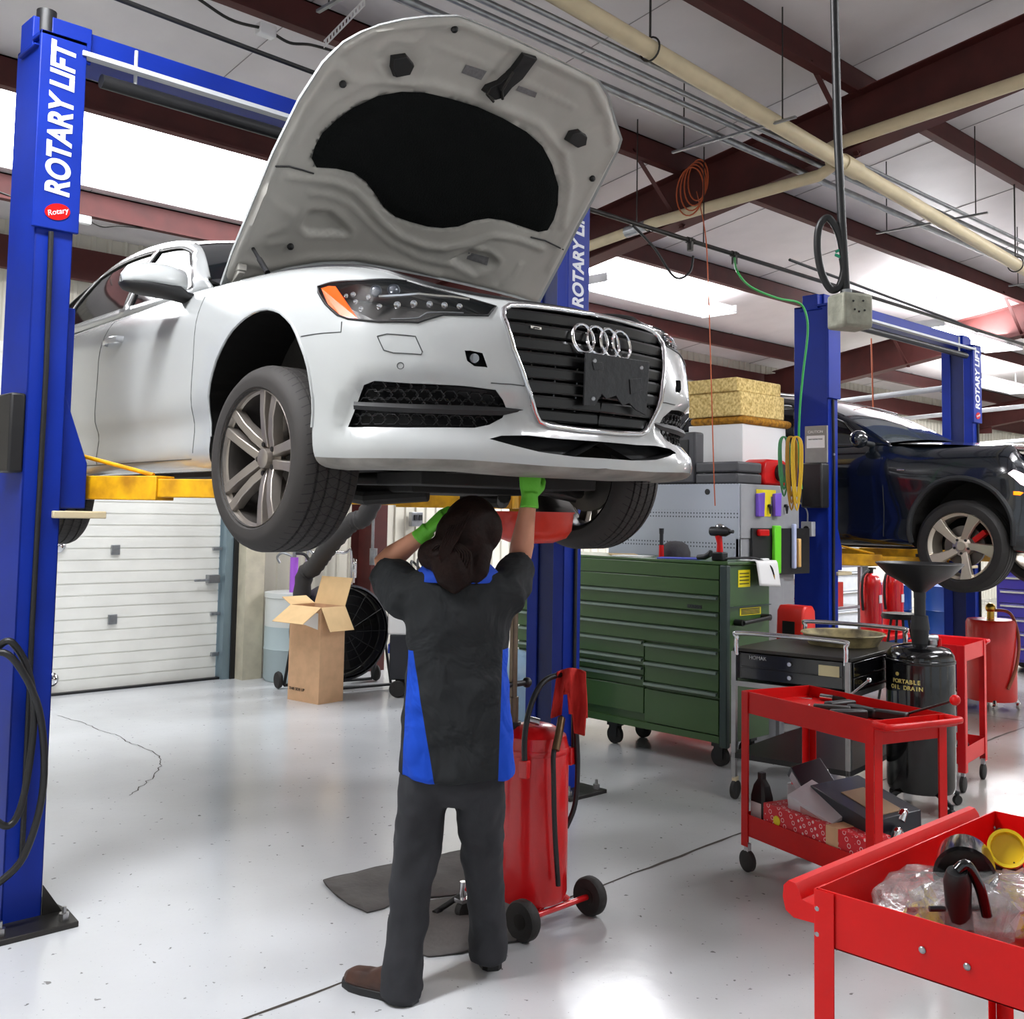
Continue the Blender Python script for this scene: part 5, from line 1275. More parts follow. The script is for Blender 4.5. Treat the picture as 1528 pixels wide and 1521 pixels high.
mb=MB(); mb.tube([(0,0,.06),(0,0,.12),(0,.01,.17)],[.024,.02,.026]); mb.build('grip',M_red,o)
mb=MB(); mb.tube([(0,.07,.2),(0,-.05,.2),(0,-.08,.2)],[.032,.034,.02]); mb.cyl((0,-.08,.2),(0,-.11,.2),.012); mb.build('motor_housing',M_black,o)
mb=MB(); mb.sph((0,-.0,.235),.025,12,(1,1.4,.7)); mb.build('metal_cap',M_chrome,o)
p=on_chest(1052,6.05); o=thing('air_ratchet','small black air tool lying next to the impact tool on the green chest','air tool',p)
mb=MB(); mb.tube([(0,.06,.02),(0,0,.025),(0,-.04,.045),(0,-.05,.07)],[.016,.02,.022,.012]); mb.build('tool_body',M_black,o)
# paper draped over the corner of the chest
pc=V((6.32,TY0,TZ1))
o=tag(MB().sheet(lambda u,v: V((-.10+.26*u+.03*v, .12-.16*min(v,.45)/.45 - .012*math.sin(u*3)*max(0,v-.45)-.03*max(0,v-.45), .006-.0 if v<.45 else .006-(v-.45)*.30-.03*u*max(0,v-.45))),8,14).build('paper_sheet',M_white,smooth=60,solid=.001),'white sheet draped over the end of the green chest','paper'); o.location=pc
pts=[V((6.1,4.3,TZ1+.012)),V((6.2,4.25,TZ1+.02)),V((6.33,4.17,TZ1+.02)),V((6.40,4.10,TZ1-.03)),V((6.43,4.09,TZ1-.09))]
o=thing('grease_hose','short black hose with a brass tip lying over the white sheet','hose',pts[0]); c=o.location.copy()
MB().tube([p-c for p in spline(pts,6)],.008).build('hose_body',M_black,o); MB().cyl(pts[-1]-c,pts[-1]-c+V((.01,0,-.04)),.009,.006).build('brass_tip',mat('brass',rgb(200,160,70),.3,1.),o)
# ================================================================== GREY HUTCH BEHIND IT
HX,HY0,HY1,HZ1=6.62,4.5,5.75,1.90
HU=thing('hutch','tall grey metal workbench hutch with a perforated back behind the green chest','hutch',(HX,HY0,0)); HW=HY1-HY0
def perf_mat():
    m=bpy.data.materials.new('perforated_grey'); m.use_nodes=True; nt=m.node_tree; b=nt.nodes['Principled BSDF']; N=nt.nodes.new; L=nt.links.new; b.inputs['Roughness'].default_value=.45
    tc=N('ShaderNodeTexCoord'); sp=N('ShaderNodeSeparateXYZ'); L(tc.outputs['Object'],sp.inputs[0])
    def M(op,a,b_=None):
        n=N('ShaderNodeMath'); n.operation=op
        for i,x in enumerate((a,b_)):
            if x is None: continue
            if isinstance(x,(int,float)): n.inputs[i].default_value=x
            else: L(x,n.inputs[i])
        return n.outputs[0]
    fy=M('SUBTRACT',M('FRACT',M('MULTIPLY',sp.outputs['Y'],36.)),.5); fz=M('SUBTRACT',M('FRACT',M('MULTIPLY',sp.outputs['Z'],36.)),.5)
    r=M('ADD',M('MULTIPLY',fy,fy),M('MULTIPLY',fz,fz)); dot=M('LESS_THAN',r,.05)
    band=M('LESS_THAN',M('FRACT',M('MULTIPLY',M('ADD',sp.outputs['Z'],.02),4.2)),.24)
    mk=M('MULTIPLY',dot,band); mx=N('ShaderNodeMix'); mx.data_type='RGBA'; L(mk,mx.inputs[0]); mx.inputs[6].default_value=(*rgb(168,174,184),1); mx.inputs[7].default_value=(*rgb(70,74,80),1); L(mx.outputs[2],b.inputs['Base Color']); return m
mb=MB(); mb.bx(0,.02,0,HW,.2,HZ1); mb.build('perforated_panel',perf_mat(),HU,0)
mb=MB(); mb.bx(.02,.78,0.02,HW,.2,HZ1-.01); mb.build('cabinet_body',M_grey,HU,bevel=.006)
mb=MB(); mb.bx(.01,.80,-.01,.02,1.50,HZ1); mb.build('side_header',M_grey,HU,bevel=.005)
mb=MB(); mb.bx(.0,.6,-.0,.03,.0,1.50); mb.build('side_leg_panel',M_grey,HU,bevel=.004)
mb=MB(); mb.cyl((-.004,.28,1.84),(.0,.28,1.84),.022,n=20); mb.build('cable_hole',M_black,HU)
def hs(px,py): return aty(px,py,HY0)-V((HX,HY0,0))
c=hs(1141,737); mb=MB(); mb.bx(c.x-.13,c.x+.13,-.014,-.011,c.z-.02,c.z+.03); mb.bx(c.x-.06,c.x+.06,-.014,-.011,c.z-.17,c.z-.02); mb.build('yellow_label',M_yellow,HU,0)
for px in (1130,1155):
    c=hs(px,753); o=thing('magnetic_hook','purple holder on the grey hutch side '+('nearer the front edge' if px<1140 else 'nearer the blue post'),'holder',(HX+c.x,HY0-.012,c.z),0,'purple holders'); mb=MB(); mb.prism([(-.045,-.09),(.035,-.09),(.045,.09),(-.045,.08)],0,.03,frame((0,0,0),(1,0,0),(0,0,1))); mb.build('holder_body',mat('purple_plastic',rgb(120,85,200),.4),o,bevel=.006)
for px in (1144,1169):
    c=hs(px,755); o=tag(MB().cyl((0,0,0),(0,-.02,0),.012).cyl((0,-.02,.0),(0,-.02,-.06),.014,.006).build('magnetic_pin',M_black),'small black pin on the grey hutch '+('between the purple holders' if px<1150 else 'outside the purple holders'),'pin','black pins'); o.location=(HX+c.x,HY0-.012,c.z)
# black board of hanging tools below
c0=hs(1118,788); c1=hs(1193,852)
o=thing('tool_board','black board below the grey hutch carrying gloves, pouches and rulers','tool board',(HX,HY0,0))
mb=MB(); mb.bx(c0.x,c1.x+.1,-.03,-.012,c1.z-.02,c0.z); mb.build('board',M_black,o,bevel=.003)
items=((1131,795,.13,.05,M_red,'red tray hooked on the black tool board','tray'),(1133,840,.09,.07,M_white,'white printed card low on the black tool board','card'),(1151,820,.09,.36,mat('lime',rgb(110,220,40),.5),'lime green pouch hanging on the black tool board','pouch'),(1177,815,.035,.34,mat('pale_blue',rgb(190,200,235),.4),'white and blue ruler pair on the black tool board','ruler'),(1184,825,.035,.22,mat('tan_handle',rgb(225,180,110),.5),'tan handled tool on the black tool board','hand tool'))
for px,py,w_,h_,m_,lab,cat in items:
    c=hs(px,py); x=tag(MB().box((0,-.046,0),(w_,.03,h_)).build(cat.replace(' ','_'),m_,bevel=.008),lab,cat); x.location=(HX+c.x,HY0,c.z)
c=hs(1174,890); 
o=thing('red_bottle_jug','red jug with black print on the floor bench beside the green chest','jug',(6.98,4.25,0)); 
mb=MB(); mb.loft([[V((x*w_,y*.11,z)) for x,y in ((-1,-1),(1,-1),(1,1),(-1,1))] for z,w_ in ((.45,.10),(.72,.10),(.98,.085),(1.02,.05))]); mb.build('jug_body',mat('jug_red',rgb(230,40,28),.4),o,bevel=.015)
mb=MB(); mb.prism([(-.05,-.06),(.05,-.06),(.05,.06),(-.05,.06)],0,.004,frame((-.10,0,.85),(0,-1,0),(0,0,1))); mb.build('emblem',M_black,o); text('LUCAS',.045,frame((0.02,-.112,.62),(1,0,0),(0,0,1)),M_black,o)
mb=MB(); mb.tube([(.0,-.13,.75),(.06,-.16,.6),(.05,-.14,.46)],.012); mb.build('spout_hose',M_black,o)
bn=thing('low_bench','low grey bench under the red jug','bench',(7.2,4.3,0)); mb=MB(); mb.bx(-.25,.35,-.2,.15,.41,.45); mb.build('top_board',M_grey,bn)
for x in (-.22,.3):
    for y in (-.17,.12): MB().bx(x,x+.03,y-.03,y,0,.41).build('leg',M_grey,bn)
# boxes and cases on top of the hutch
def hz_(px,x): r_=ray(px,700); t=x/r_.x; return r_.y*t
def crate(name,lab,cat,x0,x1,y0,y1,z0,z1,m_,grp=None,bev=.006):
    o=tag(MB().box((0,0,(z1-z0)/2),(x1-x0,y1-y0,z1-z0)).build(name,m_,bevel=bev),lab,cat,grp); o.location=((x0+x1)/2,(y0+y1)/2,z0); return o
zb=HZ1
M_foam=mat('yellow_foam',rgb(240,216,148),.9,noise=.3,nscale=45,dark=rgb(180,145,75),bump=.5,bscale=40)
M_foam2=mat('orange_foam',rgb(200,140,35),.9,noise=.3,nscale=30,dark=rgb(120,80,20),bump=.7,bscale=30)
def zy(px,py,y): return aty(px,py,y).z
YB=4.78
bx0=aty(1108,660,YB).x; bx1=aty(1146,660,YB).x; 
zt0=zy(1108,632,YB)
crate('storage_box','big white box on the grey hutch below the yellow foam blocks','box',bx0,bx0+.62,YB,YB+.52,zb,zt0,M_white)
zf1=zy(1108,620,YB); zf2=zy(1105,583,YB); zf3=zy(1103,562,YB)
crate('foam_block','orange foam block squashed between the white box and yellow foam','foam block',bx0-.02,bx0+.68,YB-.03,YB+.5,zt0,zf1,M_foam2,'foam blocks',.03)
crate('foam_block','thick speckled yellow foam block in the middle of the pile','foam block',bx0-.03,bx0+.6,YB,YB+.5,zf1,zf2,M_foam,'foam blocks',.01)
crate('foam_block','thin yellow foam block on top of the pile','foam block',bx0-.05,bx0+.58,YB+.02,YB+.52,zf2,zf3,M_foam,'foam blocks',.01)
M_dg=mat('case_grey',rgb(72,72,76),.5,noise=.2)
for k in range(3): crate('drawer_case','flat grey case beside the white box, %s'%('lowest of three','second of three','top of three')[k],'case',bx0+.64,bx0+.9,YB,YB+.35,zb+.10*k,zb+.10*k+.095,M_dg,'flat grey cases')
o=thing('tool_case','dark tool case with red latch standing on end by the white box','tool case',(6.64,5.12,zb)); mb=MB(); mb.box((.06,0,.2),(.12,.42,.40)); mb.build('case_shell',M_dg,o,bevel=.02); mb=MB(); mb.box((-.004,0,.39),(.01,.07,.02)); mb.build('latch',M_red,o); mb=MB(); mb.box((-.003,-.0,.2),(.01,.30,.28)); mb.build('case_lid_panel',M_black,o,bevel=.01)
for k in range(2): crate('socket_case','%s dark socket case at the front corner of the grey hutch'%('lower','upper')[k],'tool case',6.63,6.95,4.52,4.90,zb+.085*k,zb+.085*k+.08,M_dg,'socket cases',.015)
p=V((7.15,4.62,zb)); o=thing('work_light','red shop radio with a round black speaker on the grey hutch','radio',p)
mb=MB(); mb.loft([[V((x*w_,y*.1,z)) for x,y in ((-1,-1),(1,-1),(1,1),(-1,1))] for z,w_ in ((.0,.16),(.05,.19),(.17,.17),(.20,.10))]); mb.build('radio_body',M_red,o,bevel=.02)
mb=MB(); mb.lathe([(0,.02),(.05,.015),(.06,0),(.068,.0),(.068,.03),(.0,.03)],m=frame((.04,-.10,.1),(1,0,0),(0,0,1)),n=24); mb.build('speaker',M_black,o); mb=MB(); mb.lathe([(0,.02),(.05,.015),(.06,0),(.068,.0),(.068,.03),(.0,.03)],m=frame((-.17,-.0,.1),(0,-1,0),(0,0,1)),n=24); mb.build('speaker',M_black,o)
# ================================================================== BLACK ROLLING CART
o=thing('rolling_cart','black drawer cart with chrome handles on a silver frame','tool cart',(5.98,3.45,0),R(8))
L_,Wd=.52,.36
mb=MB(); mb.bx(-L_+.03,L_-.03,-Wd+.02,Wd-.02,.70,.86); mb.build('drawer_box',M_blackg,o,bevel=.005)
mb=MB(); mb.bx(-L_+.02,L_-.02,-Wd,Wd,.86,.88); mb.build('top_tray',mat('tray_dark',rgb(60,58,55),.4,.5),o,bevel=.004)
for x in (-L_,L_-.03):
    for y in (-Wd,Wd-.03): mb=MB(); mb.bx(x,x+.03,y,y+.03,.12,.86); mb.build('frame_leg',M_steel,o,bevel=.003)
mb=MB(); mb.bx(-L_,L_,-Wd,Wd,.66,.69); mb.build('shelf_frame',M_steel,o); MB().bx(-L_,L_,-Wd,Wd,.24,.27).build('lower_shelf',M_black,o)
for x in (-L_+.015,L_-.015):
    mb=MB(); mb.tube(spline([(x,-Wd+.03,.84),(x,-Wd+.03,.94),(x,-Wd+.07,.97),(x,Wd-.07,.97),(x,Wd-.03,.94),(x,Wd-.03,.84)],5),.014); mb.build('end_handle',M_chrome,o)
for y0 in (-Wd-.004,): 
    for z0,z1 in ((.775,.855),(.705,.77)): mb=MB(); mb.bx(-L_+.05,L_-.05,-Wd-.004,-Wd+.02,z0,z1); mb.build('drawer',M_blackg,o,bevel=.003)
for z0,z1 in ((.775,.855),(.705,.77)): mb=MB(); mb.bx(-L_-.004+.03,-L_+.05,-Wd+.05,Wd-.05,z0,z1); dr=mb.build('drawer',M_blackg,o,bevel=.003); mb=MB(); mb.cyl((-L_+.026,-.0,(z0+z1)/2),(-L_+.01,-.0,(z0+z1)/2),.012); mb.build('lock',M_chrome,dr)
text('HOMAK',.03,frame((-L_+.022,.2,.83),(0,-1,0),(0,0,1)),M_lgrey,o)
mb=MB(); mb.box((-L_+.024,-.23,.80),(.003,.12,.06)); mb.build('sticker_label',mat('cream_label',rgb(225,215,170),.6),o)
for x in (-L_+.02,L_-.02):
    for y in (-Wd+.02,Wd-.02):
        k=MB().bx(x-.02,x+.02,y-.012,y+.012,.06,.13).build('caster',M_pvc,o); MB().lathe([(0,-.015),(.045,-.015),(.055,-.01),(.055,.01),(.045,.015),(0,.015)],c=(x,y,.055),ax='Y',n=20).build('caster_wheel',M_rub,k)
# round drain pan on the cart
p=atz(1258,950,.93); o=thing('round_drain_pan','round grimy cream drain pan resting on the black cart','pan',(p.x,p.y,.882))
mb=MB(); mb.lathe([(0,0),(.20,0),(.235,.07),(.25,.075),(.255,.068),(.24,.06),(.205,-.0),(0,-.0)],n=48); mb.build('pan_body',mat('grimy_cream',rgb(196,180,130),.5,noise=.6,nscale=9,dark=rgb(80,70,50)),o,recalc=True)
# ================================================================== RED SERVICE CARTS
def red_cart(name,lab,loc,rz,L_,W_,h_,m_,raise_=0.,group='red service carts',cast=True,lip=.10,handle='x',bolts=False):
    o=thing(name,lab,'service cart',loc,rz,group); l,w=L_/2,W_/2; t=.004; z1=h_
    for nm,zz in (('top_tray',h_-lip),('bottom_tray',.17)):
        mb=MB(); rr_=(raise_ if nm=='top_tray' else 0); mb.bx(-l,l,-w,w,zz+rr_,zz+rr_+t); mb.bx(-l,-l+t,-w,w,zz,zz+lip); mb.bx(l-t,l,-w,w,zz,zz+lip); mb.bx(-l,l,-w,-w+t,zz,zz+lip); mb.bx(-l,l,w-t,w,zz,zz+lip)
        mb.build(nm,m_,o,0,bevel=.001)
    for sx in (-1,1):
        for sy in (-1,1):
            mb=MB(); x=sx*(l+.002); y=sy*(w+.002); mb.bx(min(x,x-sx*.045),max(x,x-sx*.045),min(y,y+sy*.003),max(y,y+sy*.003),.12,z1-.002); mb.bx(min(x,x+sx*.003),max(x,x+sx*.003),min(y,y-sy*.045),max(y,y-sy*.045),.12,z1-.002)
            lg=mb.build('leg',m_,o,0,bevel=.001)
            if bolts:
                for zz in (z1-.03,z1-.075,.2): MB().sph((x-sx*.02,y+sy*.004,zz),.0075,10,(1,.6,1)).build('bolt',M_galv,o)
            mb=MB(); mb.bx(x-sx*.02-.014,x-sx*.02+.014,y-sy*.02-.011,y-sy*.02+.011,.06,.13); k=mb.build('caster',M_lgrey,o)
            MB().lathe([(0,-.013),(.042,-.013),(.05,-.009),(.05,.009),(.042,.013),(0,.013)],c=(x-sx*.02,y-sy*.02,.05),ax='Y',n=24).build('caster_wheel',M_rub,k)
    # push handle : folded lip with rounded bar
    if handle=='x':
        mb=MB(); mb.prism([(l,-w),(l+.05,-w),(l+.085,-w+.03),(l+.085,w-.03),(l+.05,w),(l,w)],z1-.035,z1-.03); mb.tube(spline([(l,-w+.0,z1-.015),(l+.055,-w+.0,z1-.015),(l+.085,-w+.035,z1-.015),(l+.085,w-.035,z1-.015),(l+.055,w,z1-.015),(l,w,z1-.015)],4),.014); mb.build('push_handle',m_,o,50)
    else:
        mb=MB(); mb.loft([[V((x,w+a,z1+b)) for a,b in ((0,-.075),(.055,-.077),(.075,-.066),(.082,-.04),(.080,-.014),(.068,-.002),(.052,-.004),(.042,-.016),(.036,-.034),(.0,-.04))] for x in (-l,-l+.02,l-.02,l)]); mb.build('push_handle',m_,o,40)
    return o
# middle cart
mc=V((4.46,2.50,0)); rzm=math.atan2(-.78,-.22)
red_cart('service_cart','red two-shelf cart with tools and parts boxes before the black oil drain',mc,rzm,.81,.42,.835,M_red,raise_=.045)
mm=Matrix.Translation(mc)@Matrix.Rotation(rzm,4,'Z')
def onm(x,y,z): return mm@V((x,y,z))
# tools lying on the middle cart
zt=.745
def wp(px,py,z): return atz(px,py,z)
def bar(name,lab,cat,p0,p1,r0,r1,m_,extra=None):
    o=thing(name,lab,cat,p0); d=V(p1)-V(p0); MB().tube([V((0,0,0)),d*.5,d],[r0,(r0+r1)/2,r1],10).build('shaft',m_,o); 
    if extra: extra(o,d)
    return o
def knob(o,d): MB().sph(d,.022,12).build('grip_ball',M_red,o)
def chrome_end(o,d): MB().cyl(d*.0,d*.12,.016).build('socket_end',M_chrome,o)
bar('pry_bar','long thin bar with a red ball end reaching off the middle red cart','pry bar',wp(1345,1068,.80),wp(1425,1045,.93),.006,.005,M_dsteel,knob)
bar('breaker_bar','long dark breaker bar lying across the middle red cart','breaker bar',wp(1225,1040,.80),wp(1390,1062,.80),.014,.008,M_dsteel,chrome_end)
bar('ratchet','chrome ratchet lying at the front edge of the middle red cart','ratchet',wp(1165,1042,.77),wp(1212,1046,.775),.011,.014,M_chrome)
bar('screwdriver','thin screwdriver hanging over the edge of the middle red cart','screwdriver',wp(1207,1052,.80),wp(1220,1078,.76),.004,.004,M_steel)
bar('extension_bar','shiny extension bar crossing above the tool tray of the middle red cart','extension bar',wp(1268,1038,.80),wp(1297,1015,.88),.005,.006,M_steel,lambda o,d: MB().sph(d,.012,10).build('tip',M_chrome,o))
for i,(x,y,m_) in enumerate(((.1,.05,M_black),(.22,.08,M_black),(.02,-.06,M_dsteel),(.13,-.07,M_black),(-.05,.06,M_black))):
    o=tag(MB().box((0,0,.02),(.16,.05,.04)).build('socket_rail',m_,bevel=.008),'dark socket rail in the top tray of the middle red cart','socket rail','socket rails'); o.location=onm(x,y,.785); o.rotation_euler=(0,0,rzm+.4*i)
for i,(px,py) in enumerate(((1286,1053),(1313,1058),(1346,1058))):
    o=tag(MB().box((0,0,.002),(.06,.025,.003)).build('paper_tag',M_white),'small white tag among the tools on the middle red cart','tag','white tags'); o.location=wp(px,py,.79); o.rotation_euler=(0,0,.3)
# bottom shelf of middle cart
zs=.176
M_boxblk=mat('box_dark',rgb(36,38,48),.4,coat=.3,noise=.2); M_boxwh=mat('box_pale',rgb(206,208,214),.5,noise=.1)
def pattern_box():
    m=bpy.data.materials.new('red_white_print'); m.use_nodes=True; nt=m.node_tree; b=nt.nodes['Principled BSDF']; N=nt.nodes.new; L=nt.links.new; b.inputs['Roughness'].default_value=.5
    tc=N('ShaderNodeTexCoord'); mp=N('ShaderNodeMapping'); mp.inputs['Rotation'].default_value=(0,.5,.5); mp.inputs['Scale'].default_value=(36,36,36); L(tc.outputs['Object'],mp.inputs['Vector'])
    v=N('ShaderNodeTexVoronoi'); v.inputs['Scale'].default_value=1.; v.inputs['Randomness'].default_value=.0; L(mp.outputs[0],v.inputs['Vector'])
    r=N('ShaderNodeValToRGB'); r.color_ramp.interpolation='CONSTANT'; e=r.color_ramp.elements; e[0].position=0; e[0].color=(*rgb(214,30,45),1); e[1].position=.26; e[1].color=(*rgb(240,205,205),1)
    k=e.new(.36); k.color=(*rgb(214,30,45),1); L(v.outputs['Distance'],r.inputs['Fac']); L(r.outputs['Color'],b.inputs['Base Color']); return m
o=thing('parts_box','long red and white printed parts box with a tan tape strip','box',onm(.04,-.13,zs),rzm)
MB().box((0,0,.085),(.62,.14,.17)).build('box_body',pattern_box(),o,bevel=.002); MB().box((.12,0,.086),(.07,.143,.173)).build('tape_strip',M_card,o)
MB().cyl((-.22,-.07,.11),(-.22,-.072,.11),.022).build('yellow_sticker',M_yellow,o)
o=thing('oil_bottle','black oil bottle with a white label at the corner of the lower shelf','bottle',onm(-.36,-.13,zs),rzm)
MB().loft([[V((x*w_,y*d_,z)) for x,y in ((-1,-.7),(-.7,-1),(.7,-1),(1,-.7),(1,.7),(.7,1),(-.7,1),(-1,.7))] for z,w_,d_ in ((0,.05,.035),(.17,.05,.035),(.22,.035,.028),(.25,.016,.016),(.28,.016,.016))]).build('bottle_body',M_black,o,30,bevel=.002)
MB().box((0,-.0355,.08),(.07,.002,.13)).box((-.0505,0,.08),(.002,.05,.13)).build('bottle_label',M_white,o)
o=thing('coolant_bottle','grey bottle with a pink cap behind the red printed box','bottle',onm(-.25,-.02,zs),rzm); MB().cyl((0,0,0),(0,0,.24),.04).build('bottle_body',M_lgrey,o); MB().cyl((0,0,.24),(0,0,.275),.022).build('cap',mat('pink_cap',rgb(235,60,90),.4),o)
o=thing('spray_can','pale blue spray can standing at the back of the lower shelf','spray can',onm(-.22,.12,zs),rzm); MB().cyl((0,0,0),(0,0,.24),.032).build('can_body',mat('pale_blue_can',rgb(130,180,215),.4),o); MB().cyl((0,0,.24),(0,0,.30),.024).build('cap',M_white,o)
def tilted(lab,c,d,rot,m_,name='parts_carton',face=None):
    o=thing(name,lab,'box',c); o.rotation_euler=rot; MB().box((0,0,0),d).build('carton',m_,o,bevel=.003)
    if face: MB().box(face[0],face[1]).build('printed_panel',face[2],o)
    return o
tilted('black carton with a white label leaning up at the end of the lower shelf',onm(-.14,.02,.40),(.28,.16,.07),(.3,.75,rzm),M_boxblk,face=((0,-.0815,0),(.24,.004,.05),M_boxwh))
tilted('pale carton tipped over the red printed box',onm(-.02,-.08,.36),(.26,.16,.10),(.35,.25,rzm+.1),M_boxwh,face=((0.02,-.0815,.01),(.14,.004,.05),mat('pale_print',rgb(190,150,150),.6)))
tilted('large dark carton with a tan picture lying across the others',onm(.12,.03,.395),(.42,.26,.09),(.12,.12,rzm-.15),M_boxblk,face=((.05,.0,.0465),(.26,.12,.004),mat('tan_print',rgb(150,125,95),.5)))
tilted('dark carton with a white end label beneath the large dark one',onm(.2,-.04,.30),(.25,.2,.08),(.1,.2,rzm-.1),M_boxblk,face=((0,-.1015,0),(.16,.004,.055),M_boxwh))
tilted('open white flap carton between the tilted cartons',onm(-.02,.06,.30),(.22,.16,.14),(0.,-.3,rzm+.3),M_boxwh)
for i,(x,y,z) in enumerate(((.33,.02,.33),(.36,-.05,.27),(.30,.1,.26))):
    o=tag(MB().tube(spline([(0,0,.06),(.03,.0,.09),(.07,.01,.05),(.05,.02,-.02),(.0,.02,-.05)],5),.02).cyl((0,0,-.06),(0,.06,-.06),.035).build('metal_part',M_chrome if i<2 else M_dsteel),('curved shiny metal part on top at the end of the lower shelf','lower shiny metal part at the end of the lower shelf','dull metal part behind the shiny ones')[i],'car part','loose metal parts'); o.location=onm(x,y,z)
# near cart (closest to the camera)
nc=V((2.56,.86,0))
red_cart('service_cart','bright red cart beside the camera, top tray full of bagged parts',nc,0,.92,.74,.868,M_red,handle='y',bolts=True,lip=.115)
for px,py in ((1376,1418),(1443,1443),(1220,1356),(1220,1394)): 
    p=atx(px,py,2.098); o=None
    MB().sph((p.x-nc.x-.0,p.y-nc.y,p.z),.0075,10,(.6,1,1)).build('bolt',M_galv,bpy.data.objects['service_cart.001'] if 'service_cart.001' in bpy.data.objects else bpy.data.objects['service_cart'])
for px,py in ((1482,1236),(1492,1240)):
    p=atx(px,py,3.012); MB().sph((p.x-nc.x,p.y-nc.y,p.z),.008,10,(.6,1,1)).build('bolt',M_galv,bpy.data.objects['service_cart.001'])
zn=.765
def bag_mat():
    m=mat('clear_plastic_bag',rgb(225,225,225),.12,trans=.75,coat=.3,alpha=.6,bump=.9,bscale=22); return m
M_bag=bag_mat()
for i,(px,py,rx,ry,rz_,lab) in enumerate(((1375,1350,.13,.09,.05,'crumpled clear bag near the corner of the near cart'),(1440,1375,.10,.10,.055,'crumpled clear bag under the black pump handle'),(1490,1362,.10,.10,.055,'big clear bag of yellow fittings at the frame edge'),(1524,1350,.07,.06,.05,'clear bag propped against the black ring'))):
    p=atz(px,py,zn+.04); o=thing('plastic_bag',lab,'plastic bag',(p.x,p.y,zn),0,'clear plastic bags')
    mb=MB(); rs=[]; rn=random.Random(i)
    for k in range(9):
        z=rz_*(1-math.cos(PI*k/8)); q=math.sin(PI*k/8)**.6+.02
        rs.append([V((rx*q*math.cos(a)*(1+.18*rn.uniform(-1,1)),ry*q*math.sin(a)*(1+.18*rn.uniform(-1,1)),z*(1+.1*rn.uniform(-1,1))+.004)) for a in [2*PI*j/18 for j in range(18)]])
    mb.loft(rs); mb.build('bag_film',M_bag,o,30)
    for j in range(3): x,y=rn.uniform(-.05,.05),rn.uniform(-.05,.05); MB().cyl((x,y,.01),(x+rn.uniform(-.04,.04),y+rn.uniform(-.04,.04),.012+rz_*.8),.012).build('bagged_part',(M_white,M_yellow,M_steel)[j],o)
p=atz(1440,1300,zn+.10); o=thing('oil_filter_cup','large black round housing lying on its side in the near cart','housing',p)
mdir=(CAM-p); mdir.z=.15; mdir.normalize()
mq=mdir.to_track_quat('Z','Y').to_matrix().to_4x4()
mb=MB(); mb.lathe([(.0,-.09),(.062,-.09),(.066,.0),(.066,.06),(.058,.06),(.056,-.05),(0,-.05)],m=mq,n=36); mb.build('cup_shell',M_blackg,o)
p=atz(1503,1268,zn+.12); o=thing('plastic_cup','round yellow plastic cap beside the black housing','cup',p)
mdir=(CAM-p); mdir.z+=.3; mdir.normalize(); mb=MB(); mb.lathe([(0,-.0),(.034,.0),(.036,.028),(.043,.03),(.043,-.005),(.036,-.02),(0,-.02)],m=mdir.to_track_quat('Z','Y').to_matrix().to_4x4(),n=32); mb.build('cap_shell',mat('cap_yellow',rgb(232,200,20),.4),o)
o=thing('bracket_block','black bracket block standing in the tray under the yellow cap','bracket',V((p.x,p.y,zn-.002))); MB().box((0.02,.01,.05),(.05,.06,.1)).build('block',M_black,o,bevel=.005)
p=atz(1430,1395,zn+.01); o=thing('pump_handle','glossy black pump with a bent trigger handle among the bags','pump',(p.x,p.y,zn))
q0=atz(1432,1402,zn+.02); q1=atd(1428,1300,(q0-CAM).dot(cF)*.985)
mb=MB(); d=q1-q0; b0=q0-o.location; mb.tube([b0,b0+d*.5,b0+d*.85,b0+d*1.0],[.030,.026,.028,.02],14); mb.build('pump_body',M_black,o)
mb=MB(); tp=b0+d; mb.tube(spline([tp,tp+cR*.02+V((0,0,.012)),tp+cR*.045-V((0,0,.03)),tp+cR*.06-V((0,0,.09))],5),.011); mb.build('trigger',M_blackg,o)
mb=MB(); mb.tube([b0+d*.45-cR*.06,b0+d*.45+cR*.05],.006); mb.build('cross_pin',M_black,o)
# far red cart behind the oil drain
red_cart('service_cart','red two-shelf cart standing partly hidden behind the black oil drain',(6.84,3.08,0),R(8),.48,.36,.89,mat('tool_red_b',rgb(222,26,34),.35,coat=.2))
mc3=V((6.84,3.08,0)); o=tag(MB().cyl((0,0,0),(0,0,.07),.1,.08).build('black_funnel',M_black),'black funnel on the lower shelf of the far red cart','funnel'); o.location=(6.88,3.04,.176)
# ================================================================== BLACK OIL DRAIN
OD=V((6.10,2.90,0)); OD=atz(1375,1190,.06); OD.z=0
o=thing('oil_drain','tall black portable oil drain with a wide funnel and yellow print','oil drain',OD)
rt=.19
mb=MB(); mb.lathe([(0,.11),(rt-.01,.11),(rt,.14),(rt,.85),(rt-.004,.88),(rt-.03,.915),(.09,.935),(.05,.94),(0,.94)],n=40); mb.build('tank',M_blackg,o)
mb=MB(); mb.lathe([(rt,.83),(rt+.004,.835),(rt+.004,.85),(rt,.855)],n=40,caps=False); mb.build('tank_rim',M_blackg,o)
mb=MB(); mb.cyl((0,0,.93),(0,0,1.02),.045,.05); mb.cyl((0,0,1.02),(0,0,1.10),.055,.045); mb.cyl((0,0,1.08),(0,0,1.25),.032); mb.build('riser_tube',M_black,o)
ft=atd(1368,842,(OD-CAM).dot(cF)).z
mb=MB(); mb.lathe([(.03,ft-.17),(.09,ft-.12),(.18,ft-.07),(.238,ft-.01),(.247,ft),(.24,ft+.004),(.175,ft-.06),(.085,ft-.11),(.0,ft-.15)],n=48,caps=False); mb.cyl((0,0,1.2),(0,0,ft-.15),.034); mb.build('funnel',mat('funnel_black',rgb(30,30,32),.4),o)
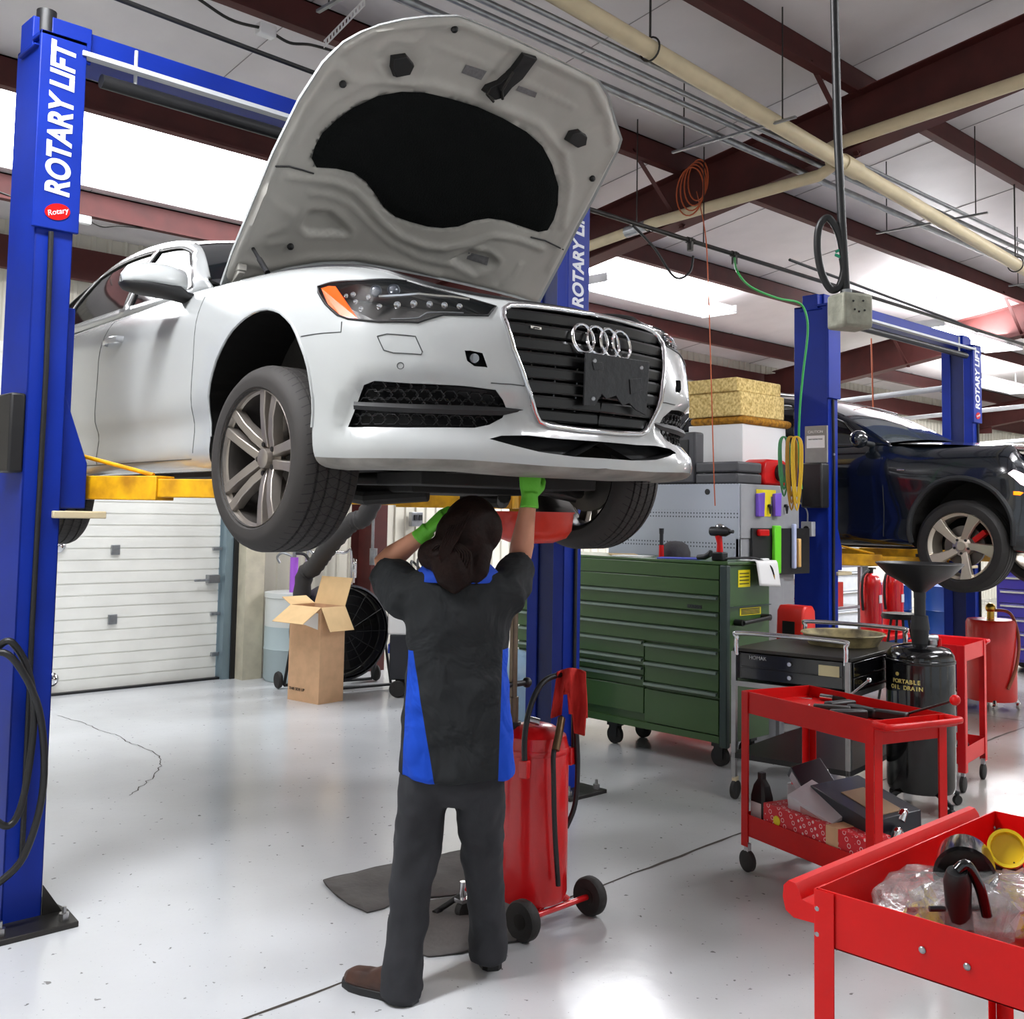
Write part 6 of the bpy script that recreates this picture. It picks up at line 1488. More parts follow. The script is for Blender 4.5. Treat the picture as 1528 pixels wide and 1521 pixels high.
side=V((cR0.x,cR0.y,0)); 
mb=MB(); a=side*.07; mb.cyl(a+V((0,0,.92)),a+V((0,0,.96)),.03); mb.cyl(a+V((0,0,.97))-side*.05,a+V((0,0,.97))+side*.03,.022); mb.build('valve',M_steel,o)
mb=MB(); mb.cyl(a*1.6+V((0,0,.90)),a*1.6+V((0,0,.97)),.012); mb.build('relief_valve',M_red,o)
for k in range(4):
    a=YAW+R(20+90*k); d=V((math.cos(a),math.sin(a),0)); mb=MB(); mb.tube([d*.12+V((0,0,.12)),d*.25+V((0,0,.07))],[.018,.014]); mb.cyl(d*.25+V((0,0,.03)),d*.25+V((0,0,.08)),.012); l_=mb.build('foot',M_black,o)
    MB().lathe([(0,-.012),(.026,-.012),(.03,0),(.026,.012),(0,.012)],m=Matrix.Translation(d*.25+V((0,0,.03)))@Matrix.Rotation(a,4,'Z')@Matrix.Rotation(PI/2,4,'X'),n=20).build('caster_wheel',M_rub,l_)
mb=MB(); tocam=(CAM-OD); tocam.z=0; tocam.normalize(); sx_=V((-tocam.y,tocam.x,0))
def ontank(ang,z): n=(tocam*math.cos(ang)+sx_*math.sin(ang)); return n*(rt+.002)+V((0,0,z)),n
for txt,z,size in (('PORTABLE',.735,.032),('OIL DRAIN',.70,.032)):
    n_=len(txt); 
    for i,ch in enumerate(txt):
        if ch==' ': continue
        ang=R(-25)+(i-(n_-1)/2)*R(6.4) ; p_,n=ontank(ang,z); text(ch,size,frame(p_,V((-n.y,n.x,0)),(0,0,1)),mat('print_gold',rgb(225,205,120),.5),o,'lettering',bold=.001)
p_,n=ontank(R(-40),.775); mb=MB(); mb.lathe([(0,0),(.011,0),(.011,.002),(0,.002)],m=frame(p_,V((-n.y,n.x,0)),(0,0,1)),n=16); mb.build('print_mark',mat('print_gold',(1,1,1)),o)
# ================================================================== RED WASTE OIL DRAIN WITH TALL PAN (mechanic's)
TD=V((3.17,3.17,0))+cR0*.02
o=thing('oil_drain','tall red oil drain with a red rag, wheels and a raised pan beside the mechanic','oil drain',TD)
r_=.142
tcx=V((.0,0,0))
mb=MB(); mb.lathe([(0,.10),(r_-.01,.10),(r_,.13),(r_,.70),(r_-.012,.75),(.08,.785),(.04,.795),(0,.795)],n=40); mb.build('tank',M_red2,o)
mb=MB(); mb.lathe([(r_,.68),(r_+.003,.685),(r_+.003,.70),(r_,.705)],n=40,caps=False); mb.build('tank_rim',M_red2,o)
w1=atz(780,1405,0)-TD; w2=atz(880,1366,0)-TD
ax_=(w2-w1).normalized()
for k,w_ in enumerate((w1,w2)):
    c=w_+V((0,0,.078)); m_=frame(c,V((0,0,1)),ax_.cross(V((0,0,1))))
    wv=MB(); wv.lathe([(.03,-.02),(.05,-.024),(.072,-.024),(.078,-.014),(.078,.014),(.072,.024),(.05,.024),(.03,.02)],m=m_,n=32); wv.build('wheel',M_rub,o)
    MB().lathe([(0,-.022),(.03,-.022),(.034,0),(.03,.022),(0,.022)],m=m_,n=20).build('wheel_hub',M_dsteel,o)
mb=MB(); mb.cyl(w1+V((0,0,.078)),w2+V((0,0,.078)),.012); mb.build('axle',M_red2,o)
mb=MB(); 
for s_ in (-1,1): mb.tube([ax_*s_*.06+V((0,-.02,.14)),ax_*s_*.08+(w1+w2)*.5*.9+V((0,0,.085))],.016)
mb.build('axle_bracket',M_red2,o)
# front leg with swivel caster
ft_=atz(690,1372,0)-TD
mb=MB(); mb.tube([V((-.05,.05,.13)),V(((ft_.x)*.6,ft_.y*.6,.14)),V((ft_.x,ft_.y,.12))],.012); mb.build('front_leg',M_red2,o)
mb=MB(); mb.cyl(ft_+V((0,0,.08)),ft_+V((0,0,.15)),.014); mb.bx(ft_.x-.025,ft_.x+.025,ft_.y-.025,ft_.y+.025,.07,.085); mb.build('swivel',M_chrome,o)
MB().lathe([(0,-.015),(.03,-.015),(.036,0),(.03,.015),(0,.015)],m=Matrix.Translation(ft_+V((0,0,.037)))@Matrix.Rotation(PI/2,4,'X'),n=20).build('caster_wheel',M_rub,o)
ped=atz(655,1368,0)-TD; mb=MB(); mb.tube([ft_+V((0,0,.10)),ped+V((0.01,0,.03)),ped+V((-.02,.0,.015))],[.012,.012,.018]); mb.build('brake_pedal',M_black,o)
# riser tube, stepped, to the red pan
rs0=V((-.07,.06,0)); pc=atx(795,775,3.2); 
rs0=atd(765,1060,(TD-CAM).dot(cF)+.05)-TD; rs0.z=0
mb=MB(); mb.cyl(rs0+V((0,0,.72)),rs0+V((0,0,.9)),.024); mb.cyl(rs0+V((0,0,.88)),rs0+V((0,0,1.56)),.017); mb.build('riser_tube',mat('riser_bronze',rgb(120,105,90),.35,.8,noise=.3),o)
mb=MB(); mb.cyl(rs0+V((0,0,.74)),rs0+V((0,0,.80)),.036); mb.cyl(rs0+V((-.04,0,.95)),rs0+V((.07,0,.95)),.012); mb.sph(rs0+V((.08,0,.95)),.022,10); mb.build('clamp_knob',M_black,o)
zpan=1.65; cpan=atd(793,766,(TD-CAM).dot(cF)+.05)-TD
mb=MB(); zp=cpan.z; mb.lathe([(0,zp-.125),(.09,zp-.120),(.145,zp-.10),(.166,zp-.07),(.174,zp-.0),(.178,zp),(.178,zp+.006),(.168,zp+.002),(.150,zp-.065),(.06,zp-.105),(0,zp-.11)],c=(cpan.x,cpan.y,0),n=48); mb.build('drain_pan',mat('pan_red',rgb(218,44,14),.35,coat=.1),o)
mb=MB(); mb.tube([rs0+V((0,0,1.50)),V((cpan.x,cpan.y,zp-.13))],.02); mb.build('pan_neck',M_black,o)
# looped handle
fr_=(TD-CAM); fr_.z=0; fr_.normalize(); rt_=V((cR0.x,cR0.y,0))
def TL(px,py,off=0.): return atd(px,py,(TD-CAM).dot(cF)+off)-TD
mb=MB(); mb.tube(spline([TL(783,1142,-.13),TL(783,1100,-.13),TL(790,1060,-.12),TL(805,1025,-.08),TL(825,1010,-.03),TL(850,1010,.03),TL(856,1050,.06),TL(856,1140,.08)],6),.0115); mb.build('handle_bar',M_black,o)
for px,py,of in ((783,1148,-.128),(850,1128,.06)): MB().box(TL(px,py,of),(.035,.035,.07),rz=.3).build('handle_bracket',M_red2,o,bevel=.004)
mb=MB(); mb.tube(spline([TL(838,1070,-.02),TL(832,1100,-.08),TL(826,1125,-.12),TL(826,1160,-.135),TL(828,1240,-.135),TL(833,1322,-.13)],6),.010); mb.build('drain_hose',M_black,o)
mb=MB(); mb.tube(spline([TL(838,1072,-.04),TL(834,1095,-.08),TL(829,1120,-.12)],4),.016); mb.build('hose_nozzle',mat('bronze_fitting',rgb(110,85,60),.3,.7),o)
mb=MB(); mb.tube(spline([TL(850,1010,.03),TL(858,1070,.05),TL(862,1140,.06),TL(858,1200,.06),TL(845,1235,.05)],6),.011); mb.build('return_hose',M_black,o)
MB().cyl(TL(805,1078,0),TL(790,1074,0),.014).build('air_fitting',M_steel,o)
# red rag hanging over the handle
tl=TL(848,1008,.02); tag_o=thing('shop_rag','red shop rag hanging over the handle of the tall red oil drain','rag',TD+tl)
P8=[(830,1008),(850,998),(870,1003),(876,1012),(877,1040),(872,1075),(869,1104),(862,1090),(850,1062),(846,1030),(838,1060),(826,1078),(822,1072),(828,1045),(833,1022)]
def ragf(u,v):
    x0=[831,828,822][min(2,int(v*2.99))] ; 
    L_=832-10*v; R_=874+3*v; px=L_+(R_-L_)*u; bot=1072+(28 if u>.62 and u<.95 else (-30 if .3<u<.5 else 0)); py=1003-6*math.sin(PI*u)+(bot-1003)*v
    return TL(px,py,-.035+.022*math.sin(u*11)+.012*math.sin(v*7+u*5))-tl
MB().sheet(ragf,22,16).build('rag_cloth',mat('rag_red',rgb(190,36,28),.9,bump=.4,bscale=50),tag_o,70,solid=.006)
# ================================================================== FLOOR MATS
def mat_sheet(lab,pts,seed,name='floor_mat'):
    ps=[atz(*p,0) for p in pts]; c=sum(ps,V())/len(ps); o=thing(name,lab,'mat',c)
    mb=MB(); rn=random.Random(seed); loc=[(p.x-c.x,p.y-c.y) for p in ps]
    vs,fs,_,_,_=cdt_panel(lambda x,y:V((x,y,.006+.022*max(0,math.sin(x*9+seed)*math.cos(y*7))+ .004*rn.random())),loc,[],.05)
    mesh_from(vs,fs,'mat_sheet',mat('mat_grey_brown',rgb(92,88,86),.75,noise=.35,nscale=6,bump=.3,bscale=30),o,smooth=70,solid=.006)
mat_sheet('crumpled grey rubber mat on the floor behind the mechanic',[(482,1318),(560,1297),(640,1283),(700,1268),(716,1268),(712,1330),(680,1338),(640,1342),(600,1345),(572,1358),(548,1364),(520,1352),(497,1335)],1)
mat_sheet('second grey mat under the mechanic and the red drain',[(640,1348),(700,1340),(775,1348),(790,1375),(770,1408),(720,1415),(690,1425),(640,1430),(600,1418),(588,1380)],2)
# ================================================================== GARAGE CORNER
b0=atz(475,1052,0); b1=atz(435,1033,0); b2=atz(511,1046,0)
o=thing('cardboard_box','tall open cardboard box with flaps standing before the white barrel','cardboard box',b0)
ux=(b2-b0); uy=(b1-b0); uy=(uy-ux*uy.dot(ux)/ux.length_squared); wx=ux.length; wy=.40; ux.normalize(); uy.normalize(); hb=(aty(475,912,b0.y).z)
hb=atd(475,908,(b0-CAM).dot(cF)).z
def Bx(a,b,z): return ux*a+uy*b+V((0,0,z))
mb=MB(); t=.006
mb.loft([[Bx(0,0,z),Bx(wx,0,z),Bx(wx,wy,z),Bx(0,wy,z)] for z in (0,hb)],caps=False); mb.face([mb._v(Bx(*p,0.004)) for p in ((0,0),(wx,0),(wx,wy),(0,wy))]); mb.build('box_body',M_card,o,0,solid=.006)
fl=.24
def flap(p,q,d,nm='flap'): mb=MB(); mb.face([mb._v(x) for x in (p,q,q+d,p+d)]); mb.build(nm,M_cardin,o,0,solid=.005)
flap(Bx(0,0,hb),Bx(wx,0,hb),-uy*.10+ux*.02+V((0,0,-.20)))
flap(Bx(0,0,hb),Bx(0,wy,hb),-ux*.20+V((0,0,-.13)))
flap(Bx(wx,0,hb),Bx(wx,wy,hb),ux*.08+V((0,0,.24)))
flap(Bx(wx,wy,hb),Bx(0,wy,hb),uy*.12+V((0,0,.06)))
mb=MB(); n=(-ux); mb.face([mb._v(Bx(-.004,*p)) for p in ((.03,hb-.19),(.03,hb-.05),(.33,hb-.05),(.33,hb-.16),(.2,hb-.16))]); mb.build('shipping_label',M_white,o,0,solid=.001)
text('THIS SIDE UP',.035,frame(Bx(-.006,.28,.1),-uy,(0,0,1)),M_dsteel,o)
bc=atz(430,1012,0); bc=V((5.86,9.12,0)); o=thing('plastic_barrel','white translucent plastic barrel in the corner by the garage door','barrel',bc)
rb=.31; hbz=atd(430,884,(bc-CAM).dot(cF)).z
Mb=mat('barrel_plastic',rgb(222,226,224),.35,trans=.1); Mb2=mat('barrel_filled',rgb(176,192,196),.4)
zf=hbz*.62
MB().lathe([(0,0),(rb-.02,0),(rb,.03),(rb,.30),(rb+.006,.31),(rb,.32),(rb,zf)],n=44).build('lower_shell',Mb2,o)
MB().lathe([(rb,zf),(rb,hbz-.05),(rb+.008,hbz-.045),(rb+.008,hbz),(rb-.01,hbz),(0,hbz-.004)],n=44,caps=False).build('upper_shell',Mb,o)
o=thing('barrel_pump','purple hand pump with a curved lever standing in the white barrel','pump',bc+V((-.05,.0,hbz)))
MB().cyl((0,0,0),(0,0,.34),.04).build('pump_body',mat('purple_pump',rgb(165,90,210),.4),o); MB().cyl((0,0,.34),(0,0,.42),.02).build('pump_rod',M_galv,o)
MB().tube(spline([(0,0,.34),(-.08,.08,.38),(-.12,.12,.34),(-.1,.1,.28)],5),.012).build('pump_lever',M_galv,o); MB().tube(spline([(0,0,.38),(.08,-.08,.36),(.14,-.14,.2)],5),.016).build('spout',M_black,o)
# big drum fan
fc=V((5.88,8.42,0)); fcz=.53
o=thing('drum_fan','large round black drum fan on a tube stand behind the cardboard box','fan',fc,R(80))
MB().lathe([(.42,-.16),(.44,-.15),(.44,.15),(.42,.16),(.41,.15),(.41,-.15)],m=Matrix.Translation((0,0,fcz))@Matrix.Rotation(PI/2,4,'Y'),n=48,caps=False).build('shroud',mat('fan_black',rgb(26,28,38),.4),o)
for sx_2 in (-.15,.15):
    mb=MB()
    for rr in (.1,.18,.26,.34,.40): mb.tube([(sx_2,rr*math.cos(a),fcz+rr*math.sin(a)) for a in [2*PI*i/32 for i in range(32)]],.004,closed=True,n=5)
    for k in range(12): a=2*PI*k/12; mb.cyl((sx_2,.05*math.cos(a),fcz+.05*math.sin(a)),(sx_2,.42*math.cos(a),fcz+.42*math.sin(a)),.004,n=5)
    mb.build('fan_grille',M_black,o)
for k in range(4):
    a=PI/2*k; mb=MB(); mb.loft([[V((x,rr*math.cos(a+t_),fcz+rr*math.sin(a+t_))) for x,t_ in ((-.04,-.3),(.04,.3),(.045,.3),(-.035,-.3))] for rr in (.05,.38)]); mb.build('fan_blade',M_dsteel,o)
MB().cyl((-.08,0,fcz),(.08,0,fcz),.08).build('motor',M_black,o)
mb=MB(); 
for s_ in (-1,1): mb.tube([(-.2,s_*.45,.03),(0,s_*.46,fcz),(.2,s_*.45,.03)],.014); mb.tube([(s_*.2,-.45,.03),(s_*.2,.45,.03)],.014)
mb.build('stand',M_black,o)
MB().lathe([(0,-.02),(.4,-.02),(.4,.02),(0,.02)],m=Matrix.Translation((0,0,fcz))@Matrix.Rotation(PI/2,4,'Y'),n=40).build('dark_fill_disc',M_black,o)  # disc put in so the inside of the fan looks dark
for s_ in (-1,1): MB().lathe([(0,-.02),(.07,-.02),(.08,0),(.07,.02),(0,.02)],c=(.22,s_*.5,.08),ax='Y',n=24).build('fan_wheel',M_rub,o)
o2=tag(MB().tube(spline([(-.2,-.3,0),(-.2,-.3,.16),(-.15,-.25,.19),(.2,.25,.19),(.25,.3,.16),(.25,.3,0)],5),.014).build('tube_handle',M_chrome),'bent chrome tube handle above the drum fan','handle rail'); o2.location=(6.15,8.62,.98)
# black exhaust boom leaning up
pts=[atd(452,872,9.9),atd(470,845,9.8),atd(492,815,9.6),atd(525,780,9.4),atd(545,770,9.3),atd(572,715,9.2)]
o=thing('exhaust_hose','thick black exhaust extraction hose leaning up to the red column','exhaust hose',(pts[0].x,pts[0].y,0)); c=o.location.copy()
mb=MB(); sp_=spline([V((pts[0].x,pts[0].y,.1))]+pts,8); mb.tube([p-c for p in sp_],[.075+.01*(i%2) for i in range(len(sp_))],14); mb.build('hose_body',mat('hose_dark',rgb(52,50,50),.7),o)
# white air machine behind
o=thing('white_machine','white and black service machine with a control top behind the drum fan','service machine',(6.32,7.72,0),R(-44))
mb=MB(); mb.loft([[V((x*.30,y*.25,z)) for x,y in ((-1,-1),(1,-1),(1,1),(-1,1))] for z in (.55,1.0)]); mb.loft([[V((x*a_,y*b_,z)) for x,y in ((-1,-1),(1,-1),(1,1),(-1,1))] for z,a_,b_ in ((1.0,.30,.25),(1.12,.24,.16))]); mb.build('housing',M_white,o,bevel=.02)
MB().bx(-.28,.28,-.24,.24,.15,.55).build('lower_cabinet',mat('machine_black',rgb(30,32,40),.4),o,bevel=.01); MB().bx(-.31,-.29,-.2,.2,.62,.9).build('gauge_panel',M_black,o); MB().bx(-.30,-.28,-.2,.2,.38,.46).build('blue_strip',mat('strip_blue',rgb(30,60,160),.4),o)
for x in (-.2,.2):
    for y in (-.26,.26): MB().lathe([(0,-.025),(.065,-.025),(.075,0),(.065,.025),(0,.025)],c=(x,y,.075),ax='Y',n=24).build('wheel',M_rub,o)
MB().bx(-.22,.22,-.2,.2,.1,.16).build('base_frame',M_dsteel,o)
mb=MB()
for k in range(5): mb.tube(spline([(-.1+.05*k,-.15,1.1),(-.12+.06*k,-.05,1.2+.02*(k%3)),(-.05+.04*k,.1,1.12)],5),.012)
mb.build('service_hoses',M_black,o)
# tall blue cylinder / welder visible between mechanic and drain
o=thing('gas_bottle','pale blue rounded tank half hidden behind the mechanic','tank',(5.55,5.75,0)); MB().lathe([(0,.0),(.22,0),(.24,.03),(.24,.5),(.2,.58),(.1,.64),(.03,.66),(0,.66)],n=36).build('tank_shell',mat('pale_blue_tank',rgb(150,180,205),.35),o)
# wall-side electrical and hoses by the column
o=thing('wall_hose_reel','thin black stand with a chrome tube frame by the wall','stand',(6.3,9.2,0)); MB().tube(spline([(-.3,0,0),(-.3,0,1.15),(-.2,0,1.22),(.15,0,1.22),(.25,0,1.15),(.25,0,0)],5),.016).build('tube_frame',M_chrome,o); MB().bx(-.3,.25,-.02,.02,.6,.63).build('cross_bar',M_chrome,o)
# ================================================================== DARK SPORT UTILITY VEHICLE ON THE FAR LIFT
SO=V((9.22,3.62,1.22)); SROT=-PI/2
suv=thing('vehicle','dark blue-black sport utility vehicle raised on the far lift','car',SO,SROT)
M_dk=mat('suv_paint',rgb(16,22,30),.18,coat=1.); M_clad=mat('suv_cladding',rgb(34,36,38),.5)
def rr(*a): return list(a)
sk=[(-3.45,0),(-3.4,-.55),(-3.1,-.84),(-2.68,-.905),(-2.0,-.92),(-1.3,-.922),(-.7,-.92),(-.35,-.92),(0,-.915),(.35,-.89),(.52,-.82),(.66,-.70),(.75,-.5),(.80,-.25),(.82,0)]
dr=rr((.1,.22),(.03,.23),(.0,.30),(.012,.42),(.012,.6),(.0,.8),(.01,.92),(.05,1.01),(.09,1.05))
fr=rr((.1,.22),(.03,.23),(-.01,.30),(-.012,.45),(.004,.62),(.0,.78),(.02,.90),(.08,.985),(.17,1.03))
ff_=rr((.1,.20),(.03,.21),(.0,.28),(.0,.42),(.005,.58),(.02,.72),(.05,.82),(.12,.90),(.22,.95))
SS=Shell(sk,[dr]*6+[dr,fr,fr,fr,ff_,ff_,ff_,ff_,ff_]); SS.bvh(160,40)
def sside(pts): return [h for h in (SS.hit(V((x,-3,z)),V((0,1,0))) for x,z in pts) if h]
def sarch(cx): 
    uv=sside([(cx+.40*math.cos(PI*1.08-(PI*1.16)*i/24),.36+.41*math.sin(PI*1.08-(PI*1.16)*i/24)) for i in range(25)]); return [(max(uv[0][0]-.0,0),0)]+uv+[(uv[-1][0],0)]
hh=sside([(.62,.80),(.40,.83),(.36,.80),(.44,.72),(.60,.68),(.70,.70)])
A1,A2=sarch(0),sarch(-2.68)
sv,sf,sr,suvw,shd=cdt_panel(SS,[(0,0)]+[(SS.len*i/40,0) for i in range(1,40)]+[(SS.len,0),(SS.len,SS.vm),(0,SS.vm)],[A1,A2,hh],.06)
mesh_from(sv,[f for f,r in zip(sf,sr) if r==-1],'body_shell',M_dk,suv,mirror=True,smooth=50)
for s in (1,-1): mesh_from([V((p.x+.002,(p.y-.002)*s,p.z)) for p in sv],[f for f,r in zip(sf,sr) if r==2],'headlight',mat('suv_headlight',rgb(240,225,235),.15,emit=(1.,.75,.8),estr=4.),suv,smooth=60)
tp_=[SS(*h)+V((.004,-.008,0)) for h in sside([(.66,.655),(.40,.665),(.40,.64),(.64,.625)])]
mb=MB(); mb.loft([tp_,[p+V((-.02,.02,0)) for p in tp_]]); mb.build('turn_signal',mat('amber_lit',rgb(255,120,0),.3,emit=rgb(255,110,0),estr=2.),suv,0)
for cx in (0,-2.68):
    for s in (-1,1):
        pts=[SS(*p) for p in (A1 if cx==0 else A2)[1:-1]]; mb=MB(); mb.tube([V((p.x,p.y*-s,p.z)) for p in pts],.022,n=8); mb.build('arch_trim',M_clad,suv)
        mb=MB(); n=20; rs=[[V((cx+r_*math.cos(PI*1.08-PI*1.16*i/n),yy*s,.36+r_*math.sin(PI*1.08-PI*1.16*i/n))) for i in range(n+1)] for yy,r_ in ((.9,.40),(.5,.40))]; mb.loft(rs,caps=False,closed=False); mb.face([mb._v(p) for p in rs[-1]]); mb.build('wheel_liner',M_under,suv,0)
mb=MB(); mb.prism([(.7,-.5),(.45,-.78),(-.42,-.6),(-.45,-.82),(-2.25,-.82),(-2.3,-.5),(-3.3,-.7),(-3.3,.7),(-2.3,.5),(-2.25,.82),(-.45,.82),(-.42,.6),(.45,.78),(.7,.5)],.2,.26); mb.build('underbody',M_under,suv,0)
# greenhouse
sb=spline([(-.60,-.80,1.04),(-1.0,-.83,1.04),(-1.7,-.835,1.05),(-2.5,-.82,1.08),(-3.2,-.74,1.12)],8)
sr_=spline([(-.62,-.79,1.06),(-1.15,-.68,1.36),(-1.75,-.64,1.53),(-2.5,-.63,1.55),(-3.25,-.60,1.40)],8)
def Gq(u,v):
    q=min(max(u/2.7,0),1)*(len(sb)-1); i=min(int(q),len(sb)-2); f=q-i; a=sb[i].lerp(sb[i+1],f); b=sr_[i].lerp(sr_[i+1],f); return a.lerp(b,v/.5)+V((0,-.02*4*v/.5*(1-v/.5),0))
wa=[(.42,.06),(1.10,.05),(1.10,.40),(.9,.41),(.62,.37)]; wb=[(1.16,.05),(1.85,.05),(1.9,.36),(1.2,.41)]; wc=[(1.95,.06),(2.35,.08),(2.25,.33),(1.97,.36)]
qv,qf,qr,_,_=cdt_panel(Gq,[(0,0),(2.7,0),(2.7,.5),(0,.5)],[wa,wb,wc],.07)
mesh_from(qv,[f for f,r in zip(qf,qr) if r==-1],'pillars',M_dk,suv,mirror=True,smooth=40,solid=.02)
for k in range(3):
    for s in (1,-1): mesh_from([V((p.x,p.y*s,p.z)) for p in qv],[f for f,r in zip(qf,qr) if r==k],'side_window',M_glass,suv,smooth=40)
def rf(u,v):
    q=u*(len(sr_)-1); i=min(int(q),len(sr_)-2); f=q-i; a=sr_[i].lerp(sr_[i+1],f); c=1-(2*v-1)**2; return V((a.x+.14*c*(1-u)-.1*c*u,-a.y*(2*v-1),a.z+.06*c))
mb=MB(); mb.sheet(lambda u,v: rf(.42+.58*u,v),14,12); mb.build('roof_panel',M_dk,suv)
mb=MB(); mb.sheet(lambda u,v: rf(.02+u*.40,v),10,12); mb.build('windshield',mat('suv_windshield',rgb(70,78,84),.05,spec=.9,coat=.6),suv)
for s in (-1,1): mb=MB(); mb.tube([rf(.3+.6*i/8,.5+s*.44)+V((0,0,.03)) for i in range(9)],.014); mb.build('roof_rail',M_chrome,suv)
mb=MB(); mb.sheet(lambda u,v: V((-.58+1.28*u+ (.13*(1-(2*v-1)**2))*u, (.775-.12*u*u)*(2*v-1), 1.065-.045*u-.09*u**3+.05*(1-(2*v-1)**2))),12,12); mb.build('hood',M_dk,suv)
for s in (-1,1):
    mb=MB(); mb.sph((-.80,s*.99,1.10),.10,16,(.7,1.,.75)); mi=mb.build('side_mirror',M_dk,suv); mb=MB(); mb.tube([(-.76,s*.82,1.06),(-.80,s*.95,1.08)],.025); mb.build('mirror_arm',M_clad,mi)
for x in (-.62,-1.68):
    for s in (-1,1): mb=MB(); mb.tube([V((p.x,p.y*-s,p.z)) for p in (SS(*h) for h in sside([(x,.3),(x,.5),(x-.01,.7),(x-.02,.95)]))],.004,n=5); mb.build('panel_gap',M_black,suv)
for x in (-1.45,): 
    for s in (-1,1): mb=MB(); mb.tube([(x-.1,-.92*-s,.90),(x,-.945*-s,.9),(x+.1,-.92*-s,.9)],.012); mb.build('door_handle',M_dk,suv)
mb=MB(); mb.tube([SS(*h)+V((0,-.004,0)) for h in sside([(-.5,.84),(-.44,.84)])],.006); mb.build('fender_badge',M_chrome,suv)
M_al2=mat('alloy_silver',rgb(215,205,190),.3,.75)
def suv_wheel():
    mb=tyre(None,.36,.235,.258); o=mb.build('wheel',M_rub,None,35)
    r=MB(); r.lathe([(.262,-.12),(.266,-.112),(.256,-.09),(.236,-.075),(.228,.05),(.24,.11),(.255,.115)],ax='Y',n=56,caps=False); r.build('rim',M_al2,o)
    for k in range(5):
        mb=MB(); mb.M=Matrix.Rotation(2*PI*k/5+.35,4,'Y'); rs=[]
        for rr_,w_,y,sh in ((.03,.034,-.075,0),(.10,.032,-.085,.0),(.18,.042,-.098,.012),(.262,.062,-.108,.03)): rs.append([V((-w_+sh,y+.03,rr_)),V((-w_*.8+sh,y,rr_)),V((w_*.8+sh,y,rr_)),V((w_+sh,y+.03,rr_))])
        mb.loft(rs); mb.build('spoke',M_al2,o,30,bevel=.003)
    MB().lathe([(0,-.094),(.032,-.094),(.036,-.085),(.075,-.07),(.08,0),(0,0)],ax='Y',n=28).build('hub',M_al2,o)
    for k in range(5): a=2*PI*k/5+.35+.3; MB().cyl((.056*math.sin(a),-.086,.056*math.cos(a)),(.056*math.sin(a),-.06,.056*math.cos(a)),.011,n=6).build('wheel_bolt',M_black,o)
    MB().lathe([(.06,-.02),(.16,-.02),(.16,.01),(.06,.01)],ax='Y',n=36).build('brake_disc',M_rotor,o)
    MB().box((.13,-.03,.08),(.04,.06,.11),ry=.9).build('brake_caliper',M_red,o)
    return o
sw=suv_wheel()
wheel_copy(sw,suv,0,-.80,.24,0,True); wheel_copy(sw,suv,0,.80,.24,PI); wheel_copy(sw,suv,-2.68,-.80,.24,0); wheel_copy(sw,suv,-2.68,.80,.24,PI)
# ================================================================== FAR END OF THE SHOP
def far(px,py,d): p=atd(px,py,d); return p
# waste oil drum, red, on casters
wd=atz(1480,1052,.03); wd.z=0
o=thing('waste_drum','large red waste oil drum on casters with a brass fitting on top','drum',wd)
hd=atd(1480,925,(wd-CAM).dot(cF)).z
MB().lathe([(0,.08),(.205,.08),(.21,.1),(.21,hd-.03),(.195,hd),(0,hd+.005)],n=40).build('drum_body',mat('drum_red_b',rgb(215,30,22),.35,coat=.3,noise=.1),o)
MB().cyl((0,0,hd),(0,0,hd+.08),.03).sph((0,0,hd+.1),.045,12).build('brass_fitting',mat('brass',(1,1,1)),o)
MB().tube(spline([V((0,0,hd+.08)),V((.05,-.15,hd+.06)),V((.05,-.22,hd-.15)),V((-.03,-.23,.4)),V((-.12,-.19,.2))],6),.014).build('hose',mat('brown_hose',rgb(150,75,45),.5),o)
for k in range(4): a=k*PI/2+.5; p_=V((.22*math.cos(a),.22*math.sin(a),0)); MB().cyl(p_+V((0,0,.05)),p_*.85+V((0,0,.1)),.02).lathe([(0,-.012),(.032,-.012),(.036,0),(.032,.012),(0,.012)],c=(p_.x,p_.y,.036),ax='Y',n=20).build('caster',M_chrome,o)
# bench, box, extinguishers, stool, cabinets at the far side
o=thing('steel_shelf','grey steel shelf unit behind the far lift post','shelf',(11.3,6.55,0)); 
for z in (.15,.62,1.1): MB().bx(-.5,.5,-.25,.25,z,z+.03).build('shelf_board',M_grey,o)
for x in (-.5,.46):
    for y in (-.25,.21): MB().bx(x,x+.04,y,y+.04,0,1.13).build('upright',M_grey,o)
p=atd(1262,842,11.9); o=thing('cardboard_carton','closed tan carton with white labels on the steel shelf','cardboard box',(11.2,6.5,1.13)); MB().box((0,0,.09),(.42,.36,.18)).build('carton_body',M_card,o,bevel=.003); MB().box((-.212,0,.09),(.003,.12,.1)).box((0,-.182,.09),(.12,.003,.1)).build('white_label',M_white,o)
for i,(x,y,z,w_,d_,h_,c,lab) in enumerate(((11.0,6.5,.65,.25,.3,.2,rgb(40,40,46),'black box on the middle board of the steel shelf'),(11.35,6.5,.65,.2,.3,.28,rgb(200,60,40),'red box on the middle board of the steel shelf'),(11.05,6.5,.18,.3,.3,.25,rgb(70,100,150),'blue box on the lowest board of the steel shelf'),(11.45,6.5,.18,.2,.3,.2,rgb(220,220,215),'white box on the lowest board of the steel shelf'))):
    x_=tag(MB().box((0,0,h_/2),(w_,d_,h_)).build('storage_carton',mat('carton_%d'%i,c,.6),bevel=.004),lab,'box','cartons on the steel shelf'); x_.location=(x,y,z)
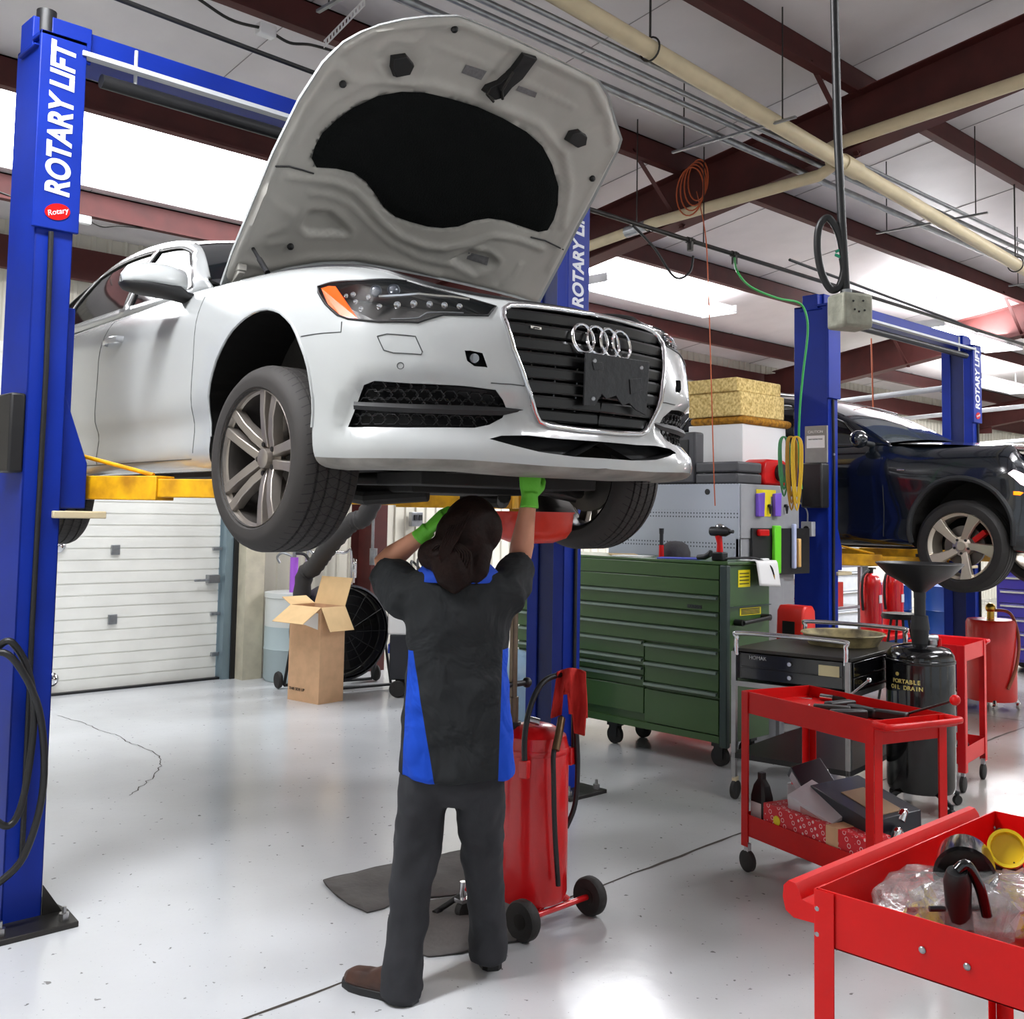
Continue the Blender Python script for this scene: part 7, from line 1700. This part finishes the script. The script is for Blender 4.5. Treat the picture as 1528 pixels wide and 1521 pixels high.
# pink-lettered white carton beside the post
p=atd(1191,862,9.2); o=thing('lettered_carton','white carton with pink lettering leaning between chest and blue post','box',(p.x,p.y,.0)); MB().box((0,0,.95+.0),(.25,.2,.25)).build('carton_body',M_white,o,bevel=.004); MB().bx(-.15,.15,-.12,.12,0,.82).build('stand_block',mat('grey_block',rgb(120,125,132),.5),o,bevel=.004); text('FINAL',.08,frame((-.127,0,.95),(0,-1,.25),(0,-.25,1)),mat('pink_print',rgb(225,40,120),.5),o)
def exting(lab,loc,s=1.):
    o=thing('fire_extinguisher',lab,'fire extinguisher',loc,0,'extinguishers'); o.scale=(s,s,s)
    MB().lathe([(0,0),(.085,0),(.09,.02),(.09,.42),(.07,.49),(.03,.52),(0,.52)],n=28).build('cylinder_body',M_red2,o); MB().cyl((0,0,.52),(0,0,.57),.022).box((.03,0,.59),(.12,.02,.02)).box((.03,0,.56),(.10,.02,.015)).build('valve_head',M_black,o)
    MB().tube(spline([(0,0,.55),(-.09,.02,.5),(-.12,.02,.35),(-.10,.02,.2)],5),.012).build('discharge_hose',M_black,o); MB().box((0,-.091,.3),(.05,.004,.07)).build('paper_label',M_white,o)
    return o
p=atz(1308,952,.0); exting('red fire extinguisher standing beyond the round cream pan',(11.05,5.8,.42),1.25); exting('second red fire extinguisher standing just behind the first',(11.4,5.72,.42),1.25)
o=thing('bottle_stand','red steel stand carrying the fire extinguishers','stand',(11.22,5.75,0)); MB().bx(-.4,.4,-.25,.25,.38,.42).build('stand_top',M_red,o)
for x in (-.38,.35):
    for y in (-.23,.2): MB().bx(x,x+.03,y,y+.03,0,.38).build('leg',M_red,o)
# shop stool
p=atz(1345,960,0); o=thing('shop_stool','black round stool on thin legs beyond the oil drain','stool',(9.6,4.75,0)); MB().lathe([(0,.74),(.16,.74),(.17,.76),(.16,.79),(0,.79)],n=28).build('seat',M_black,o)
for k in range(4): a=PI/4+k*PI/2; MB().cyl((.2*math.cos(a),.2*math.sin(a),0),(.08*math.cos(a),.08*math.sin(a),.74),.012).build('leg',M_dsteel,o)
MB().tube([(.16*math.cos(a),.16*math.sin(a),.25) for a in [2*PI*i/24 for i in range(24)]],.008,closed=True).build('foot_ring',M_dsteel,o)
# cabinets and drums along the far side
def cab(lab,x,y,w_,d_,h_,m_,rows=5,hm=None):
    o=thing('tool_cabinet',lab,'tool cabinet',(x,y,0)); MB().bx(-w_/2,w_/2,-d_/2,d_/2,.12,h_).build('cabinet_body',m_,o,bevel=.006)
    for k in range(rows):
        z0=.15+(h_-.2)*k/rows; z1=.15+(h_-.2)*(k+1)/rows-.015; dr=MB().bx(-w_/2-.015,-w_/2,-d_/2+.03,d_/2-.03,z0,z1).build('drawer',m_,o,bevel=.003); MB().bx(-w_/2-.03,-w_/2-.012,-d_/2+.05,d_/2-.05,z1-.03,z1-.01).build('drawer_handle',M_chrome,dr)
        dr=MB().bx(-w_/2+.03,w_/2-.03,-d_/2-.015,-d_/2,z0,z1).build('drawer',m_,o,bevel=.003); MB().bx(-w_/2+.05,w_/2-.05,-d_/2-.03,-d_/2-.012,z1-.03,z1-.01).build('drawer_handle',M_chrome,dr)
    for x_ in (-w_/2+.08,w_/2-.08):
        for y_ in (-d_/2+.08,d_/2-.08): MB().lathe([(0,-.02),(.055,-.02),(.06,0),(.055,.02),(0,.02)],c=(x_,y_,.06),ax='X',n=20).build('caster_wheel',M_rub,o)
    return o
cab('violet-blue tool cabinet with bright handles beyond the red drum',12.6,4.3,.6,1.3,1.12,mat('violet_blue',rgb(48,40,135),.35,coat=.3),6)
cab('light grey tool cabinet against the wall under the dark vehicle',13.6,8.1,.7,1.2,1.25,M_lgrey,4)
cab('red tool cabinet against the wall beyond the steel shelf',12.2,8.9,1.2,.6,1.35,M_red,6)
cab('black tool cabinet against the wall by the far red column',15.6,8.9,1.4,.6,1.2,mat('cab_black',rgb(40,42,46),.4),5)
for i,(x,y) in enumerate(((12.4,6.3),(12.75,5.7))):
    o=thing('oil_drum','blue steel drum %s'%('beside the light grey cabinet','nearer the red waste drum'),'drum',(x,y,0),0,'blue drums') if False else thing('oil_drum',('blue steel drum set further back from the red waste drum','blue steel drum closer to the red waste drum')[i],'drum',(x,y,0),0,'blue drums')
    MB().lathe([(0,0),(.285,0),(.29,.02),(.285,.04),(.285,.29),(.292,.30),(.285,.31),(.285,.58),(.292,.59),(.285,.6),(.285,.86),(.29,.88),(.28,.88),(0,.87)],n=36).build('drum_shell',mat('drum_blue',rgb(22,62,130),.4),o); MB().cyl((.15,0,.87),(.15,0,.9),.03).build('bung',M_galv,o)
o=thing('parts_washer','grey block-shaped workbench beside the wall beneath the dark vehicle','workbench',(11.9,7.7,0)); MB().bx(-.6,.6,-.35,.35,.82,.88).build('bench_top',mat('bench_wood',rgb(150,120,90),.7,noise=.3),o); MB().bx(-.55,.55,-.3,.3,.0,.82).build('bench_body',mat('concrete_grey',rgb(150,142,138),.8,noise=.2),o)
for i in range(7):
    c=(rgb(200,40,35),rgb(235,235,230),rgb(40,60,150),rgb(225,185,40),rgb(60,60,64),rgb(215,215,220),rgb(170,60,50))[i]; h_=.16+.05*(i%3)
    x_=tag(MB().lathe([(0,0),(.05,0),(.05,h_*.75),(.02,h_*.85),(.02,h_),(0,h_)],n=16).build('fluid_bottle',mat('fluid_%d'%i,c,.4)),('red','white','blue','yellow','charcoal','silver white','brick red')[i]+' bottle in the row on the grey workbench','bottle','bottles on the grey workbench'); x_.location=(11.45+i*.15,7.6-.1*(i%2),.88)
o=thing('wall_poster','white notice board with red frame on the far wall','notice board',(12.9,9.6,1.2)); MB().bx(-.5,.5,-.03,-.0,-.35,.45).build('board_frame',M_red,o); MB().bx(-.46,.46,-.035,-.03,-.31,.41).build('notice_panel',mat('notice',rgb(235,238,240),.5),o)
# ================================================================== CEILING LIGHTS
def area_(name,loc,size,energy,color=(1,1,1),rot=(0,0,0),parent=None):
    l=bpy.data.lights.new(name,'AREA'); l.shape='RECTANGLE'; l.size,l.size_y=size; l.energy=energy; l.color=color
    o=bpy.data.objects.new(name,l); COL.objects.link(o); o.location=loc; o.rotation_euler=rot
    if parent: o.parent=parent
    return o
M_tube=mat('fluorescent_tube',(1,1,1),.5,emit=(.95,.97,1),estr=14)
def shop_light(x,y,z,L_,label,e=150,rz=0.):
    o=thing('ceiling_light',label,'ceiling light',(x,y,z),rz,'long shop lights')
    mb=MB()
    mb.loft([[V((xx,-.27,-.04)),V((xx,-.2,.05)),V((xx,.2,.05)),V((xx,.27,-.04)),V((xx,.26,-.04)),V((xx,.195,.04)),V((xx,-.195,.04)),V((xx,-.26,-.04))] for xx in (-L_/2,L_/2)])
    mb.bx(-L_/2-.004,-L_/2,-.26,.26,-.05,.05); mb.bx(L_/2,L_/2+.004,-.26,.26,-.05,.05)
    mb.build('reflector',M_lgrey,o,0)
    for yy in (-.19,-.115,-.04,.04,.115,.19): MB().cyl((-L_/2+.04,yy,-.02),(L_/2-.04,yy,-.02),.02,n=8).build('tube',M_tube,o)
    for xx in (-L_*.35,L_*.35): MB().lathe([(0,.05),(.035,.05),(.035,.09),(.008,.1),(.008,roofz(y)-z-.2),(0,roofz(y)-z-.2)],c=(xx,0,0),n=8).build('hanger',M_galv,o)
    area_('lamp',(0,0,-.07),(L_,.45),e,(.97,.98,1),parent=o)
    area_('lamp',(0,0,.12),(L_,.45),e*.85,(.97,.98,1),(PI,0,0),parent=o)
    return o
shop_light(9.75,7.75,4.2,2.4,'bright ceiling light hanging just above the front of the white car',115)
p=aty(1490,575,6.6); shop_light(13.8,5.9,4.05,2.4,'bright ceiling light hanging behind the lettered post of the far lift',150)
shop_light(5.6,-1.2,4.9,2.4,'unseen fill light added over the bay out of the frame',60)  # added outside the view to brighten the bay
shop_light(.3,3.4,4.5,2.4,'unseen fill light added beside the nearest lift post out of the frame',135)  # unseen lamp put in to brighten the floor by the near post
shop_light(8.6,1.4,4.8,2.4,'unseen fill light added over the red carts out of the frame',85)  # extra lamp outside the view, fill for the foreground
shop_light(18.5,7.4,4.,2.4,'ceiling light hanging over the far end of the shop',150)
shop_light(19.,2.,4.8,2.4,'ceiling light hanging over the middle of the distant bays',170)
shop_light(25.,5.,4.3,2.4,'ceiling light hanging near the distant end wall',150)
shop_light(14.,1.4,4.8,2.4,'unseen fill light added ahead of the dark vehicle out of the frame',150)  # another unseen lamp, added as fill
# ================================================================== LIGHT + CAMERA
sc=bpy.context.scene
w=bpy.data.worlds.new('World'); sc.world=w; w.use_nodes=True; bg=w.node_tree.nodes['Background']; bg.inputs['Color'].default_value=(.86,.93,1.,1); bg.inputs['Strength'].default_value=.55
def area(name,loc,size,energy,color=(1,1,1),rot=(0,0,0)):
    l=bpy.data.lights.new(name,'AREA'); l.shape='RECTANGLE'; l.size,l.size_y=size; l.energy=energy; l.color=color
    o=bpy.data.objects.new(name,l); COL.objects.link(o); o.location=loc; o.rotation_euler=rot; return o
cam=bpy.data.cameras.new('camera'); co=bpy.data.objects.new('camera',cam); COL.objects.link(co)
cam.sensor_fit='HORIZONTAL'; cam.sensor_width=36.; cam.lens=F_PX/1528*36.; cam.clip_start=.05; cam.clip_end=200
mB=-cF
co.matrix_world=Matrix(((cR.x,cU.x,mB.x,CAM.x),(cR.y,cU.y,mB.y,CAM.y),(cR.z,cU.z,mB.z,CAM.z),(0,0,0,1)))
cam.shift_y=-(760.5-CYP)/1528.
sc.camera=co
sc.view_settings.view_transform='Standard'; sc.view_settings.look='None'; sc.view_settings.gamma=1; sc.view_settings.exposure=.42; sc.view_settings.use_curve_mapping=False
